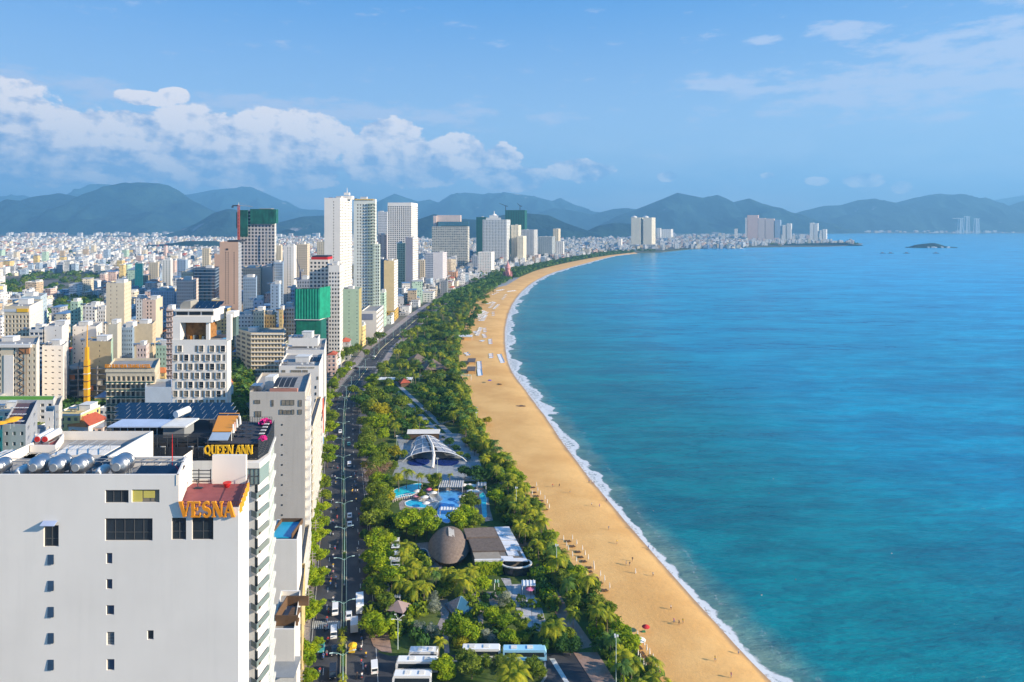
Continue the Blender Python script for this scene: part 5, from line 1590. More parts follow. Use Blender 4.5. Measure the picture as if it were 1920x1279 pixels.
def ex_gnet(B, fp, zt):
 Y = 545
 X = lambda px: xa(px, Y) - B.loc.x
 y_ = Y - B.loc.y
 b = MB()
 for k in range(18):
  x0 = X(553.5) + (X(600) - X(553.5)) * k / 18
  x1 = X(553.5) + (X(600) - X(553.5)) * (k + 1) / 18
  d0, d1 = -1.0 - .3 * (k % 2), -1.0 - .3 * ((k + 1) % 2)
  b.quad((x0, y_ + d0, za(598, Y)), (x1, y_ + d1, za(598, Y)), (x1, y_ + d1, za(541 + (k % 3) * .6, Y)), (x0, y_ + d0, za(541 + (k % 2), Y)))
 for k in range(8):
  x0, x1 = X(600) + k * .7, X(600) + (k + 1) * .7
  b.quad((x0, y_ - 1 + k * 1.4, za(598, Y)), (x1, y_ - 1 + (k + 1) * 1.4, za(597.5, Y)), (x1, y_ - 1 + (k + 1) * 1.4, za(538, Y)), (x0, y_ - 1 + k * 1.4, za(541 - k * .3, Y)))
 B.part('green_netting', b, mat('net_bright', (.008, .27, .16), .8, .35, .25, stain=.35))
 b = MB()
 b.path([(X(553), y_ - 1.5, za(599, Y)), (X(600), y_ - 1.5, za(599.5, Y)), (X(607), y_ + 8, za(598, Y))], .35, 6)
 B.part('catch_rail', b, WHITE2)
 b = MB(); b.quad((X(556), y_ - .9, za(700, Y)), (X(601), y_ - .9, za(700, Y)), (X(601), y_ - .9, za(600.5, Y)), (X(556), y_ - .9, za(600.5, Y))); B.part('lower_netting', b, mat('net_lower', (.01, .17, .10), .9, .4, .3, stain=.4))
 b = MB()
 for k in range(9):
  x = X(556) + k * 1.9
  b.box(x, x + .25, y_ + 1, y_ + 1.3, zt - 1, zt + 1.5)
 B.part('column_rebar', b, BROWN)
tower('unfinished_building', 'mid rise wrapped in bright green construction netting', 554, 601, 543, 545, 12, 612, NETD, 3.4, 6, 4, .5, .4, side=False, kit=False, extra=ex_gnet, st='d', land='bright green netted building')
tower('white_hotel_tower', 'white hotel with a dark red top storey left of its lower twin', 580, 616, 487, 600, 22, 617.5, mat('warm_white', (.74, .66, .56)), 3.35, 5, 3, .6, .52, frame='', extra=lambda B, fp, zt: (
B.part('red_storey', MB().box(xa(583, 600) - B.loc.x, xa(614, 600) - B.loc.x, -10.5, 6, zt, zt + 2.2), RED), B.part('top_storey', MB().box(xa(584, 600) - B.loc.x, xa(613, 600) - B.loc.x, -9, 6, zt + 2.21, zt + 3.4), DARKM)), land='white hotel with the dark red top', kit=False)
tower('white_hotel_tower', 'white hotel wing, lower twin right of the dark red topped one', 616, 637, 498, 575, 26, 643, WHITE, 3.35, 4, 5, .62, .5, frame='', padz=5)
tower('pale_green_block', 'pale green blank walled block with an ochre edge right of the white hotel wing', 643, 673, 542, 640, 20, 678, PALEG, 3.5, 4, 2, .22, .3, cols_set={1, 3}, swm=mat('ochre_edge', (.40, .33, .14)), side=False, land='pale green block with ochre edge')
tower('entrance_hall', 'glazed entrance hall with a flat canopy at the foot of the white hotel wing', 614, 640, 658, 585, 14, 646, CREAM, 5, 4, 3, .8, .7, cat='building', kit=False, padz=.6, st='t')
tower('twin_tower', 'tallest white tower of the pair, blank left wall and bright stepped flank', 608, 638, 371, 780, 46, 660, WHITE, 3.35, 6, 8, .3, .5, cols_set={3}, sww=.55, swh=.5, st='cdc', swm=WHITE, padz=3, land='tallest white tower')
def ex_twin(B, fp, zt):
 Y = 750
 X = lambda px: xa(px, Y) - B.loc.x
 y_ = Y - B.loc.y
 for r in range(36):
  z = zt - 6 - r * 3.4
  if z < 20:
   break
  w_ = 1 if (r // 4) % 2 == 0 else 0
  b = MB(); b.box(X(689 + w_ * 1.5), X(703), y_ - 1.8, y_ - .4, z, z + 1.1); B.part('balcony', b, mat('greenish_balcony', (.42, .48, .38), .5))
 b = MB()
 for k in range(12):
  b.box(X(666 + k * 3), X(667.6 + k * 3), y_ - .6, y_ - .3, zt - 1.4, zt - .1)
 B.part('gold_lettering', b, GOLD)
tower('twin_tower', 'white tower of the pair with green balcony column and open window grid', 663, 704, 373, 750, 13, 706, mat('tower_white_b', (.76, .76, .68)), 3.4, 8, 4, .5, .5, st='ccd', cols_set={1, 2, 3, 4, 5, 6, 7}, frame='', padz=5, extra=ex_twin, land='tall white tower with green balconies')
for px, lab in ((650, 'white roof mast box on the tallest tower'),):
 b = MB(); b.box(-7, 7, -6, 6, 0, 4); b.box(-3, 3, -3, 3, 5, 8); b.tube((0, 0, 8), (0, 0, 14), .4, .2, 6)
 o = tag(b.build('plant_room', WHITE), lab, 'plant room'); o.location = (xa(px, 810), 812, za(371, 790) - 1.1)
tower('tower_wing', 'glazed lower wing on the right of the green balcony tower', 699, 711.5, 458, 749, 14, 713, mat('wing_pale', (.6, .66, .56)), 3.4, 3, 3, .6, .5, st='ccd')
tower('podium', 'white shopping podium with a grey screen at the foot of the green balcony tower', 678, 706, 583, 700, 50, 719, WHITE, 5, 2, 5, .7, .5, kit=False, cat='building', front=False, extra=lambda B, fp, zt: B.part('grey_screen', MB().box(-11, 4, -25.4, -25.05, zt - 9, zt - 3), mat('scr', (.22, .24, .32))))
tower('glass_tower', 'blue glass flank tower behind the yellow slab tower', 709, 722, 486, 960, 24, 723, BLUEG, 3.4, 4, 2, .7, .5, st='b')
tower('yellow_slab_tower', 'yellow blank walled slab tower with a white flank', 720, 739, 489, 850, 34, 746, mat('slab_yellow', (.66, .52, .28)), 3.4, 2, 5, .6, .5, front=False, swm=WHITE, land='yellow slab tower')
tower('podium', 'ochre tiled podium at the foot of the yellow slab tower', 719, 740, 583, 840, 40, 747, mat('ochre_tile', (.55, .36, .08)), 4, 4, 3, .5, .5, kit=False, cat='building')
T2 = [
('purple grey tower behind the blue glass flank', 708, 724, 440, 1300, 40, 726, PINK, 4, 2, .4, .6, dict(cols_set={1, 3})),
('white grid tower with flat top, far side', 708, 726, 397, 1500, 40, 727, mat('grid_white', (.62, .62, .62)), 8, 2, .5, .5, dict(st='db')),
('tall white grid tower with ribbed corners', 727, 771, 380, 1250, 60, 783, WHITE, 11, 7, .55, .55, dict(st='dddb', land='tall white grid tower', kit=False, trim=WHITE, bands=(.4, .5, 3), padz=6)),
('greenish white tower left of the dark grey slab', 744, 759, 456, 1120, 24, 760, PALEG, 4, 1, .5, .5, {}),
('dark grey slab tower with stepped white balconies', 760, 774, 446, 1100, 34, 784, mat('slab_grey', (.26, .26, .31)), 1, 6, .4, .4, dict(front=False, swm=WHITE, sww=.7, bands=(.4, .5, 3), trim=WHITE, land='dark grey slab tower')),
('navy window grid tower left of the blank lilac one', 797, 812, 474, 1330, 40, 813, mat('navy_grid', (.42, .46, .55)), 6, 2, .62, .6, dict(st='b')),
('blank lilac white tower with pinkish balconies', 812, 830, 474, 1330, 46, 838, mat('lilac', (.62, .60, .63)), 2, 6, .4, .5, dict(front=False, bands=(.5, .5, 3), trim=PINK, land='lilac white tower')),
('small cream tower below the navy grid tower', 784, 796, 488, 1400, 30, 798, CREAM, 3, 2, .4, .4, {}),
('wide hotel tower with dense balcony grid and open steel crown', 810, 877, 425, 1800, 70, 880, mat('taupe_grid', (.60, .58, .50)), 20, 4, .72, .5, dict(st='ddc', bands=(.5, .8, 3), trim=mat('taupe2', (.66, .64, .58)), land='wide balcony grid hotel tower', fhh=4.4, kit=False)),
('teal and white building with a stripe of teal glass', 896, 921, 473, 1617, 40, 927, WHITE, 8, 4, .4, .5, dict(st='tcd', land='teal striped building')),
('dark teal netted tower behind the ribbed white tower', 893, 912, 407, 2150, 50, 914, NETD, 4, 2, .4, .4, dict(st='b')),
('ribbed pale tower with rounded roof lantern', 905, 950, 412, 2000, 60, 957, mat('ribbed_white', (.66, .66, .64)), 16, 4, .5, .7, dict(st='db', land='ribbed pale tower', fhh=4.4)),
('dark green netted tower on the skyline with two small cranes', 947, 984, 394, 2350, 60, 988, NETD, 8, 2, .4, .4, dict(st='d', land='skyline dark green netted tower', kit=False)),
('warm white tower left of its shorter neighbour', 958, 972, 422, 2050, 50, 977, mat('warmw', (.76, .68, .52)), 5, 4, .4, .5, {}),
('shorter warm white tower stepped to the right', 970, 981, 443, 2030, 50, 987, mat('warmw', (.76, .68, .52)), 4, 4, .4, .5, {}),
('striped grey tower right of the warm white pair', 977, 1001, 431, 2250, 60, 1008, mat('strg', (.56, .55, .54)), 9, 3, .6, .6, dict(st='d')),
('blue glass tower pair before the long tree belt', 1009, 1035, 444, 2400, 60, 1041, mat('blg', (.50, .52, .50)), 7, 3, .7, .7, dict(st='b', land='far blue glass tower pair')),
('slim cream tower before the long tree belt', 1037, 1047, 429, 2600, 40, 1051, CREAM, 3, 3, .3, .5, {}),
('low cream block under the slim cream tower', 1042, 1056, 453, 2500, 40, 1058, WHITE2, 4, 3, .3, .5, {}),
('orange tiled ornate house below the lilac white tower', 840, 856, 510, 1430, 30, 858, mat('orwall', (.66, .36, .20)), 4, 3, .4, .5, {}),
('pink cream podium under the striped grey tower', 987, 1010, 478, 2250, 40, 1014, PINK, 6, 3, .5, .5, {}),
('grey dome roofed low hall by the wide hotel tower', 884, 896, 480, 1760, 30, 897, GREYW, 3, 3, .3, .5, {}),
('white low villa block behind the palm grove', 760, 812, 549, 1050, 30, 816, WHITE2, 9, 2, .6, .4, dict(kit=False)),
('grey twin block at the edge of the palm grove', 826, 838, 527, 1130, 14, 840, GREYM, 3, 2, .3, .4, dict(kit=False)),
('far white tower left of the cream twin block', 1159, 1165, 448, 3300, 30, 1167, WHITE, 2, 2, .4, .4, {}),
('broad far white block right of the cream twin block', 1240, 1258, 430, 5200, 80, 1262, WHITE2, 5, 2, .4, .4, {}),
('narrow far white block beside the broad far one', 1231, 1238, 428, 5100, 80, 1240, WHITE2, 2, 2, .4, .4, {}),
]
for (lab, p0, p1, yt, Y, dp, p2, wm, c1, c2, a, h, kw) in T2:
 kw = dict(kw)
 fhh = kw.pop('fhh', 3.7)
 tower('far_tower' if yt < 470 else 'far_block', lab, p0, p1, yt, Y, dp, p2, wm, fhh, c1, c2, a, h, cat='tower' if yt < 470 else 'building', **kw)
def simple(name, lab, cat, loc, parts, group=None):
 t = empty(name, loc, 0, lab, cat, group)
 for nm, b, m_ in parts:
  b.build(nm, m_, t)
 return t
Yc = 1795
b = MB()
X = lambda px, Y=Yc: xa(px, Y)
for k in range(14):
 x = X(822) + (X(876) - X(822)) * k / 13
 b.box(x - .5, x + .5, 0, 1, 0, 14)
for z in (4, 9, 13.5):
 b.box(X(820), X(878), -.2, 30, z, z + .9)
b2 = MB(); b2.box(X(817), X(862), 20, 50, 14.5, 32); b2.box(X(811), X(817) - .1, 10, 50, 0, 30)
b3 = MB(); b3.box(X(826), X(874), 2, 40, 0, 3.4)
simple('steel_crown', 'open steel crown and plant block on the wide balcony grid hotel tower', 'roof structure', (0, Yc + 8, za(426, 1800)), [('steel_frame', b, mat('teal_steel', (.05, .16, .18))), ('plant_block', b2, PINK), ('roof_storey', b3, DARKM)])
b = MB(); b.box(-22, 22, -1, 24, 0, 6); b.box(-12, 14, 2, 20, 6, 13)
b2 = MB(); b2.lathe([(8, 13), (7, 15), (4, 17), (1.2, 18), (1, 24), (.01, 27)], 16, (2, 11, 0))
simple('roof_lantern', 'stepped roof lantern with a small spire on the ribbed pale tower', 'roof structure', (xa(925, 2020), 2022, za(412, 2000)), [('storey', b, WHITE2), ('lantern', b2, WHITE)])
for k, (px, l) in enumerate(((948, 'left'), (975, 'right'))):
 b = MB(); b.box(-1, 1, -1, 1, 0, 16)
 b2 = MB(); b2.tube((0, 0, 15), (-22 if k == 0 else -10, 0, 24), 1.0, .5, 5); b2.tube((0, 0, 15), (7, 0, 13), 1.2, 1.2, 5)
 simple('tower_crane', 'small %s crane on the skyline dark green netted tower' % l, 'crane', (xa(px, 2360), 2362, za(394, 2350)), [('mast', b, DARKM), ('jib', b2, DARKM)], 'cranes on the dark green tower')
for k, (p0, p1, p2, lab) in enumerate(((1183.5, 1201, 1206, 'left half of the big cream twin tower on the far shore'), (1206, 1222, 1229, 'right half of the big cream twin tower on the far shore'))):
 tower('cream_twin_tower', lab, p0, p1, 408, 3450, 70, p2, mat('twin_cream', (.72, .66, .52)), 4.2, 8, 3, .45, .5, st='dcd', par=2, kit=False, group=None, extra=lambda B, fp, zt: B.part('rounded_crown', MB().lathe([(14, 0), (14, 4), (10, 7), (4, 8.5), (.1, 9)], 18, (-4, -10, zt)), WHITE))
tower('podium', 'low grey podium under the cream twin towers by the water', 1181, 1228, 458.5, 3400, 150, 1234, mat('podg', (.35, .37, .38)), 6, 12, 3, .6, .4, kit=False, cat='building')
LANDMARKS.append(('cream twin towers', 1205, 408))
FT = [(1397.5, 1400, 408, WHITE), (1401, 1421, 403.5, mat('salmon', (.66, .45, .38))), (1421.5, 1434, 409, PINK), (1435, 1451, 410, PINK), (1453, 1463, 412.5, BLUEW), (1467, 1473, 422, WHITE), (1475, 1483, 419, WHITE2),
(1518.5, 1525, 418, WHITE), (1526, 1533, 419, WHITE2), (1537, 1541, 432, WHITE), (1542.5, 1549, 430, WHITE), (1377, 1382, 429, WHITE), (1340, 1347, 444, WHITE), (1352, 1359, 442, WHITE2), (1366, 1373, 447, CREAM)]
FL = ['thin white edge tower left of the salmon tower', 'salmon and white tower, tallest on the far cape', 'grey pink tower right of the salmon tower', 'broad grey pink tower in the cape cluster', 'blue tower right of the broad grey pink one',
'short slim white tower right of the blue cape tower', 'slim open topped tower right of the blue cape tower', 'left of the white pair near the tip of the cape', 'right of the white pair near the tip of the cape', 'small white tower, left one nearest the cape tip',
'small white tower, right one nearest the cape tip', 'lone slim tower left of the cape cluster', 'small white tower behind the far bridge', 'small off-white tower right of the far bridge', 'small cream tower at the foot of the cape']
for (p0, p1, yt, m_), lab in zip(FT, FL):
 tower('cape_tower', lab, p0, p1, yt, 4900, 60, p1 + 2, m_, 5.0, max(2, int((p1 - p0) / 2)), 2, .4, .6, kit=False, st='cd')
for k, (px, yt) in enumerate(((1801, 410), (1813, 407), (1831, 411))):
 t = empty('cable_pylon', (xa(px, 8300), 8300, -2), 0, 'pale lattice cable pylon standing in the bay, %s of the three' % ('leftmost', 'middle', 'rightmost')[k], 'pylon', 'cable car pylons in the far bay')
 b = MB()
 z1 = za(yt, 8300) + 2
 for a in (-1, 1):
  for c in (-1, 1):
   b.tube((a * 22, c * 22, 0), (a * 16, c * 16, z1), 4, 3.2, 4)
 n = 9
 for j in range(n):
  z0, zz = z1 * j / n, z1 * (j + 1) / n
  for a in (-1, 1):
   b.tube((-20 * a, -20, z0), (18 * a, -18, zz), 2.2, 2.2, 4)
 b.build('lattice_tower', mat('pylon_white', (.7, .7, .68)), t)
 b = MB(); b.box(-36 - (60 if k == 0 else 0), 36, -6, 6, z1, z1 + 7); b.build('cross_arm', mat('pylon_white', (.7, .7, .68)), t)
# ------------------------------------------------------------------ boulevard, park ground, paths, pools
RC = [(60, -16), (100, -26), (150, -37.5), (197, -48.5), (265, -65), (349, -86.5), (440, -108), (480, -116), (526, -118.3), (567, -120.6), (632, -125), (662, -126.7), (757, -123), (903, -120),
(1100, -108), (1229, -92), (1500, -55), (1800, 12), (2194, 130), (2626, 300), (2900, 450)]
road_c = smooth_line([Vector((x, y, 0)) for y, x in RC], 2)
road_c = resample(road_c, 8)
def rx(Y):
 for a, b in zip(road_c, road_c[1:]):
  if a.y <= Y <= b.y:
   return a.x + (b.x - a.x) * (Y - a.y) / (b.y - a.y)
 return road_c[-1].x
def ix(Y):
 for a, b in zip(inner, inner[1:]):
  if a.y <= Y <= b.y:
   return a.x + (b.x - a.x) * (Y - a.y) / (b.y - a.y)
 return inner[0].x
def strip(b, line, o0, o1, z0, z1=None, mi=0):
 """flat band between two offsets from a line; with z1 a raised band with side faces"""
 L_, R_p = [], []
 n = len(line)
 for i, p in enumerate(line):
  d = (line[min(n - 1, i + 1)] - line[max(0, i - 1)]).normalized()
  nn = Vector((d.y, -d.x, 0))
  L_.append(p + nn * o0)
  R_p.append(p + nn * o1)
 z = z1 if z1 is not None else z0
 vs = [(p.x, p.y, z) for p in L_] + [(p.x, p.y, z) for p in R_p]
 fs = [(i, n + i, n + i + 1, i + 1) for i in range(n - 1)]
 b.add(vs, fs, mi)
 if z1 is not None:
  for S_, flip in ((L_, 0), (R_p, 1)):
   vs = [(p.x, p.y, z0) for p in S_] + [(p.x, p.y, z1) for p in S_]
   b.add(vs, [(i, i + 1, n + i + 1, n + i) if flip else (i + 1, i, n + i, n + i + 1) for i in range(n - 1)], mi)
def poly(name, pts, z, m, px=True, thick=0.0, kind='structure'):
 P_ = [gp(x, y, 0) for x, y in pts] if px else [Vector((x, y, 0)) for x, y in pts]
 bm = bmesh.new()
 f = bm.faces.new([bm.verts.new((p.x, p.y, z)) for p in P_])
 bm.normal_update()
 if f.normal.z < 0:
  f.normal_flip()
 if thick:
  r = bmesh.ops.extrude_face_region(bm, geom=[f])
  bmesh.ops.translate(bm, verts=[v for v in r['geom'] if isinstance(v, bmesh.types.BMVert)], vec=(0, 0, thick))
 me = bpy.data.meshes.new(name)
 bm.to_mesh(me)
 bm.free()
 o = link(name, me, m)
 if kind:
  o['kind'] = kind
 return o
ASPH, g, p = new_mat('asphalt', 0.85, 0.2)
geo = g.n('ShaderNodeNewGeometry')
n1 = g.noise(geo.outputs['Position'], 0.08, 5, 0.6)
n2 = g.noise(geo.outputs['Position'], 2.2, 3, 0.6)
c = g.mix(g.ramp(n1, 0.3, 0.7), rgb((0.040, 0.042, 0.052)), rgb((0.085, 0.085, 0.09)))
g.set(p, 'Base Color', g.mix(g.ramp(n2, 0.4, 0.7, 0, 0.35), c, rgb((0.03, 0.03, 0.035))))
LAWN, g, p = new_mat('lawn', 0.95, 0.1)
geo = g.n('ShaderNodeNewGeometry')
n1 = g.noise(geo.outputs['Position'], 0.06, 5, 0.65)
n2 = g.noise(geo.outputs['Position'], 0.9, 4, 0.7)
c = g.mix(g.ramp(n1, 0.35, 0.65), rgb((0.045, 0.09, 0.02)), rgb((0.12, 0.15, 0.04)))
c = g.mix(g.ramp(n1, 0.62, 0.75), c, rgb((0.17, 0.13, 0.08)))
g.set(p, 'Base Color', g.mix(g.ramp(n2, 0.4, 0.7, 0, 0.5), c, rgb((0.02, 0.04, 0.01))))
def tile_mat(name, c1, c2, scale, mortar=0.02):
 mt, g, p = new_mat(name, 0.85, 0.2)
 geo = g.n('ShaderNodeNewGeometry')
 br = g.n('ShaderNodeTexBrick', i={'Vector': geo.outputs['Position'], 'Color1': rgb(c1), 'Color2': rgb([x * .88 for x in c1]), 'Mortar': rgb(c2), 'Scale': scale, 'Mortar Size': mortar,
'Brick Width': 1.0, 'Row Height': 1.0})
 br.offset = 0
 n1 = g.noise(geo.outputs['Position'], 0.3, 5, 0.65)
 k = g.ramp(n1, 0.3, 0.7, 0.72, 1.1, False)
 cc = g.n('ShaderNodeCombineColor', i={0: k, 1: k, 2: k})
 g.set(p, 'Base Color', g.mix(1.0, br.outputs[0], cc.outputs[0], 'MULTIPLY'))
 return mt
PAVE = tile_mat('pavers', (0.36, 0.31, 0.30), (0.12, 0.1, 0.1), 1.2)
PLAZA = tile_mat('plaza_stone', (0.34, 0.36, 0.38), (0.2, 0.2, 0.22), 0.35)
BRICKP = tile_mat('brick_path', (0.36, 0.24, 0.19), (0.2, 0.15, 0.13), 1.6)
TERR = tile_mat('terrace_tiles', (0.50, 0.48, 0.48), (0.16, 0.16, 0.18), 0.33, 0.03)
KERB = mat('kerb_stone', (0.36, 0.35, 0.33), 0.8, 0.2, 1)
PAINTW = mat('road_paint', (0.62, 0.62, 0.60), 0.7, 0.3, 1)
HEDGE = mat('hedge_green', (0.045, 0.10, 0.018), 0.9, 0.5, 1.5)
b = MB()
strip(b, road_c, -9.6, 9.6, 0.05)
tag(b.build('road', ASPH), kind='structure')
b = MB()
strip(b, road_c, -16.5, -9.6, 0.0, 0.2)
tag(b.build('pavement', PAVE), kind='structure')
b = MB()
strip(b, [q for q in road_c if q.y > 215], 9.6, 14.5, 0.0, 0.2)
tag(b.build('pavement', PAVE), kind='structure')
b = MB()
strip(b, road_c, -9.75, -9.6, 0.0, 0.24)
strip(b, [q for q in road_c if q.y > 215], 9.45, 9.6, 0.0, 0.24)
tag(b.build('kerb', KERB), kind='structure')
for y0, w_, L_s in ((585, 14, 330), (965, 16, 500), (240 - 95, 10, 1)):
 x = rx(y0)
 b = MB()
 b.add([(x - 9, y0 - w_ / 2, .03), (x - 9, y0 + w_ / 2, .03), (x - L_s, y0 + w_ / 2 + L_s * .12, .03), (x - L_s, y0 - w_ / 2 + L_s * .12, .03)], [(0, 1, 2, 3)])
 if L_s > 10:
  tag(b.build('side_street', ASPH), kind='structure')
b = MB()
rowsY = list(range(100, 2900, 12))
vs, fs = [], []
for Y in rowsY:
 a, c = rx(Y) + 9.7, ix(Y) - .5
 for k in range(7):
  vs.append((a + (c - a) * k / 6, Y, .02))
for i in range(len(rowsY) - 1):
 for k in range(6):
  fs.append((i * 7 + k, i * 7 + k + 1, (i + 1) * 7 + k + 1, (i + 1) * 7 + k))
b.add(vs, fs)
tag(b.build('park_lawn', LAWN), kind='structure')
poly('bus_yard', [(695, 1400), (690, 1222), (712, 1224), (730, 1230), (800, 1229), (960, 1226), (1075, 1224), (1110, 1279), (1160, 1400)], .035, ASPH)
poly('pavement', [(690, 1150), (722, 1160), (730, 1195), (735, 1225), (716, 1223), (700, 1212), (692, 1190)], .14, BRICKP)
poly('planted_island', [(800, 1246), (880, 1240), (1020, 1242), (1022, 1268), (1000, 1300), (800, 1300), (790, 1270)], .16, LAWN)
poly('kerb', [(797, 1243), (880, 1237), (1023, 1239), (1026, 1269), (1003, 1304), (797, 1304), (786, 1270)], .10, KERB)
poly('pavement', [(1075, 1224), (1120, 1224), (1230, 1400), (1160, 1400), (1110, 1279)], .12, BRICKP)
def pxline(pts, z=0):
 return resample([gp(x, y, z) for x, y in pts], 5)
b = MB()
strip(b, pxline([(935, 905), (958, 960), (975, 1005), (1000, 1060), (1033, 1110), (1062, 1160), (1100, 1215)]), -2.3, 2.3, .06)
tag(b.build('promenade', BRICKP), kind='structure')
b = MB()
strip(b, pxline([(733, 716), (760, 742), (790, 770), (822, 802), (838, 818)]), -4.4, -1.2, .06)
strip(b, pxline([(733, 716), (760, 742), (790, 770), (822, 802), (838, 818)]), 1.2, 4.4, .06)
tag(b.build('diagonal_path', PLAZA), kind='structure')
b = MB()
for L_ in ([(798, 800), (835, 793), (862, 782), (880, 770)], [(835, 740), (860, 752), (895, 765)], [(770, 795), (800, 796)]):
 strip(b, pxline(L_), -1, 1, .055)
tag(b.build('park_path', PLAZA), kind='structure')
poly('plaza', [(742, 816), (800, 813), (884, 813), (897, 845), (903, 880), (912, 902), (860, 903), (800, 906), (735, 894), (752, 850)], .05, PLAZA)
c3 = lambda pts: [(680 + x / 4.01, 960 + y / 4.01) for x, y in pts]
c2 = lambda pts: [(640 + x / 4.919, 720 + y / 4.919) for x, y in pts]
poly('garden_path', c3([(575, 660), (640, 655), (650, 760), (640, 800), (600, 850), (640, 900), (655, 1060), (615, 1065), (600, 900), (555, 865), (590, 790)]), .055, PAVE)
poly('garden_path', c3([(800, 600), (850, 590), (870, 640), (905, 690), (915, 760), (900, 860), (880, 860), (860, 780), (800, 690)]), .055, PAVE)
poly('garden_path', c3([(930, 600), (1010, 600), (1025, 650), (1010, 720), (960, 700)]), .055, PAVE)
poly('tiled_terrace', c3([(1040, 500), (1110, 500), (1120, 545), (1250, 540), (1330, 710), (1150, 716), (1080, 570)]), .07, TERR)
poly('tiled_terrace', c3([(1150, 722), (1345, 718), (1395, 880), (1330, 900), (1250, 870), (1190, 800)]), .07, TERR)
poly('pool_deck', c2([(640, 1000), (740, 960), (880, 960), (1120, 960), (1160, 930), (1280, 930), (1350, 1000), (1370, 1150), (1400, 1260), (1280, 1279), (900, 1270), (700, 1200), (540, 1160), (530, 1100), (600, 1040)]), .06, PAVE)
poly('pool_deck', c3([(355, 240), (520, 225), (560, 300), (600, 420), (520, 460), (400, 440), (350, 330)]), .06, PAVE)
def pool(lab, pts, col, rough=.08):
 mt, g, p = new_mat('pool_water', rough, .5)
 geo = g.n('ShaderNodeNewGeometry')
 n_ = g.noise(geo.outputs['Position'], .35, 4, .6)
 g.set(p, 'Base Color', g.mix(g.ramp(n_, .3, .7), rgb([x * .85 for x in col]), rgb([min(1, x * 1.2) for x in col])))
 bp = g.n('ShaderNodeBump', i={'Strength': .15, 'Distance': .2, 'Height': g.noise(geo.outputs['Position'], 1.5, 4, .6)})
 g.set(p, 'Normal', bp.outputs[0])
 P_ = smooth_line([gp(x, y, 0) for x, y in pts + [pts[0]]], 2)[:-1]
 c = sum(P_, Vector()) / len(P_)
 t = empty('pool', (c.x, c.y, 0), 0, lab, 'pool')
 b = MB()
 b.add([(q.x - c.x, q.y - c.y, .14) for q in P_], [tuple(range(len(P_)))])
 o = b.build('water', mt, t)
 if o.data.polygons[0].normal.z < 0:
  o.data.flip_normals()
 b = MB()
 n = len(P_)
 out = [q + (q - c).normalized() * .45 for q in P_]
 for k in range(n):
  a_, b_ = P_[k] - c, P_[(k + 1) % n] - c
  d_, e_ = out[(k + 1) % n] - c, out[k] - c
  b.quad((a_.x, a_.y, .2), (b_.x, b_.y, .2), (d_.x, d_.y, .2), (e_.x, e_.y, .2))
  b.quad((e_.x, e_.y, .2), (d_.x, d_.y, .2), (d_.x, d_.y, .03), (e_.x, e_.y, .03))
  b.quad((a_.x, a_.y, .1), (b_.x, b_.y, .1), (b_.x, b_.y, .2), (a_.x, a_.y, .2))
 b.build('coping', WHITE2, t)
 return t
pool('large mid blue swimming pool with a narrow lower arm', c2([(885, 1000), (960, 985), (1090, 988), (1135, 1030), (1110, 1060), (1085, 1120), (1075, 1180), (1040, 1250), (985, 1290), (930, 1270), (880, 1200), (905, 1130), (900, 1050)]), (.10, .36, .72))
pool('turquoise lagoon pool at the left end of the pool garden', c2([(455, 1005), (500, 975), (560, 950), (650, 930), (745, 912), (735, 960), (700, 1000), (640, 1030), (560, 1055), (475, 1052)]), (.02, .52, .60))
pool('small round blue pool below the footbridge', c2([(590, 1095), (640, 1070), (740, 1075), (800, 1100), (850, 1115), (810, 1150), (700, 1140), (600, 1130)]), (.03, .45, .68))
pool('narrow curved turquoise channel pool on the beach side', c2([(1262, 972), (1310, 995), (1340, 1060), (1335, 1150), (1350, 1230), (1300, 1240), (1292, 1100), (1268, 1010)]), (.02, .50, .62))
pool('dark blue kidney pool beside the round thatched roof', c3([(368, 315), (415, 282), (480, 280), (495, 330), (512, 395), (450, 400), (400, 375)]), (.015, .10, .20))
b = MB()
Ld = resample(road_c, 1.5)
def seg(off, i0, i1, w=.09):
 s_ = Ld[i0:i1]
 if len(s_) > 1:
  strip(b, s_, off - w, off + w, .075)
i = 0
while i < len(Ld) - 4 and Ld[i].y < 1300:
 for off in (-5.2, 5.2):
  seg(off, i, i + 3)
 i += 7
for off in (-8.9, 8.9):
 seg(off, 0, 900, .07)
Yz = gp(620, 1172).y
for k in range(15):
 x = rx(Yz) - 9 + k * .6 * 1.0
 b.add([(x, Yz - 2, .075), (x + .3, Yz - 2, .075), (x - .6, Yz + 2, .075), (x - .9, Yz + 2, .075)], [(0, 1, 2, 3)])
for k in range(26):
 x = rx(572) - 9.2 + k * .72
 b.add([(x, 570, .075), (x + .36, 570, .075), (x + .2, 574, .075), (x - .16, 574, .075)], [(0, 1, 2, 3)])
tag(b.build('road_markings', PAINTW), kind='structure')
b = MB()
q_ = poly('parking_lines', [(1030, 1235), (1040, 1235), (1098, 1330), (1090, 1330)], .045, PAINTW)
def med(y0, y1):
 return [q for q in resample(road_c, 3) if y0 <= q.y <= y1]
b, b2 = MB(), MB()
for y0, y1 in ((60, 196), (203, 570), (603, 940), (985, 1400)):
 l_ = med(y0, y1)
 strip(b, l_, -.85, -.55, .05, .38)
 strip(b, l_, .55, .85, .05, .38)
 strip(b2, l_, -.55, .55, .05, .46)
tag(b.build('median_kerb', mat('median_kerb', (.55, .50, .34), .8, .3, .4)), kind='structure')
mm, g, p = new_mat('median_planting', .95, .1)
geo = g.n('ShaderNodeNewGeometry')
n_ = g.noise(geo.outputs['Position'], .07, 3, .6)
g.set(p, 'Base Color', g.mix(g.ramp(n_, .5, .56), rgb((.035, .035, .04)), rgb((.06, .11, .02))))
tag(b2.build('median_planting', mm), kind='structure')
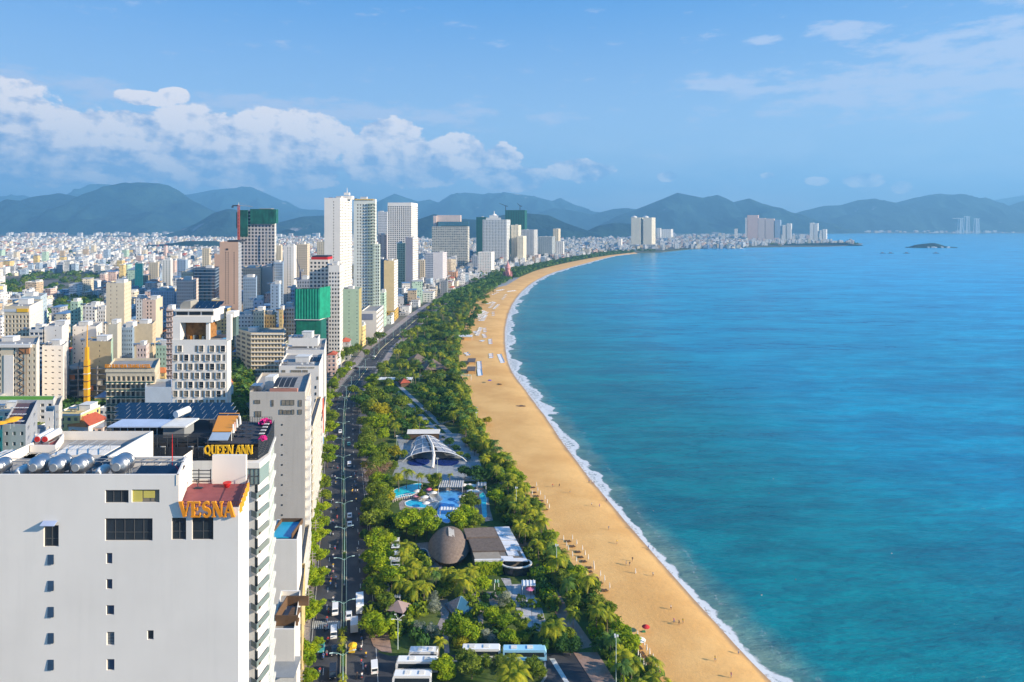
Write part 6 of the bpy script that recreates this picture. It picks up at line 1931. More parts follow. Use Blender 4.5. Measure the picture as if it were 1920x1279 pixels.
# ------------------------------------------------------------------ vegetation kit
def leaf_mat(name, c1, c2, tr=.42):
 mt = bpy.data.materials.new(name)
 mt.use_nodes = True
 g = NT(mt.node_tree)
 geo = g.n('ShaderNodeNewGeometry')
 oi = g.n('ShaderNodeObjectInfo')
 n1 = g.noise(geo.outputs['Position'], .45, 3, .6)
 c = g.mix(g.ramp(n1, .35, .65), rgb(c1), rgb(c2))
 k = g.ramp(oi.outputs['Random'], 0, 1, .78, 1.22, False)
 cc = g.n('ShaderNodeCombineColor', i={0: k, 1: g.ramp(oi.outputs['Random'], 0, 1, .84, 1.15, False), 2: 1.0})
 c = g.mix(1.0, c, cc.outputs[0], 'MULTIPLY')
 d = g.n('ShaderNodeBsdfPrincipled', i={'Base Color': c, 'Roughness': .65, 'Specular IOR Level': .2})
 t = g.n('ShaderNodeBsdfTranslucent', i={0: c})
 mx = g.n('ShaderNodeMixShader', i={0: tr, 1: d.outputs[0], 2: t.outputs[0]})
 g.n('ShaderNodeOutputMaterial', i={0: mx.outputs[0]})
 return mt
LM = {'bright': leaf_mat('leaf_bright', (.14, .25, .006), (.40, .48, .010)),
'mid': leaf_mat('leaf_mid', (.085, .155, .012), (.25, .31, .018)),
'dark': leaf_mat('leaf_dark', (.03, .095, .02), (.08, .18, .03)),
'yellow': leaf_mat('leaf_yellow', (.28, .27, .01), (.48, .42, .015)),
'olive': leaf_mat('leaf_olive', (.13, .19, .018), (.28, .34, .035)),
'bare': leaf_mat('twig_pink', (.26, .15, .10), (.42, .27, .19)),
'silver': leaf_mat('leaf_silver', (.16, .2, .14), (.42, .45, .36)),
'orange': leaf_mat('leaf_orange', (.22, .13, .01), (.34, .22, .02)),
'palm': leaf_mat('palm_green', (.11, .17, .007), (.38, .37, .015), .2),
'palmd': leaf_mat('palm_dark', (.045, .12, .02), (.14, .23, .035), .2)}
BARK = mat('bark', (.14, .10, .07), .9, .3, 2)
PBARK = mat('palm_bark', (.22, .17, .12), .9, .3, 2)
def crown_mesh(seed, n_lobes=15, per=110, leaf=.34, flat=.75, gap=1.0):
 r = random.Random(seed)
 vs, fs = [], []
 lobes = []
 for k in range(n_lobes):
  d = Vector((r.gauss(0, 1), r.gauss(0, 1), r.gauss(.25, .8))).normalized()
  rad = r.uniform(.25, .68)
  lobes.append((Vector((d.x * rad, d.y * rad, d.z * rad * flat)), r.uniform(.26, .44)))
 for c, R_l in lobes:
  for _ in range(per):
   d = Vector((r.gauss(0, 1), r.gauss(0, 1), r.gauss(.15, 1))).normalized()
   p_ = c + Vector((d.x, d.y, d.z * .8)) * R_l * r.uniform(.6, 1.05)
   nn = (d + Vector((r.gauss(0, .5), r.gauss(0, .5), r.gauss(0.2, .5)))).normalized()
   u = nn.orthogonal().normalized()
   u.rotate(Matrix.Rotation(r.uniform(0, 6.28), 3, nn))
   v = nn.cross(u)
   s = leaf * r.uniform(.6, 1.25) * .22
   b = len(vs)
   vs += [p_ - u * s, p_ - v * s * .7, p_ + u * s, p_ + v * s * .7]
   fs.append((b, b + 1, b + 2, b + 3))
 me = bpy.data.meshes.new('crown')
 me.from_pydata([tuple(v) for v in vs], [], fs)
 return me
def trunk_mesh(seed, h=1.0):
 r = random.Random(seed)
 b = MB()
 b.tube((0, 0, 0), (.02, .01, .55), .05, .035, 7)
 for k in range(5):
  a = k * 1.256 + r.uniform(-.3, .3)
  e = Vector((math.cos(a) * .42, math.sin(a) * .42, .95 + r.uniform(-.1, .2)))
  m_ = Vector((math.cos(a) * .16, math.sin(a) * .16, .7))
  b.tube((.02, .01, .52), m_, .028, .02, 5)
  b.tube(m_, e, .02, .008, 5)
 me = bpy.data.meshes.new('trunk')
 me.from_pydata(b.v, [], b.f)
 me.materials.append(BARK)
 return me
CR = {}
def crown(kind, i):
 k = (kind, i)
 if k not in CR:
  if kind == 'bare':
   me = crown_mesh(50 + i, 16, 60, .16, .8)
  elif kind == 'silver':
   me = crown_mesh(70 + i, 18, 110, .24, 1.2)
  else:
   me = crown_mesh(10 + i * 7 + hash_(kind) % 5, 16, 150, .34, .8)
  me.materials.append(LM[kind])
  CR[k] = me
 return CR[k]
TR = [trunk_mesh(i) for i in range(3)]
def frond_mesh(seed, n=19, leaf_n=15, droop=1.0, kind='palm'):
 r = random.Random(seed)
 b = MB()
 for k in range(n):
  a = 2 * math.pi * k / n + r.uniform(-.15, .15)
  L_ = r.uniform(2.6, 3.5)
  up = r.uniform(-.1, 1.0)
  dx, dy = math.cos(a), math.sin(a)
  prev = None
  pts = []
  for j in range(7):
   t = j / 6
   rad = L_ * t * (1 - .16 * t)
   z = up * 1.5 * math.sin(t * 1.6) - droop * 1.9 * t * t * (1.3 - up * .6)
   pts.append(Vector((dx * rad, dy * rad, z)))
  side = Vector((-dy, dx, 0))
  for j in range(6):
   p0, p1 = pts[j], pts[j + 1]
   for q in range(3):
    t = (j + q / 3) / 6
    w_ = .62 * math.sin(math.pi * min(1, t * .9 + .12)) + .05
    c0 = p0.lerp(p1, q / 3)
    c1 = p0.lerp(p1, (q + .62) / 3)
    fw = (p1 - p0) * .9
    for sgn in (-1, 1):
     tip = side * sgn * w_ + Vector((0, 0, -w_ * .45)) + fw * .45
     b.add([c0, c1, c1 + tip, c0 + tip * .96], [(0, 1, 2, 3)])
 me = bpy.data.meshes.new('crown')
 me.from_pydata(b.v, [], b.f)
 me.materials.append(LM[kind])
 return me
PC = {k: [frond_mesh(i * 3 + (5 if k == 'palm' else 50), 17 + i, kind=k) for i in range(4)] for k in ('palm', 'palmd')}
def palm_trunk(seed):
 r = random.Random(seed)
 b = MB()
 lx_, ly_ = r.uniform(-.07, .07), r.uniform(-.07, .07)
 prev = Vector((0, 0, 0))
 for k in range(1, 6):
  t = k / 5
  q = Vector((lx_ * t * t, ly_ * t * t, t))
  b.tube(prev, q, .024 - .012 * (t - .2), .024 - .012 * t, 7)
  prev = q
 me = bpy.data.meshes.new('trunk')
 me.from_pydata(b.v, [], b.f)
 me.materials.append(PBARK)
 return me, prev
PT = [palm_trunk(i) for i in range(4)]
TREES = []
TW = {'bright': 'bright green', 'mid': 'mid green', 'dark': 'dark green', 'yellow': 'yellow-green', 'olive': 'olive green', 'bare': 'bare pinkish', 'silver': 'silvery', 'orange': 'orange tinged',
'palm': 'yellowish green', 'palmd': 'dark green'}  # palm is the yellowish green leaf colour, palmd the darker one
OVER = []
NT_ = [0]
def tree_at(x, y, r, kind='mid', h=None, name='tree', zk=.8):
 h = h or r * 1.1
 NT_[0] += 1
 if NT_[0] > 296:
  OVER.append((x, y, r * 1.15, {'bright': 0, 'mid': 1, 'dark': 2}.get(kind, 1)))
  return None
 t = empty(name, (x, y, 0), RND.uniform(0, 6.28))
 c = bpy.data.objects.new('crown', crown(kind, RND.randrange(4)))
 COL.objects.link(c)
 c.parent = t
 c.location = (0, 0, h)
 k = RND.uniform(.92, 1.1)
 c.scale = (r * k * 1.32, r / k * 1.32, r * zk * 1.25)
 tr = bpy.data.objects.new('trunk', RND.choice(TR))
 COL.objects.link(tr)
 tr.parent = t
 tr.scale = (r * .9, r * .9, h * .95)
 px, py = CX + F * x / y, CY + F * (H - h) / y
 TREES.append((t, 'tree' if name == 'tree' else name, TW[kind], px, py, r))
 return t
def tree(px, py, rpx, kind='mid', hk=1.1, name='tree', zk=.8):
 r = rpx * 300 / F
 for _ in range(5):
  Y = F * (H - r * hk) / (py - CY)
  r = rpx * Y / F
 return tree_at(xa(px, Y), Y, r, kind, r * hk, name, zk)
def palm_at(x, y, h, s=1.0, kind='palm'):
 t = empty('palm_tree', (x, y, 0), RND.uniform(0, 6.28))
 i = RND.randrange(4)
 me, top = PT[i]
 tr = bpy.data.objects.new('trunk', me)
 COL.objects.link(tr)
 tr.parent = t
 tr.scale = (h * 1.0, h * 1.0, h)
 c = bpy.data.objects.new('crown', RND.choice(PC[kind]))
 COL.objects.link(c)
 c.parent = t
 c.location = (top.x * h, top.y * h, h)
 c.scale = (s, s, s)
 c.rotation_euler = (RND.uniform(-.12, .12), RND.uniform(-.12, .12), RND.uniform(0, 6.28))
 TREES.append((t, 'palm', TW[kind], CX + F * x / y, CY + F * (H - h) / y, 3 * s))
 return t
def palm(px, py, h=9, s=1.0, kind='palm'):
 Y = F * (H - h) / (py - CY)
 return palm_at(xa(px, Y), Y, h, s, kind)
for px, py, r in ((640, 668, 13), (655, 657, 15), (672, 652, 11), (639, 699, 11), (628, 722, 14), (630, 740, 10), (623, 778, 15), (618, 800, 15), (621, 822, 9), (618, 842, 15), (614, 860, 14), (609, 905, 15), (606, 928, 13), (605, 951, 13),
(606, 979, 13), (601, 1001, 16), (600, 1041, 16), (600, 1077, 16), (594, 1092, 13), (593, 1138, 18), (597, 1203, 11), (580, 1220, 17), (581, 1238, 13), (577, 1270, 19), (696, 640, 12), (712, 628, 12), (684, 660, 8)):
 tree(px, py, r, RND.choice(['bright', 'bright', 'bright', 'mid']) if py > 760 else 'mid', 1.25)
y_ = 162.0
while y_ < 565:
 tree_at(rx(y_) - RND.uniform(11.5, 14), y_, RND.uniform(3.0, 4.2), RND.choice(['bright', 'bright', 'mid']), RND.uniform(4.6, 6.0))
 y_ += RND.uniform(7.5, 12)
y_ = 222.0
while y_ < 560:
 if RND.random() < .8:
  tree_at(rx(y_) + RND.uniform(12, 16), y_, RND.uniform(3.2, 4.6), RND.choice(['bright', 'mid', 'olive', 'mid']), RND.uniform(4.4, 6.0))
 y_ += RND.uniform(7, 11)
Z2 = lambda x, y, r: (640 + x / 4.919, 720 + y / 4.919, r / 4.919)
for x, y, r, k in [(180, 150, 85, 'dark'), (120, 40, 60, 'mid'), (330, 90, 95, 'mid'), (560, 150, 95, 'mid'), (450, 60, 70, 'dark'), (370, 240, 100, 'yellow'), (270, 350, 60, 'bright'), (350, 350, 95, 'bright'), (390, 460, 70, 'bright'),
(200, 500, 60, 'mid'), (230, 570, 100, 'mid'), (400, 580, 90, 'mid'), (500, 620, 70, 'yellow'), (350, 660, 80, 'mid'), (560, 640, 50, 'mid'), (560, 370, 80, 'dark'), (640, 350, 60, 'mid'), (500, 300, 60, 'mid'),
(300, 810, 110, 'bare'), (400, 760, 80, 'bare'), (220, 880, 70, 'bare'), (220, 740, 40, 'yellow'), (330, 970, 90, 'bright'), (400, 1050, 90, 'yellow'), (270, 1090, 85, 'mid'), (330, 1190, 90, 'bright'), (230, 1150, 60, 'mid'),
(475, 740, 60, 'mid'), (800, 520, 1, 'mid'), (520, 870, 48, 'bright'), (840, 880, 85, 'mid'), (770, 955, 36, 'dark'), (750, 1012, 45, 'mid'), (1000, 530, 48, 'dark'), (1060, 590, 40, 'dark'), (1090, 640, 36, 'mid'), (1160, 665, 38, 'dark'),
(1140, 800, 70, 'dark'), (1240, 820, 85, 'dark'), (1330, 840, 75, 'dark'), (1180, 960, 40, 'dark'), (1200, 1070, 95, 'mid'), (1150, 1200, 110, 'bright'), (1220, 1230, 70, 'bright'), (650, 1210, 100, 'bright'), (790, 1220, 110, 'bright'), (560, 1240, 60, 'mid'),
(1160, 370, 75, 'bright'), (1120, 440, 40, 'mid'), (1100, 250, 70, 'olive'), (900, 240, 60, 'dark'), (860, 150, 60, 'dark'), (760, 110, 60, 'dark'), (700, 40, 50, 'dark'), (1000, 120, 70, 'mid'), (820, 60, 60, 'dark'), (930, 330, 45, 'dark'),
(720, 260, 40, 'mid'), (1150, 520, 55, 'olive'), (1230, 560, 50, 'olive'), (1420, 1030, 85, 'bright'), (1490, 1130, 80, 'mid'), (1630, 860, 80, 'bright'), (1560, 800, 60, 'bright'), (1690, 950, 60, 'bright'), (1340, 330, 45, 'yellow'), (1280, 380, 55, 'mid'),
(760, 420, 40, 'bright'), (690, 430, 40, 'yellow'), (820, 430, 35, 'yellow'), (940, 490, 18, 'dark')]:
 if r > 5:
  tree(*Z2(x, y, r), k)
tree(*Z2(598, 490, 44), 'dark', 1.2, zk=.5)
Z3 = lambda x, y, r: (680 + x / 4.01, 960 + y / 4.01, r / 4.01)
for x, y, r, k in [(60, 40, 90, 'olive'), (150, 30, 70, 'mid'), (330, 60, 110, 'bright'), (480, 100, 100, 'bright'), (400, 140, 70, 'bright'), (720, 60, 90, 'bright'), (820, 70, 80, 'mid'), (100, 190, 80, 'bright'), (190, 200, 60, 'bright'), (60, 340, 70, 'bright'),
(130, 390, 80, 'bright'), (60, 430, 50, 'mid'), (100, 580, 80, 'mid'), (160, 660, 80, 'mid'), (60, 820, 90, 'bright'), (150, 860, 80, 'bright'), (90, 900, 60, 'mid'), (640, 540, 70, 'mid'), (600, 600, 50, 'mid'), (900, 540, 75, 'bright'),
(690, 860, 90, 'bright'), (790, 900, 95, 'bright'), (740, 960, 70, 'yellow'), (980, 780, 75, 'bright'), (1060, 820, 75, 'bright'), (1100, 930, 75, 'bright'), (1210, 860, 70, 'mid'), (1190, 950, 60, 'mid'), (1240, 910, 50, 'dark'),
(1060, 650, 60, 'silver'), (1040, 590, 40, 'mid'), (530, 640, 50, 'silver'), (535, 710, 50, 'silver'), (420, 870, 50, 'silver'), (520, 890, 55, 'silver'), (920, 920, 50, 'silver'), (980, 960, 45, 'silver'),
(590, 1150, 90, 'bright'), (640, 1210, 70, 'bright'), (760, 1090, 80, 'olive'), (820, 1160, 90, 'olive'), (900, 1120, 60, 'mid'), (1040, 1110, 55, 'olive'), (1290, 1150, 75, 'mid'), (1330, 1200, 50, 'mid'), (490, 1220, 40, 'yellow'),
(460, 570, 55, 'mid'), (560, 560, 50, 'dark'), (1420, 900, 70, 'mid'), (1480, 960, 80, 'dark'), (1370, 980, 70, 'dark'), (1530, 900, 60, 'mid'), (1560, 1000, 70, 'dark'), (250, 150, 60, 'dark'), (230, 60, 60, 'dark')]:
 tree(*Z3(x, y, r), k)
for x, y, s in [(340, 240, 1.3), (330, 340, 1.2), (300, 290, 1.1), (390, 430, 1.3), (280, 520, 1.3), (380, 540, 1.3), (460, 540, 1.2), (340, 450, 1.1), (400, 370, 1.0), (700, 450, 1.3), (760, 500, 1.5), (800, 430, 1.2), (640, 440, 1.0), (450, 430, .9),
(1450, 850, 1.3), (1120, 1090, 1.2), (1090, 1170, 1.4), (1160, 1180, 1.4), (1120, 1230, 1.3), (570, 960, .8), (1390, 860, 1.1), (550, 460, .8), (540, 420, .8)]:
 a_, b_, _ = Z3(x, y, 0)
 palm(a_, b_, 7, s, 'palm' if x != 550 else 'palmd')
for x, y, s in [(600, 800, 1.5), (530, 830, 1.1), (715, 830, .7), (745, 835, .7), (910, 830, .6), (995, 830, .6), (1230, 420, 1.2), (1200, 270, 1.1), (1290, 480, 1.2), (1330, 530, 1.2), (1260, 330, 1.1), (1180, 200, 1.1), (1150, 100, 1.1), (1060, 130, 1.0),
(1000, 60, 1.0), (720, 310, .8), (1600, 1110, 1.4), (1560, 1030, 1.2), (1660, 1080, 1.2), (1540, 900, 1.2), (1430, 760, 1.2), (1460, 680, 1.1)]:
 a_, b_, _ = Z2(x, y, 0)
 palm(a_, b_, 8, s)
for px, py in ((643, 1180), (642, 1195), (641, 1212), (643, 1264), (642, 1275)):
 palm(px, py, 2.2, .55)
inl = resample(inner, 5.6)
n_p = 0
for i, q in enumerate(inl):
 if q.y > 1000 or q.y < 150:
  continue
 a = inl[max(0, i - 1)]
 c = inl[min(len(inl) - 1, i + 1)]
 d = (c - a).normalized()
 nn = Vector((-d.y, d.x, 0))
 if nn.x > 0:
  nn = -nn
 for k, off in enumerate((4.0, 8.5, 13.0)):
  if RND.random() < ((.8, .75, .4)[k] if q.y < 420 else (.6, .5, .2)[k]):
   q2 = q + nn * (off + RND.uniform(-1.5, 1.5)) + d * RND.uniform(-1.5, 1.5)
   if RND.random() < .70:
    palm_at(q2.x, q2.y, RND.uniform(5.5, 8.5), RND.uniform(1.0, 1.35), 'palm' if RND.random() < .75 else 'palmd')
   else:
    tree_at(q2.x, q2.y, RND.uniform(2.6, 3.8), RND.choice(['bright', 'mid', 'olive']), RND.uniform(3.2, 4.6))
def inside(x, y, pg):
 r = False
 j = len(pg) - 1
 for i in range(len(pg)):
  if (pg[i][1] > y) != (pg[j][1] > y) and x < (pg[j][0] - pg[i][0]) * (y - pg[i][1]) / (pg[j][1] - pg[i][1]) + pg[i][0]:
   r = not r
  j = i
 return r
def scatter(pgpx, n, fn, sep):
 pg = [gp(x, y, 5)[:2] for x, y in pgpx]
 x0, x1 = min(p[0] for p in pg), max(p[0] for p in pg)
 y0, y1 = min(p[1] for p in pg), max(p[1] for p in pg)
 pts, tries = [], 0
 while len(pts) < n and tries < n * 60:
  tries += 1
  x, y = RND.uniform(x0, x1), RND.uniform(y0, y1)
  if inside(x, y, pg) and all((x - a) ** 2 + (y - b) ** 2 > sep * sep for a, b in pts):
   pts.append((x, y))
   fn(x, y)
 return pts
def grove(x, y):
 u = RND.random()
 if u < .62:
  palm_at(x, y, RND.uniform(8, 12), RND.uniform(1.2, 1.6), RND.choice(['palm', 'palmd', 'palmd']))
 else:
  tree_at(x, y, RND.uniform(4, 6), RND.choice(['mid', 'dark', 'dark', 'olive']), RND.uniform(5.5, 8))
def parkw(x, y):
 u = RND.random()
 if u < .5:
  palm_at(x, y, RND.uniform(7, 10), RND.uniform(1.1, 1.4), RND.choice(['palm', 'palmd']))
 else:
  tree_at(x, y, RND.uniform(3.4, 5.2), RND.choice(['mid', 'mid', 'dark', 'olive', 'yellow']), RND.uniform(4.5, 6.5))
scatter([(752, 632), (790, 585), (838, 556), (905, 536), (932, 540), (900, 575), (884, 608), (870, 640), (800, 645)], 135, grove, 7.5)
scatter([(700, 712), (728, 668), (752, 640), (800, 650), (868, 652), (862, 700), (872, 722), (800, 712), (745, 712)], 70, parkw, 7.0)
scatter([(768, 722), (868, 718), (890, 765), (898, 805), (850, 800), (812, 765)], 22, parkw, 7.5)
scatter([(672, 745), (700, 718), (728, 722), (775, 768), (812, 806), (750, 812), (690, 800)], 16, parkw, 8)
def mass(name, spots, kinds, seed, leafs=70, kind_='stuff'):
 r = random.Random(seed)
 b = MB()
 for (x, y, rad, k) in spots:
  for _ in range(leafs):
   d = Vector((r.gauss(0, 1), r.gauss(0, 1), abs(r.gauss(.3, .8)))).normalized()
   p_ = Vector((x, y, rad * .45)) + Vector((d.x * rad, d.y * rad, d.z * rad * .9)) * r.uniform(.7, 1.05)
   nn = (d + Vector((r.gauss(0, .4), r.gauss(0, .4), r.gauss(0, .4)))).normalized()
   u = nn.orthogonal().normalized()
   v = nn.cross(u)
   s = rad * (.24 if leafs < 200 else .1) * r.uniform(.6, 1.3)
   b.quad(p_ - u * s, p_ - v * s, p_ + u * s, p_ + v * s, k)
 return tag(b.build(name, kinds), kind=kind_)
def mspots(pgpx, n, rad, nk, zed=0):
 pg = [gp(x, y, 0)[:2] for x, y in pgpx]
 x0, x1 = min(p[0] for p in pg), max(p[0] for p in pg)
 y0, y1 = min(p[1] for p in pg), max(p[1] for p in pg)
 out, tries = [], 0
 while len(out) < n and tries < n * 40:
  tries += 1
  x, y = RND.uniform(x0, x1), RND.uniform(y0, y1)
  if inside(x, y, pg):
   out.append((x, y, rad * RND.uniform(.6, 1.3), RND.randrange(nk)))
 return out
sp_ = []
for q in resample(inner, 9):
 if q.y > 1150:
  for k in range(5):
   sp_.append((q.x - RND.uniform(4, 52), q.y + RND.uniform(-6, 6), RND.uniform(4, 7.5), RND.randrange(2)))
for q in resample(inner, 10):
 if 1000 < q.y <= 1200:
  for k in range(4):
   sp_.append((q.x - RND.uniform(3, 60), q.y + RND.uniform(-6, 6), RND.uniform(4, 6.5), RND.randrange(2)))
mass('shore_tree_belt', sp_, [LM['dark'], LM['palmd']], 5, 60)
ug = []
for pg, n in (([(700, 712), (752, 632), (838, 556), (932, 540), (900, 575), (866, 650), (862, 700), (800, 712)], 330), ([(672, 745), (735, 722), (812, 806), (750, 812), (690, 800)], 90),
([(768, 722), (868, 718), (898, 805), (850, 800)], 100), ([(690, 905), (735, 900), (725, 1000), (700, 1200), (690, 1200), (680, 1000)], 70), ([(730, 1075), (790, 1100), (800, 1215), (735, 1215)], 50), ([(860, 1120), (960, 1120), (1060, 1160), (1080, 1215), (850, 1215)], 55),
([(905, 905), (950, 930), (985, 1010), (1010, 1060), (1000, 1075), (950, 985)], 50), (None, 0), ([(1000, 1080), (1016, 1075), (1052, 1150), (1030, 1150)], 40), ([(735, 1030), (800, 1040), (800, 1090), (740, 1090)], 40)):
 if pg:
  ug += mspots(pg, n, 1.9, 3)
for q in resample(inner, 1.6):
 if 150 < q.y < 1000:
  ug.append((q.x - RND.uniform(2, 12), q.y + RND.uniform(-1, 1), RND.uniform(1.5, 2.8), RND.randrange(3)))
mass('undergrowth', ug, [LM['mid'], LM['dark'], LM['bright']], 8, 60)
mass('tree_mass', OVER, [LM['bright'], LM['mid'], LM['dark']], 4, 420)
print('TREES', NT_, sum(1 for t in TREES if t[1] == 'palm'))
cg = []
for pg, n in (([(0, 520), (90, 510), (190, 512), (215, 540), (160, 548), (60, 560), (0, 565)], 130), ([(90, 560), (200, 555), (190, 600), (110, 620), (85, 600)], 60), ([(250, 540), (330, 535), (330, 560), (260, 570)], 30),
([(235, 462), (330, 455), (420, 460), (300, 470)], 90), ([(430, 690), (480, 690), (470, 760), (440, 760)], 22), ([(432, 760), (472, 760), (472, 860), (434, 860)], 14), ([(170, 770), (200, 760), (205, 830), (170, 840)], 18), ([(90, 745), (190, 770), (190, 800), (110, 790)], 26),
([(0, 470), (460, 470), (560, 520), (0, 560)], 110), ([(870, 500), (960, 500), (1000, 505), (930, 535), (850, 530)], 90), ([(1060, 478), (1180, 470), (1240, 470), (1150, 476)], 90), ([(1410, 458), (1600, 455), (1610, 459), (1450, 461)], 120)):
 cg += mspots(pg, n, 6.0, 3)
mass('city_trees', cg, [LM['dark'], LM['mid'], LM['palmd']], 9, 60)
# ------------------------------------------------------------------ houses and mid-rise blocks between the towers
def pattern_mat(name, c, stuff=False):
 mt, g, p = new_mat(name, .75, .2)
 geo = g.n('ShaderNodeNewGeometry')
 ps = g.n('ShaderNodeSeparateXYZ', i={0: geo.outputs['Position']})
 ns = g.n('ShaderNodeSeparateXYZ', i={0: geo.outputs['True Normal']})
 u = g.m('SUBTRACT', g.m('MULTIPLY', ps.outputs[0], ns.outputs[1]), g.m('MULTIPLY', ps.outputs[1], ns.outputs[0]))
 fz = g.m('FRACT', g.m('DIVIDE', ps.outputs[2], 3.3))
 fu = g.m('FRACT', g.m('DIVIDE', u, 3.1))
 win = g.m('MULTIPLY', g.m('MULTIPLY', g.m('GREATER_THAN', fz, .28), g.m('LESS_THAN', fz, .74)), g.m('MULTIPLY', g.m('GREATER_THAN', fu, .24), g.m('LESS_THAN', fu, .72)))
 wall = g.m('LESS_THAN', g.m('ABSOLUTE', ns.outputs[2]), .3)
 cell = g.n('ShaderNodeTexWhiteNoise', noise_dimensions='3D')
 cv = g.n('ShaderNodeCombineXYZ', i={0: g.m('FLOOR', g.m('DIVIDE', u, 3.1)), 1: g.m('FLOOR', g.m('DIVIDE', ps.outputs[2], 3.3)), 2: g.m('FLOOR', g.m('DIVIDE', ps.outputs[1], 40))})
 g.set(cell, 'Vector', cv.outputs[0])
 win = g.m('MULTIPLY', g.m('MULTIPLY', win, wall), g.m('GREATER_THAN', cell.outputs[0], .3))
 n1 = g.noise(geo.outputs['Position'], .15, 5, .6)
 k = g.ramp(n1, .25, .75, .82, 1.08, False)
 cc = g.n('ShaderNodeCombineColor', i={0: k, 1: k, 2: k})
 base = g.mix(1.0, rgb(c), cc.outputs[0], 'MULTIPLY')
 g.set(p, 'Base Color', g.mix(win, base, rgb((.05, .06, .07))))
 return mt
HC = [('white', (.80, .78, .75)), ('off-white', (.70, .67, .62)), ('cream', (.72, .62, .46)), ('yellow', (.70, .52, .22)), ('grey', (.42, .42, .43)), ('blue-grey', (.36, .45, .55)), ('pinkish', (.68, .50, .43)),
('pale green', (.45, .60, .47)), ('tan', (.52, .40, .27))]
HMAT = [pattern_mat('house_wall_' + n_.replace(' ', '_').replace('-', '_'), c) for n_, c in HC]
HPLAIN = [mat('near_wall_' + n_.replace(' ', '_').replace('-', '_'), c, .75, .14, .25, stain=.16) for n_, c in HC]
METB = mat('blue_metal_roof', (.14, .25, .40), .5, .15, .3)
METG = mat('grey_metal_roof', (.38, .38, .37), .5, .2, .3)
ROOFS = ['a steel tank on its flat roof', 'a stair hut on its flat roof', 'a red tiled roof', 'an orange tiled roof', 'a blue metal roof', 'a grey metal roof', 'a planted roof terrace']
NUM = ['zero', 'one', 'two', 'three', 'four', 'five', 'six', 'seven', 'eight', 'nine', 'ten', 'eleven', 'twelve', 'thirteen']
def roof_geo(kind, w, d, z, r):
 """returns (part name, MB, material) list for a roof of the given kind"""
 out = []
 b = MB()
 if kind in (2, 3):
  hh = min(w, d) * .28
  e = .5
  if w > d:
   pr = [(-w / 2 + d * .3, 0), (w / 2 - d * .3, 0)]
  else:
   pr = [(0, -d / 2 + w * .3), (0, d / 2 - w * .3)]
  c_ = [(-w / 2 - e, -d / 2 - e, z), (w / 2 + e, -d / 2 - e, z), (w / 2 + e, d / 2 + e, z), (-w / 2 - e, d / 2 + e, z)]
  t_ = [(pr[0][0], pr[0][1], z + hh), (pr[1][0], pr[1][1], z + hh)]
  if w > d:
   fs = [(0, 1, 5, 4), (1, 2, 5), (2, 3, 4, 5), (3, 0, 4)]
  else:
   fs = [(0, 1, 4), (1, 2, 5, 4), (2, 3, 5), (3, 0, 4, 5)]
  b.add(c_ + t_, fs + [(3, 2, 1, 0)])
  out.append(('roof', b, REDT if kind == 2 else ORANGET))
 elif kind in (4, 5):
  b.add([(-w / 2 - .3, -d / 2 - .3, z + .05), (w / 2 + .3, -d / 2 - .3, z + .05), (w / 2 + .3, d / 2 + .3, z + 1.2), (-w / 2 - .3, d / 2 + .3, z + 1.2), (-w / 2 - .3, -d / 2 - .3, z - .05), (w / 2 + .3, -d / 2 - .3, z - .05), (w / 2 + .3, d / 2 + .3, z - .05), (-w / 2 - .3, d / 2 + .3, z - .05)],
[(0, 1, 2, 3), (7, 6, 5, 4), (0, 4, 5, 1), (1, 5, 6, 2), (2, 6, 7, 3), (3, 7, 4, 0)])
  out.append(('roof', b, METB if kind == 4 else METG))
 else:
  t = .25
  for q in ((-w / 2, w / 2, -d / 2, -d / 2 + t), (-w / 2, w / 2, d / 2 - t, d / 2), (-w / 2, -w / 2 + t, -d / 2 + t, d / 2 - t), (w / 2 - t, w / 2, -d / 2 + t, d / 2 - t)):
   b.box(*q, z + .005, z + .9)
  out.append(('parapet', b, WHITE2))
  if kind == 0:
   c = MB(); c.tube((-w * .2, -d * .1, z + 1.9), (w * .1, -d * .1, z + 1.9), .7, .7, 10); c.box(-w * .15, -w * .12, -d * .1 - .5, -d * .1 + .5, z + .01, z + 1.3); c.box(w * .02, w * .05, -d * .1 - .5, -d * .1 + .5, z + .01, z + 1.3)
   out.append(('water_tank', c, STEEL))
  if kind in (0, 1):
   c = MB(); hw = w * .42; c.box(w / 2 - hw - .4, w / 2 - .4, d * .05, d * .42, z + .01, z + 2.8); c.box(w / 2 - hw - .7, w / 2 - .2, d * .05 - .3, d * .42 + .2, z + 2.81, z + 3.0)
   out.append(('stair_hut', c, WHITE2))
  if kind == 6:
   c = MB()
   for _ in range(60):
    x, y = r.uniform(-w * .4, w * .4), r.uniform(-d * .4, d * .4)
    s = r.uniform(.3, .6)
    c.quad((x - s, y, z + .4), (x, y - s, z + .9), (x + s, y, z + .5), (x, y + s, z + 1.1))
   out.append(('roof_garden', c, LM['mid']))
 return out
CITY = []
def in_tower(x, y, m=4):
 for (a, b_, c, d) in TFP:
  if a - m < x < b_ + m and c - m < y < d + m:
   return True
 return False
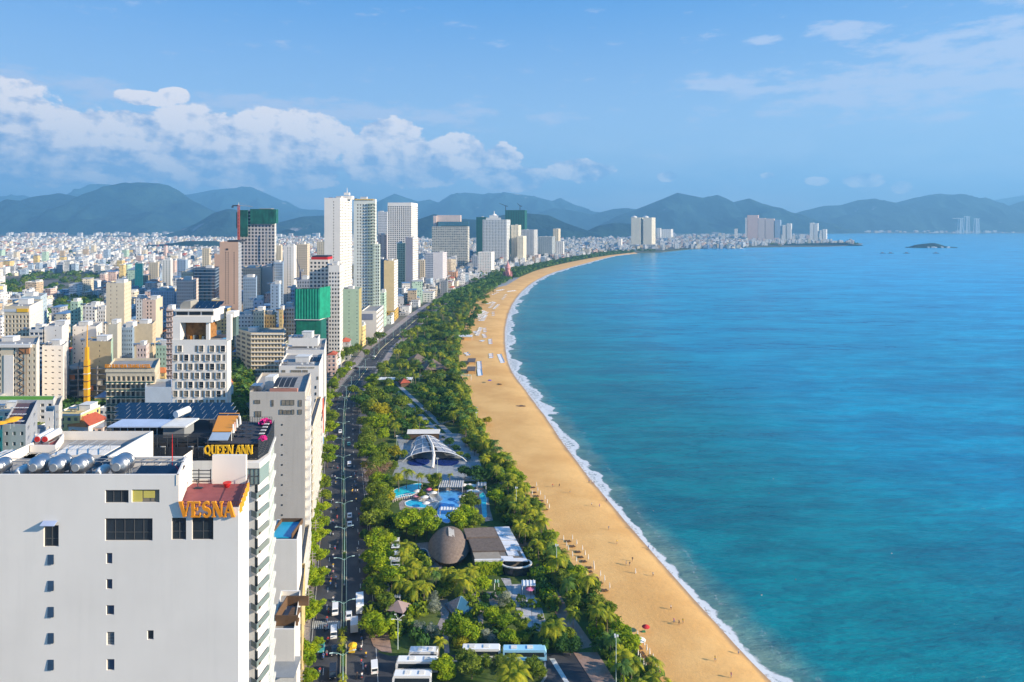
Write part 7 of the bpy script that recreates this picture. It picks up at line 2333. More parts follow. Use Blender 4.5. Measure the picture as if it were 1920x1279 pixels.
def blocked(x, y):
 if abs(x - rx(max(70, min(2850, y)))) < 21 or (y < 2850 and x > rx(max(70, y)) - 18):
  return True
 for y0, w_ in ((585, 9), (965, 10)):
  if x < rx(y0) and abs(y - y0 - (rx(y0) - x) * .12) < w_:
   return True
 px, py = CX + F * x / y, CY + F * H / y
 if in_tower(x, y):
  return True
 for pg in ([(0, 520), (90, 512), (190, 514), (215, 540), (160, 548), (60, 560), (0, 565)], [(90, 562), (200, 557), (190, 600), (110, 620), (85, 600)], [(425, 685), (530, 690), (520, 770), (425, 870)],
[(90, 740), (200, 755), (210, 850), (100, 860)], [(100, 700), (215, 700), (215, 760), (100, 760)]):
  if inside(px, py, pg):
   return True
 return False
occ = {}
def free(x, y, s):
 k = (int(x // 12), int(y // 12))
 for i in (-2, -1, 0, 1, 2):
  for j in (-2, -1, 0, 1, 2):
   for (a, c, s2) in occ.get((k[0] + i, k[1] + j), ()):
    if abs(a - x) < (s + s2) * .5 + .4 and abs(c - y) < (s + s2) * .5 + .4:
     return False
 occ.setdefault(k, []).append((x, y, s))
 return True
R2 = random.Random(21)
comb_h = [(c, s, f) for c in range(9) for s in range(2, 7) for f in range(7)]
comb_b = [(c, s, f) for c in range(9) for s in range(7, 13) for f in (0, 1, 5, 4)]
R2.shuffle(comb_h)
R2.shuffle(comb_b)
comb_h.sort(key=lambda q: (q[0] in (3, 4, 5, 7, 8)) * R2.random() * 1.0 + R2.random() * .9)
comb_b.sort(key=lambda q: (q[0] in (3, 4, 7, 8)) * R2.random() * 1.0 + R2.random() * .9)
def one_block(x, y, w, d, st_, ci, ri, kind, label):
 z = st_ * 3.3
 t = empty(kind, (x, y, 0), R2.uniform(-.12, .12) + (.15 if y > 700 else .05), label, 'house' if kind == 'house' else 'apartment block', 'houses of the town' if kind == 'house' else 'mid-rise blocks of the town')
 near = y < 640
 b = MB()
 b.box(-w / 2, w / 2, -d / 2, d / 2, 0, z)
 if near and kind == 'apartment_block' or (near and st_ > 3):
  for k in range(1, st_):
   b.box(-w / 2 - .02, w / 2 + .35, -d / 2 - .35, -d / 2, k * 3.3 - .12, k * 3.3 + .12)
 b.build('wall', (HPLAIN if near else HMAT)[ci], t)
 if near:
  nc = max(2, int(w / 3.2))
  ncs = max(2, int(d / 3.6))
  for k in range(st_):
   for j in range(nc):
    o = bpy.data.objects.new('window', win_mesh(1.5, 1.6, R2.choice(['df', 'cf', 'bf'])))
    COL.objects.link(o); o.parent = t; o.location = (-w / 2 + w * (j + .5) / nc, -d / 2 - .03, k * 3.3 + .9)
   for j in range(ncs):
    if (j + k) % 3 == 0:
     continue
    o = bpy.data.objects.new('window', win_mesh(1.5, 1.6, R2.choice(['df', 'cf', 'bf'])))
    COL.objects.link(o); o.parent = t; o.location = (w / 2 + .03, -d / 2 + d * (j + .5) / ncs, k * 3.3 + .9); o.rotation_euler = (0, 0, math.pi / 2)
 for nm, bb, m_ in roof_geo(ri, w, d, z, R2):
  bb.build(nm, m_, t)
def place_phrase(x, y, z, maxw):
 px, py = CX + F * x / y, CY + F * (H - z) / y
 best = sorted(LANDMARKS, key=lambda q: (q[1] - px) ** 2 + 2.2 * (q[2] - py) ** 2)
 for ph, a, c in best[:4]:
  rel = ('left of' if px < a else 'right of') if abs(px - a) > abs(py - c) * .7 else ('beyond' if py < c else 'in front of')
  s = '%s the %s' % (rel, ph)
  if len(s.split()) <= maxw:
   return s
 return 'in the dense town'
nb = 0
tries = 0
cand = []
while len(cand) < 236 and tries < 60000:
 tries += 1
 y = 330 * (2600 / 330) ** R2.random()
 x = R2.uniform(xa(-25, y), rx(min(2850, y)) - 24)
 w, d = R2.uniform(8, 16), R2.uniform(11, 20)
 if y < 620 and R2.random() < .6:
  continue
 if blocked(x, y) or blocked(x - w / 2, y) or blocked(x + w / 2, y + d / 2) or blocked(x, y - d / 2) or not free(x, y, max(w, d)):
  continue
 cand.append((x, y, w, d))
ci_b = 0
for (x, y, w, d) in cand[:len(comb_b)]:
 c, s_, f = comb_b[ci_b]
 ci_b += 1
 if y < 600:
  s_ = min(s_, 8)
 lab = '%s-storey %s block with %s' % (NUM[s_], HC[c][0], ROOFS[f])
 lab += ', ' + place_phrase(x, y, s_ * 3.3, 16 - len(lab.split()))
 one_block(x, y, w, d, s_, c, f, 'apartment_block', lab)
low = []
tries = 0
while tries < 120000 and len(low) < 9000:
 tries += 1
 y = 290 * (5600 / 290) ** (R2.random() ** .8)
 xr = rx(y) - 22 if y < 2850 else (xa(1190, y) if y < 3300 else xa(1400, y))
 x = R2.uniform(xa(-30, y), xr)
 w, d = R2.uniform(5, 11) * (1 + y / 6000), R2.uniform(8, 16) * (1 + y / 6000)
 if blocked(x, y) or not free(x, y, (w + d) / 2):
  continue
 low.append((x, y, w, d))
low.sort(key=lambda q: q[1])
for i, (x, y, w, d) in enumerate(low[:286]):
 c, s_, f = comb_h[i]
 lab = '%s-storey %s house with %s' % (NUM[s_], HC[c][0], ROOFS[f])
 lab += ', ' + place_phrase(x, y, s_ * 3.3, 16 - len(lab.split()))
 one_block(x, y, w, d, s_, c, f, 'house', lab)
b = MB()
rf = [WHITE2, ROOFG, REDT, METB, METG, ORANGET]
for (x, y, w, d) in low[286:]:
 z = 3.3 * R2.choice((1, 2, 2, 3, 3, 3, 4, 4, 5, 6)) * (1.0 if y < 3500 else 1.25)
 ci = R2.choice((0, 0, 0, 0, 0, 1, 1, 1, 1, 2, 2, 4, 4, 5, 6, 8))
 ri = len(HMAT) + R2.choice((0, 0, 0, 0, 1, 1, 1, 4, 4, 4, 2, 3))
 a = R2.uniform(-.15, .25)
 ca, sa = math.cos(a), math.sin(a)
 q = [(x + u * ca - v * sa, y + u * sa + v * ca) for u, v in ((-w / 2, -d / 2), (w / 2, -d / 2), (w / 2, d / 2), (-w / 2, d / 2))]
 vs = [(p_[0], p_[1], 0) for p_ in q] + [(p_[0], p_[1], z) for p_ in q]
 b.add(vs, [(0, 1, 5, 4), (1, 2, 6, 5), (2, 3, 7, 6), (3, 0, 4, 7)], ci)
 if ri >= len(HMAT) + 2 and R2.random() < .7:
  h_ = w * .25
  m0, m1 = (len(b.v), 0)
  mid = [((q[0][0] + q[1][0]) / 2, (q[0][1] + q[1][1]) / 2, z + h_), ((q[3][0] + q[2][0]) / 2, (q[3][1] + q[2][1]) / 2, z + h_)]
  b.add(vs[4:] + mid, [(0, 4, 5, 3), (4, 1, 2, 5), (0, 1, 4), (2, 3, 5)], ri)
 else:
  b.add(vs[4:], [(0, 1, 2, 3)], ri)
  if R2.random() < .5:
   k = R2.uniform(.25, .5)
   e = [((1 - k) * q[2][0] + k * p_[0], (1 - k) * q[2][1] + k * p_[1]) for p_ in q]
   vs2 = [(p_[0], p_[1], z) for p_ in e] + [(p_[0], p_[1], z + 2.8) for p_ in e]
   b.add(vs2, [(0, 1, 5, 4), (1, 2, 6, 5), (2, 3, 7, 6), (3, 0, 4, 7), (4, 5, 6, 7)], R2.choice((0, 1)))
tag(b.build('distant_houses', HMAT + rf), kind='stuff')
b = MB()
for pg, n, s0, hmx in (([(1235, 470), (1340, 462), (1600, 459), (1600, 455), (1480, 452), (1240, 455)], 330, 14, 26), ([(1060, 470), (1180, 468), (1190, 455), (1080, 452)], 220, 12, 22), ([(1560, 437.1), (1900, 437.4), (1900, 435), (1560, 434.5)], 70, 40, 34),
([(1180, 452), (1540, 450), (1540, 443), (1180, 443)], 300, 22, 34), ([(300, 444), (1180, 446), (1180, 440), (0, 438), (0, 443)], 380, 34, 34)):
 for (x, y, r_, k) in mspots(pg, n, 1, 2):
  w, d, z = s0 * R2.uniform(.5, 1.4), s0 * R2.uniform(.5, 1.2), hmx * R2.uniform(.25, 1)
  b.box(x - w / 2, x + w / 2, y - d / 2, y + d / 2, 0, z, R2.choice((0, 0, 0, 1, 2, 6)))
tag(b.build('distant_houses', HMAT), kind='stuff')
b = MB()
for k in range(16):
 x = xa(R2.uniform(1735, 1780), 3480)
 b.box(x, x + R2.uniform(5, 11), 3466 + k * 1.5, 3472 + k * 1.5, -3, R2.uniform(2, 6), 0)
tag(b.build('island_houses', HMAT), kind='stuff')
# ------------------------------------------------------------------ people, vehicles, beach and park furniture
def person(x, y, z, rz, pose, top, legs, label, group):
 o = bpy.data.objects.new('person', person_mesh(pose, top, legs))
 COL.objects.link(o)
 o.location = (x, y, z)
 o.rotation_euler = (0, 0, rz)
 return tag(o, label, 'person', group)
def wheel_part(b, y, r, w=.1, x=0):
 b.tube((x - w / 2, y, r), (x + w / 2, y, r), r, r, 14)
def make_bike(cn):
 t = empty('motorbike', (0, 0, 0), 0)
 for y, nm in ((.62, 'wheel'), (-.62, 'wheel')):
  b = MB(); wheel_part(b, y, .29, .1); b.build(nm, CLOTH['black'], t)
 b = MB()
 b.box(-.11, .11, -.75, .1, .5, .72); b.box(-.14, .14, -.3, .35, .28, .42); b.box(-.17, .17, .35, .48, .3, .95); b.tube((0, .62, .3), (0, .44, .98), .05, .05, 6)
 b.build('body', CLOTH[cn], t)
 b = MB(); b.box(-.12, .12, -.75, .12, .722, .80); b.build('seat', CLOTH['black'], t)
 b = MB(); b.tube((-.34, .36, 1.04), (.34, .36, 1.04), .022, .022, 6); b.box(-.06, .06, .42, .5, .9, 1.04); b.build('handlebar', GREYM, t)
 return t
def car_body(L, W_, H_, hood, back, cab0, kind):
 """side profile extruded and tapered"""
 if kind == 'car':
  pr = [(-L / 2, .35), (-L / 2, .85), (-L / 2 + back, .95), (-L / 2 + back + .55, H_), (L / 2 - hood - .75, H_), (L / 2 - hood, .98), (L / 2 - .1, .80), (L / 2, .4)]
 else:
  pr = [(-L / 2, .35), (-L / 2, H_ - .1), (-L / 2 + .12, H_), (L / 2 - .55 - hood, H_), (L / 2 - .1 - hood * .5, 1.15), (L / 2, .95), (L / 2, .35)]
 n = len(pr)
 b = MB()
 vs = []
 for s in (-1, 1):
  for y, z in pr:
   k = 1 if z < 1.0 else .86 if kind == 'car' else .95
   vs.append((s * W_ / 2 * k, y, z))
 b.add(vs, [tuple(range(n)), tuple(range(2 * n - 1, n - 1, -1))] + [(i, n + i, n + (i + 1) % n, (i + 1) % n) for i in range(n)])
 return b, pr
def make_car(paint, kind='car', L=4.5, W_=1.85, H_=1.55):
 t = empty({'car': 'car', 'van': 'van'}[kind], (0, 0, 0), 0)
 hood, back = (1.05, .5) if kind == 'car' else (.5, 0)
 b, pr = car_body(L, W_, H_, hood, back, 0, kind)
 b.build('body', paint, t)
 for y in (L / 2 - .85, -L / 2 + .85):
  for s in (-1, 1):
   b = MB(); wheel_part(b, y, .33, .22, s * (W_ / 2 - .08)); w_ = b.build('wheel', CLOTH['black'], t)
 b = MB()
 if kind == 'car':
  y0, y1 = L / 2 - hood, L / 2 - hood - .75
  b.quad((-W_ * .40, y0 + .0, 1.01), (W_ * .40, y0, 1.01), (W_ * .37, y1 + .03, H_ + .005), (-W_ * .37, y1 + .03, H_ + .005))
 else:
  b.quad((-W_ * .44, L / 2 - .3, 1.2), (W_ * .44, L / 2 - .3, 1.2), (W_ * .44, L / 2 - 1.0, H_ - .08), (-W_ * .44, L / 2 - 1.0, H_ - .08))
 b.build('windscreen', G1, t)
 b = MB()
 if kind == 'car':
  b.quad((W_ * .37, -L / 2 + back + .52, H_ + .005), (-W_ * .37, -L / 2 + back + .52, H_ + .005), (-W_ * .40, -L / 2 + back + .02, .99), (W_ * .40, -L / 2 + back + .02, .99))
 else:
  b.quad((W_ * .4, -L / 2 - .01, H_ - .2), (-W_ * .4, -L / 2 - .01, H_ - .2), (-W_ * .4, -L / 2 - .01, H_ - .85), (W_ * .4, -L / 2 - .01, H_ - .85))
 b.build('rear_window', G1, t)
 for s in (-1, 1):
  b = MB()
  k = .465 if kind == 'car' else .492
  zt_ = H_ - .12
  b.quad((s * W_ * k, -L / 2 + back + .45, 1.05), (s * W_ * k, L / 2 - hood - .35, 1.05), (s * W_ * (k - .02), L / 2 - hood - .85, zt_), (s * W_ * (k - .02), -L / 2 + back + .75, zt_))
  b.build('side_window', G1, t)
  b = MB(); b.box(s * W_ * .36 - .14, s * W_ * .36 + .14, L / 2 - .06, L / 2 + .02, .62, .76); b.build('headlight', WFRAME, t)
  b = MB(); b.box(s * W_ * .38 - .12, s * W_ * .38 + .12, -L / 2 - .02, -L / 2 + .05, .66, .82); b.build('tail_light', RED, t)
 return t
def make_bus(paint, stripe, L=11, W_=2.5, H_=3.3):
 t = empty('bus', (0, 0, 0), 0)
 b = MB()
 pr = [(-L / 2, .4), (-L / 2, H_ - .25), (-L / 2 + .2, H_), (L / 2 - .5, H_), (L / 2 - .05, H_ - .7), (L / 2, .4)]
 n = len(pr)
 b.add([(s * W_ / 2, y, z) for s in (-1, 1) for y, z in pr], [tuple(range(n)), tuple(range(2 * n - 1, n - 1, -1))] + [(i, n + i, n + (i + 1) % n, (i + 1) % n) for i in range(n)])
 b.build('body', paint, t)
 for s in (-1, 1):
  b = MB()
  b.quad((s * (W_ / 2 + .012), -L / 2 + .5, 1.55), (s * (W_ / 2 + .012), L / 2 - .6, 1.45), (s * (W_ / 2 + .012), L / 2 - .8, 2.65), (s * (W_ / 2 + .012), -L / 2 + .5, 2.65))
  b.build('side_window', G1, t)
  b = MB()
  b.quad((s * (W_ / 2 + .012), -L / 2 + .2, .55), (s * (W_ / 2 + .012), L / 2 - .2, .55), (s * (W_ / 2 + .012), L / 2 - 2.5, 1.05), (s * (W_ / 2 + .012), -L / 2 + .2, 1.3))
  b.build('stripe', stripe, t)
  for y in (L / 2 - 2.2, -L / 2 + 2.6):
   b = MB(); wheel_part(b, y, .48, .3, s * (W_ / 2 - .12)); b.build('wheel', CLOTH['black'], t)
  b = MB(); b.tube((s * W_ * .48, L / 2 - .1, 2.6), (s * W_ * .6, L / 2 + .25, 2.2), .05, .09, 6); b.build('mirror', CLOTH['black'], t)
 b = MB(); b.quad((-W_ * .47, L / 2 + .01, 1.1), (W_ * .47, L / 2 + .01, 1.1), (W_ * .46, L / 2 - .1, H_ - .75), (-W_ * .46, L / 2 - .1, H_ - .75)); b.build('windscreen', G1, t)
 for y in (-L * .25, L * .12):
  b = MB(); b.box(-.7, .7, y - .8, y + .8, H_, H_ + .22); b.build('roof_unit', WHITE2, t)
 return t
def road_dir(Y):
 return math.atan2(-(rx(Y + 4) - rx(Y - 4)), 8)
def put(o, x, y, rz, label, cat, group=None, z=.06):
 o.location = (x, y, z)
 o.rotation_euler = (0, 0, rz)
 return tag(o, label, cat, group)
PWHITE = mat('car_white', (.78, .78, .78), .25, .03, 1, spec=.6)
PBLACK = mat('car_black', (.02, .02, .025), .2, .03, 1, spec=.6)
PTEAL = mat('car_teal', (.05, .30, .30), .25, .03, 1, spec=.6)
protos = {}
for (px, py, k, col_, lab) in [(638, 809, 'car', 'w', 'white car far down the left lanes, beside the kerb trees'), (654, 832, 'car', 't', 'teal taxi in the right lanes, alone beyond the white van'), (655, 871, 'van', 'w', 'white van in the right lanes beside the bare pinkish trees'),
(655.5, 966, 'car', 'w', 'white car in the right lanes, farther of the close pair by the pools'), (655.5, 982, 'car', 'w', 'white car in the right lanes, nearer of the close pair by the pools'),
(628.6, 1144, 'van', 'w', 'white people carrier in the left lanes just beyond the zebra crossing'), (654, 1153, 'car', 'w', 'white car by the median beside the box truck'), (626, 1187, 'van', 'w', 'white people carrier in the left lanes just past the zebra crossing'),
(627, 1219, 'car', 'b', 'black car by the median opposite the food cart'), (702, 1251, 'van', 'w', 'white van turning at the mouth of the bus yard'), (624, 1261, 'van', 'b', 'black people carrier in the left lanes at the bottom edge'),
(602, 1213, 'car', 't', 'teal car parked half under the kerbside tree'), (667, 690, 'car', 'b', 'dark car waiting at the far junction'), (655, 690, 'car', 'w', 'white car crossing at the far junction'), (700, 668, 'car', 'w', 'white car beyond the far junction, near the tree belt'),
(668, 742, 'car', 'b', 'dark car in the right lanes where the boulevard bends')]:
 q = gp(px, py, .7)
 if (k, col_) not in protos:
  protos[(k, col_)] = make_car({'w': PWHITE, 'b': PBLACK, 't': PTEAL}[col_], k, 4.5 if k == 'car' else 4.8, 1.85, 1.5 if k == 'car' else 1.9)
  o = protos[(k, col_)]
 else:
  o = copy_tree(protos[(k, col_)])
 d = road_dir(q.y)
 if px < 645 and py > 760:
  d += math.pi
 put(o, q.x, q.y, d if py > 700 else d + 1.0, lab, k, 'cars and vans on the boulevard')
t = make_car(PWHITE, 'van', 5.2, 2.0, 1.95)
t.name = 'box_truck'
b = MB(); b.box(-1.1, 1.1, -3.6, 1.0, .8, 3.0); b.build('cargo_box', mat('truck_grey', (.55, .56, .58), .5), t)
q = gp(664, 1172, 1); put(t, q.x, q.y, road_dir(q.y), 'small truck with a pale grey cargo box by the median', 'truck')
bw = make_bus(PWHITE, mat('bus_grey', (.35, .36, .4), .4), 8.5, 2.3, 2.9)
q = gp(674.6, 1131, 1.4); put(bw, q.x, q.y, road_dir(q.y), 'white minibus driving in the right lanes of the boulevard', 'bus')
BB = make_bus(PWHITE, mat('bus_grey', (.35, .36, .4), .4), 11.2)
buses = [(794, 1229, 1.57, 'short white bus at the back of the yard, nearest the garden', .72), (782, 1247, 1.57, 'long white bus in the middle of the three left ones in the yard', 1.0), (773, 1274, 1.57, 'white bus at the bottom edge, nearest of the three left ones', .9),
(903, 1224, -1.57, 'white bus half hidden behind the island tree in the yard', .95)]
for i, (px, py, rz, lab, k) in enumerate(buses):
 o = BB if i == 0 else copy_tree(BB)
 q = gp(px, py, 1.6)
 put(o, q.x, q.y, rz, lab, 'bus', 'buses parked in the yard')
 o.scale = (1, k, 1)
o = make_bus(mat('bus_blue', (.30, .58, .78), .25, .1, .3, spec=.6), mat('bus_deep_blue', (.04, .22, .55), .3), 12)
q = gp(984, 1226, 1.6); put(o, q.x, q.y, -1.57, 'long light blue coach parked in the yard beside the white one', 'bus')
t = empty('food_cart', gp(661, 1222, .5), 0, 'three-wheeled food cart with bright yellow canopies near the median', 'food cart')
b = MB(); b.box(-.8, .8, -1.2, 1.2, .4, 1.0); b.build('cart_body', CLOTH['yellow'], t)
b = MB(); b.lathe([(1.3, 1.9), (1.0, 2.15), (.02, 2.5)], 8); b.tube((0, 0, 1), (0, 0, 2.4), .04, .04, 6); b.lathe([(.9, 2.3), (.6, 2.6), (.02, 2.9)], 8, (.3, -1.1, 0)); b.tube((.3, -1.1, 1), (.3, -1.1, 2.8), .04, .04, 6); b.build('canopy', mat('cart_yellow', (.8, .48, .02), .6), t)
for s in (-1, 1):
 b = MB(); wheel_part(b, -.6, .35, .1, s * .85); b.build('wheel', CLOTH['black'], t)
Z5 = lambda x, y: (440 + x / 3.563, 920 + y / 3.563)
Z4 = lambda x, y: (440 + x / 4.263, 640 + y / 4.263)
bikes = [Z5(*p_) for p_ in [(657, 65), (680, 120), (685, 175), (657, 205), (657, 285), (680, 240), (690, 350), (670, 380), (658, 435), (658, 500), (628, 545), (658, 545), (645, 580), (640, 612), (676, 632), (676, 582), (658, 722), (627, 800), (617, 855), (617, 910), (600, 920),
(624, 995), (615, 1085), (593, 1102), (569, 1200), (812, 60), (830, 160), (833, 290), (845, 302), (820, 390), (832, 460), (848, 990), (846, 1047), (877, 1092), (846, 1142), (876, 1182), (818, 1232), (850, 1232), (842, 937), (790, 238), (615, 515), (785, 5)]]
bikes += [Z4(*p_) for p_ in [(785, 775), (832, 835), (828, 905), (795, 960), (790, 1000), (823, 1005), (803, 1085), (808, 1130), (970, 1050), (965, 1075), (933, 1065), (980, 1092), (940, 1160), (967, 1155), (982, 1195), (943, 1192), (850, 435), (862, 432), (963, 705), (945, 707), (810, 752)]]
bp_ = {c: make_bike(c) for c in ('black', 'red', 'blue', 'white')}
used_b = set()
BIKES = []
tops = ['white', 'white', 'red', 'blue', 'black', 'yellow', 'grey', 'pink']
for i, (px, py) in enumerate(bikes):
 q = gp(px, py, .8)
 c = ('black', 'black', 'red', 'blue', 'white')[i % 5]
 o = bp_[c] if c not in used_b else copy_tree(bp_[c])
 used_b.add(c)
 d = road_dir(q.y) + (math.pi if px < 644 else 0)
 put(o, q.x, q.y, d, None, None, 'motorbikes on the boulevard')
 o['category'] = 'motorbike'
 top = {13: 'yellow', 21: 'red', 24: 'red'}.get(i, tops[(i * 5) % 8])
 pp = person(q.x, q.y, .06, d, 'ride', top, ('black', 'blue', 'grey')[i % 3], None, 'riders on the boulevard')
 pp['category'] = 'person'
 BIKES.append((o, pp, c, top, px, py))
def make_lamp():
 t = empty('street_lamp', (0, 0, 0), 0)
 b = MB(); b.tube((0, 0, 0), (0, 0, 9), .13, .07, 8); b.build('pole', mat('lamp_teal', (.28, .48, .47), .5), t)
 for s in (-1, 1):
  b = MB(); b.path([(0, 0, 8.4), (s * 1.2, 0, 9.2), (s * 2.6, 0, 9.5)], .05); b.build('arm', mat('lamp_teal', (.28, .48, .47), .5), t)
  b = MB(); b.box(s * 2.9 - .45, s * 2.9 + .45, -.16, .16, 9.42, 9.56); b.build('lamp_head', mat('lamp_head', (.50, .66, .64), .4), t)
 b = MB(); b.box(-.3, .3, -.3, .3, 0, .5); b.build('base', KERB, t)
 return t
def make_pole():
 t = empty('power_pole', (0, 0, 0), 0)
 b = MB(); b.tube((0, 0, 0), (0, 0, 10.5), .17, .11, 8); b.build('pole', CONC, t)
 for z in (9.6, 8.6, 7.6):
  b = MB(); b.box(-1.1, 1.1, -.07, .07, z, z + .14); b.build('crossarm', CONC, t)
 return t
LP = make_lamp()
ys_l = [128, 152, 176, 200, 226, 249, 271, 297, 325, 352, 380, 408, 436, 466, 496, 530, 560, 612, 645, 680, 716, 752, 790, 830]
for i, y in enumerate(ys_l):
 o = LP if i == 0 else copy_tree(LP)
 put(o, rx(y), y, road_dir(y), None, 'street lamp', 'double-armed lamps down the median', .3)
 o['label'] = 'teal double-armed street lamp on the median, %s' % ['hidden below the bottom edge', 'cut by the bottom edge', 'nearest one fully in view'][i] if i < 3 else 'teal double-armed street lamp on the median, %d lamps beyond the nearest one in view' % (i - 2)
PP = make_pole()
for i, y in enumerate([150, 168, 186, 205, 228, 252, 280, 310, 345, 380, 420, 460, 500, 640, 680, 720]):
 o = PP if i == 0 else copy_tree(PP)
 put(o, rx(y) - 10.6, y, road_dir(y), 'concrete power pole on the left pavement, %s from the bottom edge' % ('nearest' if i == 0 else '%d poles up' % i), 'power pole', 'power poles on the left pavement', .2)
def lamp_mast(x, y, h, lab, arms=1):
 t = empty('floodlight_mast', (x, y, 0), 0, lab, 'light mast')
 b = MB(); b.tube((0, 0, 0), (0, 0, h), .14, .08, 8); b.build('pole', mat('mast_pale', (.45, .55, .52), .5), t)
 for k in range(3 if arms == 1 else 4):
  a = k * 2.09 if arms == 1 else k * 1.57 + .6
  b = MB()
  if arms == 1:
   b.box(.42 * math.cos(a) - .22, .42 * math.cos(a) + .22, .42 * math.sin(a) - .22, .42 * math.sin(a) + .22, h - .1, h + .3)
  else:
   b.tube((0, 0, h - .6), (1.5 * math.cos(a), 1.5 * math.sin(a), h + .1), .05, .05, 5); b.box(1.7 * math.cos(a) - .3, 1.7 * math.cos(a) + .3, 1.7 * math.sin(a) - .15, 1.7 * math.sin(a) + .15, h + .02, h + .16)
  b.build('lamp_head', WFRAME, t)
for px, py, h, lab, a in ((1155, 1193, 13, 'floodlight mast in the tree belt, nearest the bottom edge', 1), (1043.5, 1023, 12, 'floodlight mast in the tree belt beside the white roofed restaurant', 1), (968, 915, 12, 'floodlight mast in the tree belt beside the pool garden', 1),
(746, 1158, 9, 'four-armed park lamp beside the sloping pink pavilion roof', 2), (733, 1047, 9, 'slim park lamp left of the white canopies', 1), (820, 860, 12, 'tall thin flagpole mast before the arched stage canopy', 1), (744, 818, 11, 'thin mast at the left corner of the stage plaza', 1), (893, 774, 9, 'park lamp near the yellow tent', 1)):
 Y = F * (H - h) / (py - CY)
 lamp_mast(xa(px, Y), Y, h, lab, a)
def make_parasol(open_=False, m=None, r=1.5, h=2.4):
 t = empty('parasol', (0, 0, 0), 0)
 b = MB(); b.tube((0, 0, 0), (0, 0, h), .035, .03, 6); b.build('pole', WFRAME, t)
 b = MB()
 if open_:
  b.lathe([(r, h - .55), (r * .55, h - .2), (.03, h + .05), (.02, h - .02), (r * .54, h - .25), (r * .99, h - .6)], 10)
 else:
  b.lathe([(.04, h + .05), (.12, h - .2), (.2, h - 1.2), (.22, h - 1.6), (.07, h - 1.65)], 8)
 b.build('cloth', m or WHITE, t)
 return t
def make_lounger(m, m2):
 t = empty('sun_lounger', (0, 0, 0), 0)
 b = MB(); b.box(-.36, .36, -.5, .95, .28, .36); b.build('bed', m, t)
 b = MB(); b.add([(-.36, -.5, .34), (.36, -.5, .34), (.36, -1.05, .78), (-.36, -1.05, .78), (-.36, -.45, .28), (.36, -.45, .28), (.36, -1.0, .70), (-.36, -1.0, .70)], [(0, 3, 2, 1), (4, 5, 6, 7), (0, 1, 5, 4), (1, 2, 6, 5), (2, 3, 7, 6), (3, 0, 4, 7)]); b.build('backrest', m2, t)
 for x, y in ((-.32, .85), (.32, .85), (-.32, -.4), (.32, -.4)):
  b = MB(); b.box(x - .03, x + .03, y - .03, y + .03, 0, .28); b.build('leg', m, t)
 return t
def sand_z(x, y):
 a, c = ix(y), None
 j = min(range(0, len(B2), 2), key=lambda k: abs(B2[k].y - y) + abs(B2[k].x - x) * .2)
 p0, p1 = A_in[j], B2[j]
 d = p1 - p0
 t = ((x - p0.x) * d.x + (y - p0.y) * d.y) / (d.x ** 2 + d.y ** 2)
 return interp([(t_, z_) for t_, z_ in BROWS], max(-.3, min(1.2, t)))
LGB, LGW = make_lounger(BROWN, BROWN), make_lounger(mat('lounger_white', (.85, .84, .82), .7, .03), mat('lounger_white', (.85, .84, .82), .7, .03))
PAR = make_parasol()
c4 = lambda x, y: (980 + x / 3.375, 900 + y / 3.375)
ul = [((88, 40), 1), ((95, 72), 1), ((112, 95), 1), ((140, 125), 1), ((155, 150), 1), ((168, 180), 1), ((60, 95), 0), ((40, 70), 0), ((258, 385), 0), ((315, 380), 1), ((278, 425), 0), ((342, 412), 1), ((290, 448), 0), ((378, 447), 1), ((315, 487), 0), ((395, 480), 1), ((340, 522), 0),
((415, 507), 1), ((370, 572), 0), ((450, 547), 1), ((405, 612), 0), ((453, 572), 1), ((492, 612), 1), ((518, 642), 1), ((550, 690), 1), ((727, 1000), 1), ((663, 998), 0), ((697, 1052), 0), ((713, 1087), 0), ((730, 1117), 0), ((745, 1147), 0), ((765, 1177), 0), ((770, 1055), 1), ((785, 1087), 1),
((803, 1112), 1), ((825, 1147), 1), ((840, 1182), 1), ((860, 1212), 1), ((878, 1242), 1), ((780, 1205), 0), ((800, 1240), 0)]
first_p = first_l = True
nl = 0
for i, ((x, y), lg) in enumerate(ul):
 px, py = c4(x, y)
 q = gp(px, py + 2, 0)
 z = sand_z(q.x, q.y)
 grp = 'upper' if y < 200 else ('middle' if y < 700 else 'lower')
 o = PAR if first_p else copy_tree(PAR)
 first_p = False
 put(o, q.x, q.y, 0, 'folded white parasol on the sand in the %s run, %s %d from the top' % (grp, 'seaward row' if lg else 'landward row', i + 1), 'parasol', 'folded white parasols along the tree belt', z)
 if lg:
  for k in range(2):
   o = LGB if first_l else copy_tree(LGB)
   first_l = False
   put(o, q.x - 1.1 - k * 1.0, q.y - .8, .3, 'brown lounger left of seaward parasol %d, %s of the pair' % (i + 1, ('nearer to it', 'farther from it')[k]), 'sun lounger', 'brown sun loungers along the tree belt', z)
for (px, py, m_, lab, k) in ((1211, 1180, CLOTH['red'], 'open red parasol alone on the sand with a green cloth beside it', 1.2), (1201, 1205, WHITE, 'open white parasol at the top of the lower parasol run', 1.5), (1191.5, 1069, WHITE, 'small white folded parasol out on the open sand', .01)):
 o = make_parasol(k > .1, m_, k, 2.1 if k > .1 else 1.7)
 q = gp(px, py + 5, 0)
 put(o, q.x, q.y, 0, lab, 'parasol', None, sand_z(q.x, q.y))
q = gp(1207, 1185, 0)
b = MB(); b.box(-.5, .5, -.35, .35, 0, .25); b.box(-.4, .4, -.3, .3, .25, .32); o = tag(b.build('beach_mat', CLOTH['green']), 'folded green cloth beside the red parasol', 'beach mat'); o.location = (q.x, q.y, sand_z(q.x, q.y))
z1 = lambda x, y: (640 + x / 4.919, 500 + y / 4.919)
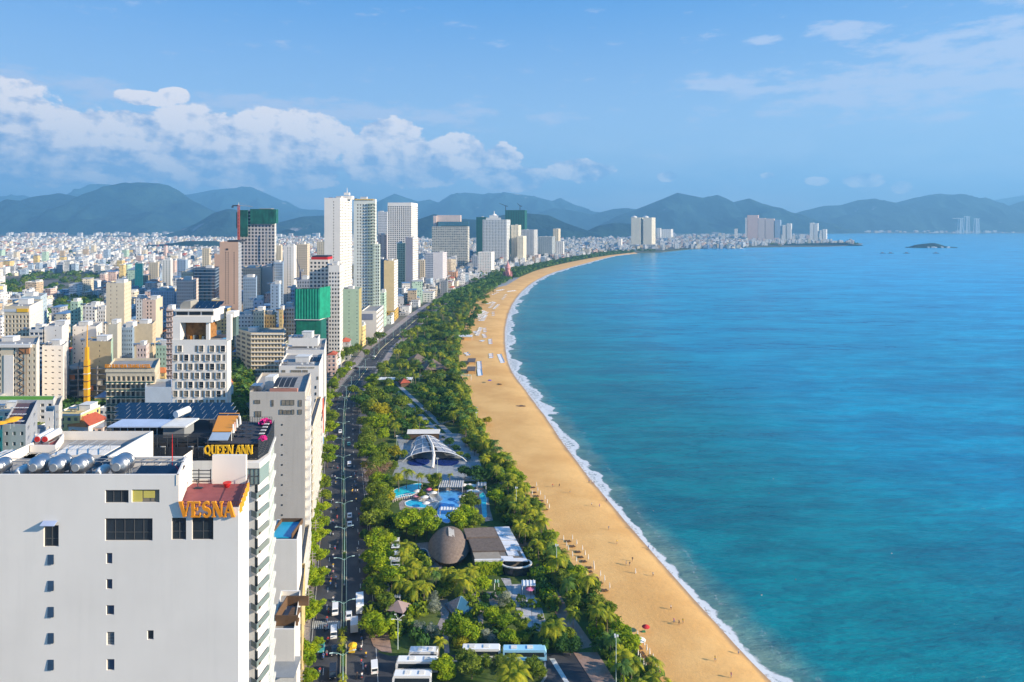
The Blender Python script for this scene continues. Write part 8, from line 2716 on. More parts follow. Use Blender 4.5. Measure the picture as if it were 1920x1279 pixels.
rowsb = [((1350, 345), (1400, 330), 3), ((1370, 380), (1415, 335), 5), ((1410, 390), (1448, 352), 5), ((1400, 420), (1402, 448), 3), ((1245, 470), (1310, 412), 6), ((1262, 478), (1325, 418), 6), ((1280, 500), (1345, 425), 7), ((1305, 500), (1335, 455), 5),
((1255, 635), (1285, 570), 6), ((1320, 570), (1325, 600), 3), ((1310, 625), (1325, 650), 3), ((1230, 600), (1235, 612), 2), ((1285, 685), (1300, 688), 2), ((1372, 670), (1376, 708), 4), ((1378, 805), (1382, 835), 3), ((1455, 805), (1485, 872), 7), ((1270, 880), (1275, 935), 5), ((1272, 950), (1280, 1000), 5),
((1150, 800), (1165, 815), 2), ((1490, 300), (1520, 260), 4), ((1440, 225), (1490, 215), 4), ((1540, 230), (1600, 222), 4), ((1400, 260), (1440, 240), 3)]
nr = 0
fl = True
for ri, (a, c, n) in enumerate(rowsb):
 qa, qc = gp(*z1(*a)), gp(*z1(*c))
 for k in range(n):
  q = qa.lerp(qc, k / max(1, n - 1))
  sp2 = max(1.6, min(5, (qc - qa).length / max(1, n - 1)))
  for m_ in range(2):
   o = LGW if fl else copy_tree(LGW)
   fl = False
   dv = (qc - qa).normalized()
   put(o, q.x + dv.x * m_ * sp2 / 2, q.y + dv.y * m_ * sp2 / 2, math.atan2(dv.y, dv.x) + math.pi, 'white sun lounger in beach row %d below the square, place %d along the row' % (ri + 1, k * 2 + m_ + 1), 'sun lounger', 'white sun lounger rows up the beach', sand_z(q.x, q.y))
   o.scale = (sp2 / 1.5, 2.0, 1.2)
for (x, y, lab) in ((1200, 890, 'dark thatched beach shelter, nearer of the pair by the grove'), (1198, 970, 'dark thatched beach shelter, lower of the pair by the grove')):
 q = gp(*z1(x, y))
 t = empty('beach_shelter', (q.x, q.y, sand_z(q.x, q.y)), 0, lab, 'shelter')
 b = MB(); b.box(-3.5, 3.5, -8, 8, 2.3, 2.5); b.box(-3, 3, -7.5, 7.5, 2.51, 2.8); b.build('roof', mat('thatch_dark', (.12, .10, .10), .95, .3, 1.5), t)
 for u in (-3, 3):
  for v in (-7, 0, 7):
   b = MB(); b.tube((u, v, 0), (u, v, 2.3), .09, .09, 6); b.build('post', BROWN, t)
q = gp(*z1(1368, 1070)); o = make_parasol(True, mat('parasol_violet', (.10, .05, .35), .8), 1.6); put(o, q.x, q.y, 0, 'open violet parasol alone in the middle of the upper beach', 'parasol', None, sand_z(q.x, q.y))
for k in range(2):
 q = gp(*z1(1455 + 14 * k, 1085)); o = copy_tree(LGB); put(o, q.x, q.y, .5, 'brown lounger beyond the violet parasol, %s of two' % ('left', 'right')[k], 'sun lounger', None, sand_z(q.x, q.y)); o.scale = (1.5, 2, 1.3)
ppl = [((437, 165), 'white'), ((487, 168), 'pink'), ((692, 290), 'white'), ((796, 415), 'blue'), ((825, 425), 'black'), ((597, 405), 'yellow'), ((695, 515), 'black'), ((655, 540), 'grey'), ((678, 548), 'black'), ((825, 608), 'white'), ((958, 910), 'pink'), ((1015, 910), 'yellow'), ((990, 922), 'black'),
((1366, 1082), 'white'), ((1320, 1255), 'pink'), ((232, 48), 'black'), ((300, 85), 'yellow'), ((545, 315), 'grey'), ((938, 822), 'white'), ((1218, 1150), 'yellow'), ((190, 50), 'red'), ((420, 5), 'blue'), ((440, 6), 'white'), ((452, 8), 'black'), ((530, 120), 'red')]
pd = ['left of a close pair high on the beach', 'right of a close pair high on the beach', 'at the water edge below the first surf', 'left of two at the surf line', 'right of two at the surf line', 'alone mid-beach above the parasol run', 'standing behind a small group mid-beach',
'left in a small group mid-beach', 'crouched right in a small group mid-beach', 'walking alone seaward of the middle parasols', 'left of three near the red parasol', 'right of three near the red parasol', 'middle of three near the red parasol', 'near the surf at the lower beach', 'at the bottom edge of the beach',
'high on the beach by the upper parasols', 'wandering seaward of the upper parasols', 'alone on open sand left of the foam', 'alone between red parasol and surf', 'low on the sand near the lower surf', 'beside the upper parasols, nearest the trees', 'leftmost of three far up at the surf', 'middle of three far up at the surf',
'rightmost of three far up at the surf', 'in the shallows high up the beach']
for i, ((x, y), c) in enumerate(ppl):
 px, py = c4(x, y)
 q = gp(px, py, -.4)
 person(q.x, q.y, sand_z(q.x, q.y), RND.uniform(0, 6.28), RND.choice(['walk', 'stand']), c, ('black', 'blue', 'grey')[i % 3], 'person in %s top %s' % (c, pd[i]), 'people on the beach')
for i, (px, py, l) in enumerate(((1225, 958, 'left of two below'), (1241, 956, 'right of two below'), (1428, 1116, 'nearest the bottom of the photo'), (1492, 1087, 'farthest to the right'), (1672, 1038, 'far out and alone'), (1442, 925, 'high up left of centre'), (1450, 898, 'highest one in the open water'))):
 q = gp(px, py, -2)
 person(q.x, q.y, -3.3, RND.uniform(0, 6), 'stand', ('white', 'black')[i % 2], 'black', 'swimmer, head and shoulders above the sea, ' + l, 'swimmers in the sea')
b = MB()
for (x, y, z) in ((0, 0, .2), (.9, .3, .15), (-.7, .4, .12), (.3, .9, .18)):
 b.lathe([(.02, z), (.5, z * .6), (.7, 0)], 8, (x, y, 0))
q = gp(975.5, 760.5); o = tag(b.build('seaweed_heap', BROWN), 'small dark heap of seaweed alone on the upper beach', 'seaweed heap'); o.location = (q.x, q.y, sand_z(q.x, q.y)); o.scale = (2.4, 1.6, 2)
for i, (px, lab) in enumerate(((1655, 'leftmost of the four'), (1670, 'second from the left of the four'), (1700, 'third from the left of the four'), (1755, 'rightmost of the four'))):
 Y = F * 122 / (475.2 - CY)
 t = empty('fishing_raft', (xa(px, Y), Y, -2), 0, 'dark fishing raft before the island, ' + lab, 'raft', 'fishing rafts in the bay')
 b = MB(); b.box(-11, 11, -5, 5, 0, 1.4); b.build('float', DARKM, t)
 b = MB(); b.box(-5, 3, -3, 3, 1.4, 4.5); b.box(-5.6, 3.6, -3.6, 3.6, 4.51, 4.9); b.build('hut', BLUEW, t)
t = empty('bridge', (0, 0, 0), 0, 'low white bridge on many piers crossing the inlet before the far town', 'bridge')
Yb = 3520
b = MB(); b.box(xa(1283, Yb), xa(1350, Yb), Yb, Yb + 14, 3.5, 6.0); b.build('deck', WHITE2, t)
for k in range(13):
 b = MB(); x = xa(1286 + k * 5.2, Yb); b.box(x - 1.6, x + 1.6, Yb + 2, Yb + 12, -4, 3.5); b.build('pier', WHITE2, t)
# ------------------------------------------------------------------ park buildings
THATCH = mat('thatch', (.20, .15, .12), .95, .35, 1.2)
THATCH2 = mat('old_thatch', (.15, .115, .095), .95, .4, 1.0)
PW_ = mat('pergola_white', (.72, .72, .72), .6, .1, 1)
t = empty('thatched_hall', (xa(842, 250), 250, 0), .12, 'oval thatched hall with a pale ridge panel beside the dark blue pool', 'hall')
b = MB(); b.lathe([(1, 0), (1, 3.0)], 28, sx=6.3, sy=11.4); b.build('wall', BROWN, t)
b = MB()
r2 = random.Random(5)
prof = [(1.12, 2.3), (1.04, 3.2), (.9, 4.4), (.72, 5.5), (.5, 6.4), (.26, 7.0), (.01, 7.2)]
b.lathe(prof, 40, sx=6.8, sy=12.2)
o = b.build('roof', THATCH, t, smooth=True)
b = MB()
for k in range(6):
 y0, y1 = -3.2 + k * 1.5, -1.75 + k * 1.5
 z0_, z1_ = 7.5 - .03 * (y0) ** 2, 7.5 - .03 * (y1) ** 2
 b.add([(-.2, y0, z0_), (1.9, y0, z0_ - .5), (1.9, y1, z1_ - .5), (-.2, y1, z1_)], [(0, 1, 2, 3)])
b.build('ridge_panel', mat('ridge_grey', (.45, .42, .38), .7), t)
for s in (-1, 1):
 b = MB(); b.tube((s * 3, -9.2, 0), (s * 3, -9.2, 3.4), .15, .15, 6); b.build('post', BROWN, t)
A_, B_, C_, D_ = Vector((-18, 258)), Vector((-1.6, 261)), Vector((5.2, 234)), Vector((-12.4, 233.5))
t = empty('restaurant', (-7, 246, 0), 0, 'long restaurant with worn thatch, white roof panels and a round glass front', 'restaurant')
rl_ = lambda v, z=0: (v.x + 7, v.y - 246, z)
bil = lambda u, v: (A_ * (1 - u) + B_ * u) * (1 - v) + (D_ * (1 - u) + C_ * u) * v
b = MB(); b.prism([rl_(bil(.03, .97))[:2], rl_(bil(.97, .9))[:2], rl_(bil(.97, .03))[:2], rl_(bil(.03, .03))[:2]], 0, 4.4); b.build('wall', mat('rest_wall', (.2, .17, .14), .8), t)
def slab(u0, u1, v0, v1, z0, z1, nm, m_, zs=0):
 b = MB()
 p_ = [bil(u0, v1), bil(u1, v1), bil(u1, v0), bil(u0, v0)]
 vs = [rl_(p_[0], z0), rl_(p_[1], z0 - zs), rl_(p_[2], z0 - zs), rl_(p_[3], z0), rl_(p_[0], z1), rl_(p_[1], z1 - zs), rl_(p_[2], z1 - zs), rl_(p_[3], z1)]
 b.add(vs, [(3, 2, 1, 0), (4, 5, 6, 7), (0, 1, 5, 4), (1, 2, 6, 5), (2, 3, 7, 6), (3, 0, 4, 7)])
 return b.build(nm, m_, t)
slab(-.03, .66, .04, .34, 4.6, 5.4, 'thatch_roof', THATCH, .3)
slab(0, .68, .36, .74, 4.5, 5.1, 'thatch_roof', THATCH2, .2)
slab(0, .52, .76, .96, 4.45, 4.8, 'tan_roof', mat('tan_roof', (.33, .28, .22), .9, .2, .6))
slab(-.02, .54, .965, 1.0, 4.3, 5.0, 'fascia', WHITE2)
for k in range(7):
 slab(.68 if k < 6 else .52, 1.02, .02 + k * .14, .15 + k * .14, 4.7 - .05 * k, 4.85 - .05 * k, 'roof_panel', mat('panel_white', (.70, .70, .72), .4, .15, .4), .3)
b = MB(); r2 = random.Random(3)
for k in range(620):
 u, z = r2.uniform(0, .52), r2.uniform(.2, 4.5)
 p_ = bil(u, 1.0)
 x, y = p_.x + 7, p_.y - 246 - r2.uniform(.1, .7)
 s = r2.uniform(.2, .4)
 b.quad((x - s, y, z), (x, y - s, z - s), (x + s, y, z), (x, y + s * .3, z + s))
b.build('climbing_plants', LM['bright'], t)
b = MB(); c_ = bil(.8, .98)
b.lathe([(1, .3), (1, 3.6)], 24, (c_.x + 7, c_.y - 246, 0), sx=4.6, sy=2.6); b.build('glass_front', G1, t)
b = MB(); b.lathe([(1.0, 3.3), (1.12, 3.3), (1.12, 3.7), (1.0, 3.7)], 28, (c_.x + 7, c_.y - 246, 0), sx=4.8, sy=3.0); b.build('ring_canopy', WHITE, t)
LANDMARKS2 = [('round thatched hall', 842, 1027), ('white roofed restaurant', 930, 1020), ('large blue pool', 840, 935), ('arched stage canopy', 815, 850), ('bus yard', 900, 1230), ('zebra crossing', 610, 1172), ('blue glass pyramid', 865, 1140),
('tiled terrace', 985, 1110), ('bare pinkish trees', 700, 890), ('far junction', 670, 690), ('diagonal path', 785, 765), ('yellow tent', 823, 757), ('violet parasol', 918, 717), ('red parasol', 1211, 1180), ('pink lotus tower', 952, 510), ('lilac white tower', 820, 520), ('yellow slab tower', 730, 580)]
t = empty('pyramid_kiosk', (*gp(864, 1142)[:2], 0), .5, 'blue glass pyramid roof over a sunken kiosk in the garden', 'kiosk')
b = MB(); s = 3.9
b.add([(-s, -s, .6), (s, -s, .6), (s, s, .6), (-s, s, .6), (0, 0, 4.0)], [(0, 1, 4), (1, 2, 4), (2, 3, 4), (3, 0, 4), (3, 2, 1, 0)]); b.build('roof', mat('pyramid_glass', (.03, .10, .17), .15, .2, .3, spec=.6), t)
b = MB()
for u, v in ((-s, -s), (s, -s), (s, s), (-s, s)):
 b.tube((u, v, .62), (0, 0, 4.05), .06, .06, 5)
b.build('ridge', mat('ridge_blue', (.2, .34, .4), .5), t)
b = MB(); b.box(-3.3, 3.3, -3.3, 3.3, 0, .6); b.build('plinth', DARKM, t)
t = empty('pavilion', (*gp(746, 1152)[:2], 0), -.3, 'small pink-brown sloping pavilion roof beside the pavement trees', 'pavilion')
b = MB(); b.add([(-3.2, -2.8, 2.3), (3.2, -2.8, 2.3), (3.2, 2.8, 2.3), (-3.2, 2.8, 2.3), (0, 0, 4.4)], [(0, 1, 4), (1, 2, 4), (2, 3, 4), (3, 0, 4), (3, 2, 1, 0)]); b.build('roof', mat('pav_pink', (.30, .22, .21), .8), t)
for u, v in ((-2.7, -2.3), (2.7, -2.3), (2.7, 2.3), (-2.7, 2.3)):
 b = MB(); b.tube((u, v, 0), (u, v, 2.3), .1, .1, 6); b.build('post', BROWN, t)
for k in range(5):
 q = gp(741 + (k % 2), 1024 + k * 13)
 t = empty('white_canopy', (q.x, q.y, 0), .05, 'flat white canopy by the dark blue pool, %s from the top of the row' % ('first', 'second', 'third', 'fourth', 'fifth')[k], 'canopy', 'white canopies in a row')
 b = MB(); b.box(-1.5, 1.5, -1.5, 1.5, 2.5, 2.62); b.build('roof', PW_, t)
 for u in (-1.4, 1.4):
  b = MB(); b.tube((u, 1.3, 0), (u, 1.3, 2.5), .06, .06, 5); b.tube((u, 1.3, 2.48), (u, -1.3, 2.48), .05, .05, 5); b.build('post', PW_, t)
def ribbed_roof(name, px, py, w, d, h, lab, m_, cat='pergola', ribs=10, rz=0):
 q = gp(px, py, h)
 t = empty(name, (q.x, q.y, 0), rz, lab, cat)
 b = MB(); b.box(-w / 2, w / 2, -d / 2, d / 2, h, h + .18); b.build('roof', m_, t)
 for k in range(ribs):
  x = -w / 2 + w * (k + .5) / ribs
  b = MB(); b.box(x - .09, x + .09, -d / 2 - .2, d / 2 + .2, h + .185, h + .35); b.build('rib', PW_, t)
 for u in (-w / 2 + .2, w / 2 - .2):
  for v in (-d / 2 + .2, d / 2 - .2):
   b = MB(); b.tube((u, v, 0), (u, v, h), .09, .09, 6); b.build('post', PW_, t)
 return t
ribbed_roof('pool_bar', 846, 908, 11, 7.5, 3.2, 'striped white pool bar roof above the large blue pool', mat('bar_roof', (.36, .35, .34), .8), 'pool bar', 11)
ribbed_roof('pergola', 844, 954, 8.5, 3, 2.4, 'low white pergola standing over the lower arm of the large blue pool', PW_, 'pergola', 7)
ribbed_roof('beach_bar', 903, 908, 4.4, 4, 3.0, 'small grey roofed hut right of the white parasol cluster', GREYM, 'hut', 3)
ribbed_roof('kiosk', 991, 1094, 4.5, 3.4, 2.8, 'white flat roofed food stall beside the pink parasol', PW_, 'stall', 4)
ribbed_roof('kiosk', 931, 1091, 1.8, 1.5, 2.4, 'tiny green kiosk between the bright round tree and the terrace', CLOTH['green'], 'kiosk', 2)
ribbed_roof('shelter', 745, 1119, 2.2, 1.4, 2.5, 'tiny white roofed shelter behind the left garden palms', PW_, 'shelter', 3)
ribbed_roof('grove_shelter', 866, 630, 22, 12, 3.5, 'long pale shelter roof inside the palm grove', PW_, 'shelter', 8)
ribbed_roof('market_roof', 835, 704, 40, 6, 4, 'long yellowish market roof across the middle of the park', mat('market_yellow', (.5, .4, .2), .8), 'roof', 8)
ribbed_roof('cafe_roof', 741, 710, 26, 8, 3.5, 'row of white cafe roofs at the upper end of the diagonal path', PW_, 'cafe', 7)
for px, py, s, lab in ((783, 672, 9, 'pointed brown thatched pavilion, left of the two in the mid park'), (812, 684, 10, 'pointed brown thatched pavilion, right of the two in the mid park'), (758, 711, 4, 'small brick red pointed roof by the white cafe roofs')):
 q = gp(px, py, 5)
 t = empty('thatched_pavilion', (q.x, q.y, 0), .4, lab, 'pavilion')
 b = MB(); b.add([(-s, -s, 3), (s, -s, 3), (s, s, 3), (-s, s, 3), (0, 0, 3 + s * .7)], [(0, 1, 4), (1, 2, 4), (2, 3, 4), (3, 0, 4), (3, 2, 1, 0)]); b.build('roof', THATCH if s > 5 else REDT, t)
 b = MB(); b.box(-s * .8, s * .8, -s * .8, s * .8, 0, 3); b.build('wall', BROWN, t)
q = gp(823, 757, 3)
t = empty('tent', (q.x, q.y, 0), 0, 'bright yellow star-shaped play tent under dark trees', 'tent')
b = MB()
for k in range(5):
 a, a2 = k * 1.2566, (k + .5) * 1.2566
 p1, p2, p3 = (4.6 * math.cos(a), 4.6 * math.sin(a), 2.0), (2.2 * math.cos(a2), 2.2 * math.sin(a2), 3.0), (2.2 * math.cos(a - .628), 2.2 * math.sin(a - .628), 3.0)
 b.add([p1, p2, (0, 0, 5), p3], [(0, 1, 2), (0, 2, 3)])
 b.tube((p1[0], p1[1], 0), p1, .06, .06, 5)
b.build('canopy', mat('tent_yellow', (.85, .50, .02), .7), t)
t = empty('stage_canopy', (0, 0, 0), 0, 'big white arched stage canopy of tubes and grey panels over the plaza', 'stage canopy')
arc = [(500, 680, 880, 2.5), (545, 655, 940, 3.6), (600, 635, 1010, 4.2), (650, 600, 1080, 4.8), (700, 565, 1155, 5.2)]
AL = []
for (y, x0, x1, rise) in arc:
 a, c = gp(*Z2(x0, y + 20, 0)[:2]), gp(*Z2(x1, y + 20, 0)[:2])
 pts = []
 for k in range(17):
  s = k / 16
  p_ = a.lerp(c, s)
  pts.append(Vector((p_.x, p_.y, .3 + rise * (1 - (2 * s - 1) ** 2) ** .7)))
 AL.append(pts)
for pts in AL:
 b = MB(); b.path(pts, .22, 6); b.build('arch', PW_, t)
for a, c in zip(AL, AL[1:]):
 for k in range(1, 15):
  if k in (7, 8):
   continue
  b = MB(); b.quad(a[k] - Vector((0, 0, .12)), a[k + 1] - Vector((0, 0, .12)), c[k + 1] - Vector((0, 0, .12)), c[k] - Vector((0, 0, .12))); b.build('roof_panel', mat('stage_panel', (.33, .34, .37), .6, .3, .6), t)
 for k in (2, 5, 8, 11, 14):
  b = MB(); b.tube(a[k], c[k], .16, .16, 6); b.build('rib', PW_, t)
b = MB(); b.path([AL[1][8] + Vector((0, 0, .8)), AL[3][8] + Vector((0, 0, .6)), AL[4][8] + Vector((0, -3, -1)), Vector((AL[4][8].x, AL[4][8].y - 9, .2))], .75, 8); b.build('spine', WHITE, t)
for k, (x, rx_) in enumerate(((715, 100), (975, 110))):
 q = gp(*Z2(x, 722, 0)[:2]); w_ = rx_ / 4.919 * q.y / F
 b = MB(); n = 24
 b.add([(q.x + w_ * math.cos(i * 6.2832 / n), q.y + 5.5 * math.sin(i * 6.2832 / n), .35) for i in range(n)], [tuple(range(n))]); b.add([(q.x + w_ * math.cos(i * 6.2832 / n), q.y + 5.5 * math.sin(i * 6.2832 / n), z) for z in (.05, .35) for i in range(n)], [(i, (i + 1) % n, n + (i + 1) % n, n + i) for i in range(n)])
 b.build('blue_stage_floor', mat('stage_blue', (.012, .03, .16), .25, .3, .5), t)
q = gp(*Z2(760, 500, 0)[:2])
t = empty('stage_hall', (q.x, q.y, 0), .03, 'white gabled roof hall behind the arched stage canopy', 'hall')
b = MB(); b.add([(-9, -3.5, 3.5), (9, -3.5, 3.5), (9, 3.5, 3.5), (-9, 3.5, 3.5), (-9, 0, 5), (9, 0, 5)], [(0, 1, 5, 4), (3, 4, 5, 2), (0, 4, 3), (1, 2, 5), (3, 2, 1, 0)]); b.build('roof', mat('hall_roof', (.6, .58, .55), .7), t)
b = MB(); b.box(-8.5, 8.5, -3, 3, 0, 3.5); b.build('wall', BROWN, t)
q = gp(*Z2(600, 1068, 0)[:2])
t = empty('footbridge', (q.x, q.y, 0), .35, 'small arched footbridge with white railings between the two left pools', 'footbridge')
b = MB(); b.path([(-6, 0, .3), (-3, 0, .9), (0, 0, 1.1), (3, 0, .9), (6, 0, .3)], .3, 6); b.build('deck', mat('deck_brown', (.3, .2, .16), .8), t)
for s in (-1, 1):
 b = MB()
 f_ = lambda x: 1.15 - .025 * x * x
 b.path([(x, s * 1.0, f_(x) + .95) for x in (-6, -3, 0, 3, 6)], .07, 5)
 for k in range(13):
  x = -6 + k; b.box(x - .08, x + .08, s - .06, s + .06, f_(x) - .3, f_(x) + .95)
 b.build('railing', WHITE, t)
OPW = make_parasol(True, WHITE, 1.7)
pcs = [((1130, 930), 0), ((770, 1040), 0), ((690, 1030), 1), ((810, 968), 2), ((870, 970), 3), ((700, 985), 0), ((1180, 930), 0), ((1215, 935), 0), ((1190, 985), 0), ((1240, 985), 0), ((850, 1000), 0), ((1110, 1035), 0), ((1105, 1090), 0), ((780, 1095), 0)]
for i, ((x, y), c) in enumerate(pcs):
 m_ = [WHITE, CLOTH['pink'], mat('parasol_rose', (.7, .15, .25), .8), CLOTH['yellow']][c]
 o = (OPW if i == 0 else copy_tree(OPW)) if c == 0 else make_parasol(True, m_, 1.5)
 q = gp(*Z2(x, y, 0)[:2], 2)
 cn = ['white', 'pale pink', 'rose red', 'yellow'][c]
 put(o, q.x, q.y, 0, 'open %s parasol in the pool garden, %s' % (cn, ['left end of the right cluster', 'left of the large pool beside the trees', 'beside the footbridge', 'by the small dark trees', 'left of the pool bar', 'on the lagoon pool edge', 'middle of the right cluster', 'right end of the right cluster', 'lower left in the right cluster', 'lower right in the right cluster', 'upper left of the large pool', 'right bank of the large pool, upper', 'right bank of the large pool, lower', 'over the small round pool'][i]), 'parasol', 'open parasols in the pool garden')
LP2 = [((830, 1010), (880, 1080), 9), ((860, 1110), (820, 1160), 6), ((1180, 945), (1250, 960), 6), ((1200, 1000), (1250, 1015), 5), ((760, 1085), (800, 1092), 3)]
for ri, (a, c, n) in enumerate(LP2):
 for k in range(n):
  for m_ in range(2):
   q = gp(*Z2(a[0] + (c[0] - a[0]) * k / (n - 1) + m_ * 14, a[1] + (c[1] - a[1]) * k / (n - 1), 0)[:2])
   o = copy_tree(LGW); put(o, q.x, q.y, 1.2, 'white poolside lounger, bank %s, seat %d' % (['left of the large pool', 'below the small parasol trees', 'right cluster upper row', 'right cluster lower row', 'beside the small round pool'][ri], k * 2 + m_ + 1), 'sun lounger', 'white loungers round the pools', .07)
q = gp(994, 1103, 2); o = make_parasol(True, mat('parasol_pink2', (.65, .18, .30), .8), 1.6); put(o, q.x, q.y, 0, 'large pink parasol beside the white food stall on the terrace', 'parasol')
t = empty('lotus_tower', (xa(952, 1490), 1490, 0), 0, 'pink lotus-shaped tower on the square at the bend of the beach', 'monument')
PKT = mat('lotus_pink', (.55, .26, .25), .7, .1, .2)
b = MB(); b.lathe([(9, 0), (9, 6), (5.5, 9), (5, 20), (6.5, 24), (4, 30), (1.2, 36), (.1, 42)], 12); b.build('tower', PKT, t)
for k in range(8):
 a = k * .785
 b = MB(); c_, s_ = math.cos(a), math.sin(a)
 b.add([(8 * c_ - 3 * s_, 8 * s_ + 3 * c_, 0), (8 * c_ + 3 * s_, 8 * s_ - 3 * c_, 0), (11 * c_ + 2.4 * s_, 11 * s_ - 2.4 * c_, 9), (8.6 * c_, 8.6 * s_, 19), (11 * c_ - 2.4 * s_, 11 * s_ + 2.4 * c_, 9), (7 * c_, 7 * s_, 9)], [(0, 1, 2, 3, 4), (0, 4, 3, 5), (1, 5, 3, 2), (0, 5, 1)]); b.build('petal', PKT, t)
poly('far_square', [(905, 533), (935, 522), (975, 520), (950, 535), (915, 543)], .06, PLAZA)
# ------------------------------------------------------------------ left foreground pieces below the hotels
Yk = 432
t = empty('mobile_crane', (xa(163, Yk), Yk, 0), 0, 'bright yellow mobile crane with its boom straight up beside the concrete frame', 'crane')
b = MB(); b.box(-1.3, 1.3, -1.3, 1.3, 2.5, 34); b.box(-.9, .9, -.9, .9, 34.01, 42); b.tube((0, 0, 42), (.3, 0, 56), .45, .15, 6); b.build('boom', YCRANE, t)
for k in range(6):
 b = MB(); b.box(-1.55, 1.55, -1.55, 1.55, 6 + k * 4.8, 6.4 + k * 4.8); b.build('boom_collar', DARKM if k % 2 else WFRAME, t)
b = MB(); b.box(-1.5, 1.5, -5, 4, .8, 2.5); b.build('carrier', YCRANE, t)
b = MB(); b.box(-1.7, -.2, 1, 4, 2.51, 4.2); b.build('cab', WFRAME, t)
for k in range(4):
 b = MB(); b.tube((-1.5, -4 + k * 2.4, .6), (1.5, -4 + k * 2.4, .6), .6, .6, 12); b.build('axle', CLOTH['black'], t)
t = empty('concrete_frame', (xa(152, 455), 455, 0), 0, 'raw concrete frame building under construction left of the RED SUN hotel', 'building')
b = MB()
fx0, fx1 = xa(124, 455) - xa(152, 455), xa(197, 445) - xa(152, 455)
for fl_ in range(7):
 b2 = MB(); z = 3.6 + fl_ * 3.6
 b2.box(fx0, fx1, -8, 14, z - .28, z); b2.build('floor_slab', CONC, t)
for i in range(6):
 for j in range(3):
  b2 = MB(); x = fx0 + .6 + (fx1 - fx0 - 1.2) * i / 5; y = -7.5 + j * 10.5
  b2.box(x - .35, x + .35, y - .35, y + .35, 0, 27); b2.build('column', CONC, t)
for i in range(5):
 for fl_ in range(6):
  if (i * 3 + fl_) % 4 == 0:
   x = fx0 + .95 + (fx1 - fx0 - 1.2) * i / 5
   b2 = MB(); b2.box(x, x + 3.4, -7.6, -7.3, fl_ * 3.6, fl_ * 3.6 + 3.3); b2.build('wall_panel', ORANGET if (i + fl_) % 3 == 0 else CREAM, t)
t = empty('villa', (xa(143, 330), 338, 0), -.12, 'white villa with a bright orange and red tiled roof among trees', 'villa')
b = MB(); b.box(-4.8, 4.8, -6, 8, 0, 21.5); b.build('wall', WHITE, t)
b = MB(); b.add([(-5.4, -6.6, 21.5), (5.4, -6.6, 21.5), (5.4, 8.6, 21.5), (-5.4, 8.6, 21.5), (0, -2.5, 25.4), (0, 6, 25.4)], [(1, 2, 5, 4), (2, 3, 5), (3, 0, 4, 5), (3, 2, 1, 0)], 0); b.add([(-5.4, -6.61, 21.51), (5.4, -6.61, 21.51), (0, -2.51, 25.41)], [(0, 1, 2)], 1); b.build('roof', [REDT, ORANGET], t)
for x, z in ((-2.5, 18), (2.4, 18), (-2.5, 14), (2.4, 14)):
 o = bpy.data.objects.new('window', win_mesh(1.6, 1.5, 'cf')); COL.objects.link(o); o.parent = t; o.location = (x, -6.03, z)
b = MB(); b.box(-.8, .8, -.8, .8, 0, 3.2); o = b.build('chimney', WHITE2, t); o.location = (-2, 6, 22)
for lab, p0, p1, yt, Y, dp, p2, wm, kw in [('slim white building with three slit windows left of the orange villa', 84, 100, 772, 262, 8, 103, WHITE, dict(cols_set={1})), ('white balconied block behind the slim slit-window building', 100, 110, 760, 290, 16, 117, WHITE2, {}),
('shaded grey block with a mauve rooftop bar terrace at the far left', 5, 48, 796, 215, 30, 70, GREYW, dict(roofm=mat('mauve_deck', (.12, .07, .08), .8))), ('teal glass corner block cut by the left edge', -20, 4, 806, 200, 14, 6, TEALG, {}),
('old grey shed roof block between the left bar and the villa', 50, 84, 818, 250, 14, 88, GREYW, {})]:
 tower('near_block', lab, p0, p1, yt, Y, dp, p2, wm, 3.3, 3, 2, .4, .35, cat='building', kit=False, **kw)
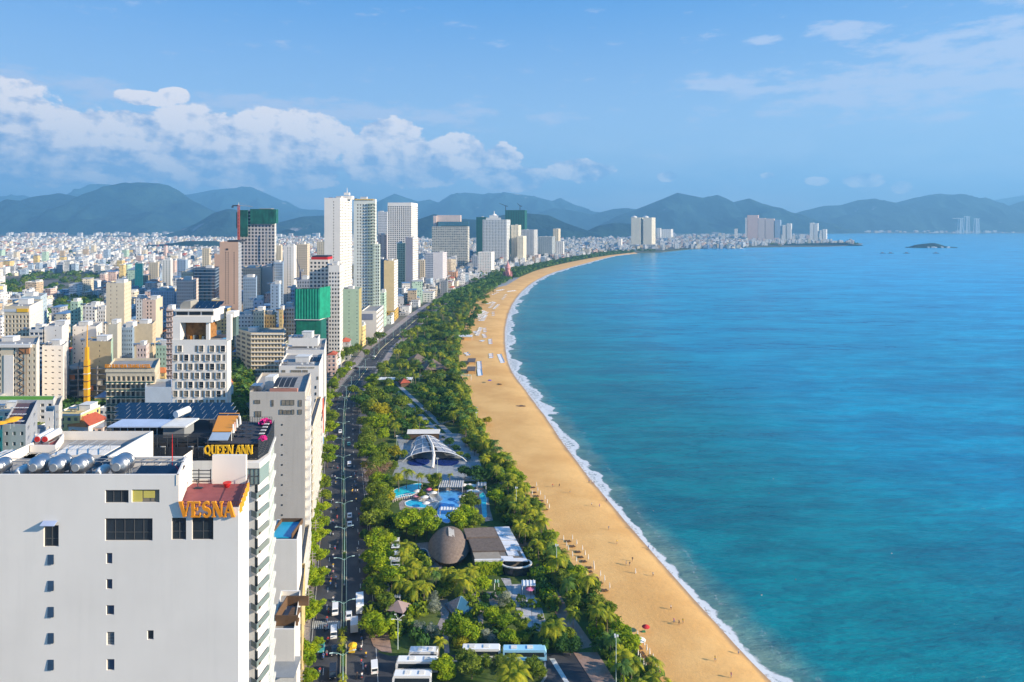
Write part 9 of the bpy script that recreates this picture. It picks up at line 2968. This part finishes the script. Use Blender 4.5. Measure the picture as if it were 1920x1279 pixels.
for k in range(12):
 x_, y_ = xa(18 + (k % 4) * 9 + (k // 4) * 4, 221 + (k // 4) * 8), 220 + (k // 4) * 8
 t = empty('bar_table', (x_, y_, za(796, 215) - 1.1), 0, 'white bar table on the mauve roof terrace, %s row, %s from the left' % (('near', 'middle', 'far')[k // 4], ('first', 'second', 'third', 'fourth')[k % 4]), 'table', 'tables on the mauve roof terrace')
 b = MB(); b.box(-.6, .6, -.4, .4, .7, .78); b.build('table_top', WFRAME, t)
 b = MB(); b.tube((0, 0, 0), (0, 0, .7), .05, .05, 5); b.box(-.3, .3, -.3, .3, 0, .03); b.build('pedestal', DARKM, t)
for k, (px, py) in enumerate(((0, 768), (8, 772), (4, 762))):
 o = make_parasol(True, mat('amber_cloth', (.8, .40, .02), .7), 2.2, 3); q_ = (xa(px, 202), 202 + k * 2.4)
 put(o, q_[0], q_[1], 0, 'amber parasol on the teal corner block roof, %s of the three' % ('nearest', 'middle', 'farthest')[k], 'parasol', None, za(806, 200) - 1.1)
# ------------------------------------------------------------------ labels for vegetation and traffic
FEAT = LANDMARKS2 + [(a, b_, c) for a, b_, c in LANDMARKS if len(a.split()) <= 5]
def ordw(n):
 return {1: 'closest', 2: 'second closest', 3: 'third closest'}.get(n, '%d%s closest' % (n, 'th' if 10 <= n % 100 <= 20 else {1: 'st', 2: 'nd', 3: 'rd'}.get(n % 10, 'th')))
grp = {}
for t, word, cw, px, py, r in TREES:
 ph, fx, fy = min(FEAT, key=lambda q: (q[1] - px) ** 2 + (q[2] - py) ** 2)
 dx, dy = px - fx, py - fy
 rel = ('left of' if dx < 0 else 'right of') if abs(dx) > abs(dy) else ('beyond' if dy < 0 else 'in front of')
 grp.setdefault('%s %s %s the %s' % (cw, word, rel, ph), []).append((math.hypot(dx, dy), t, word))
for k, l in grp.items():
 l.sort(key=lambda q: q[0])
 for i, (_, t, word) in enumerate(l):
  tag(t, k if len(l) == 1 else '%s, %s to it' % (k, ordw(i + 1)), 'palm' if word == 'palm' else 'tree', 'palm trees of the shore park' if word == 'palm' else 'trees of the shore park')
grp = {}
for o, pp, c, top, px, py in BIKES:
 side = 'left lanes' if px < 644 else 'right lanes'
 grp.setdefault('%s motorbike in the %s' % (c, side), []).append((-py, o, 'm'))
 grp.setdefault('rider in %s shirt in the %s' % (top, side), []).append((-py, pp, 'p'))
for k, l in grp.items():
 l.sort(key=lambda q: q[0])
 for i, (_, o, _k) in enumerate(l):
  o['label'] = k + (', the only one' if len(l) == 1 else ', %s to the bottom edge' % ordw(i + 1))
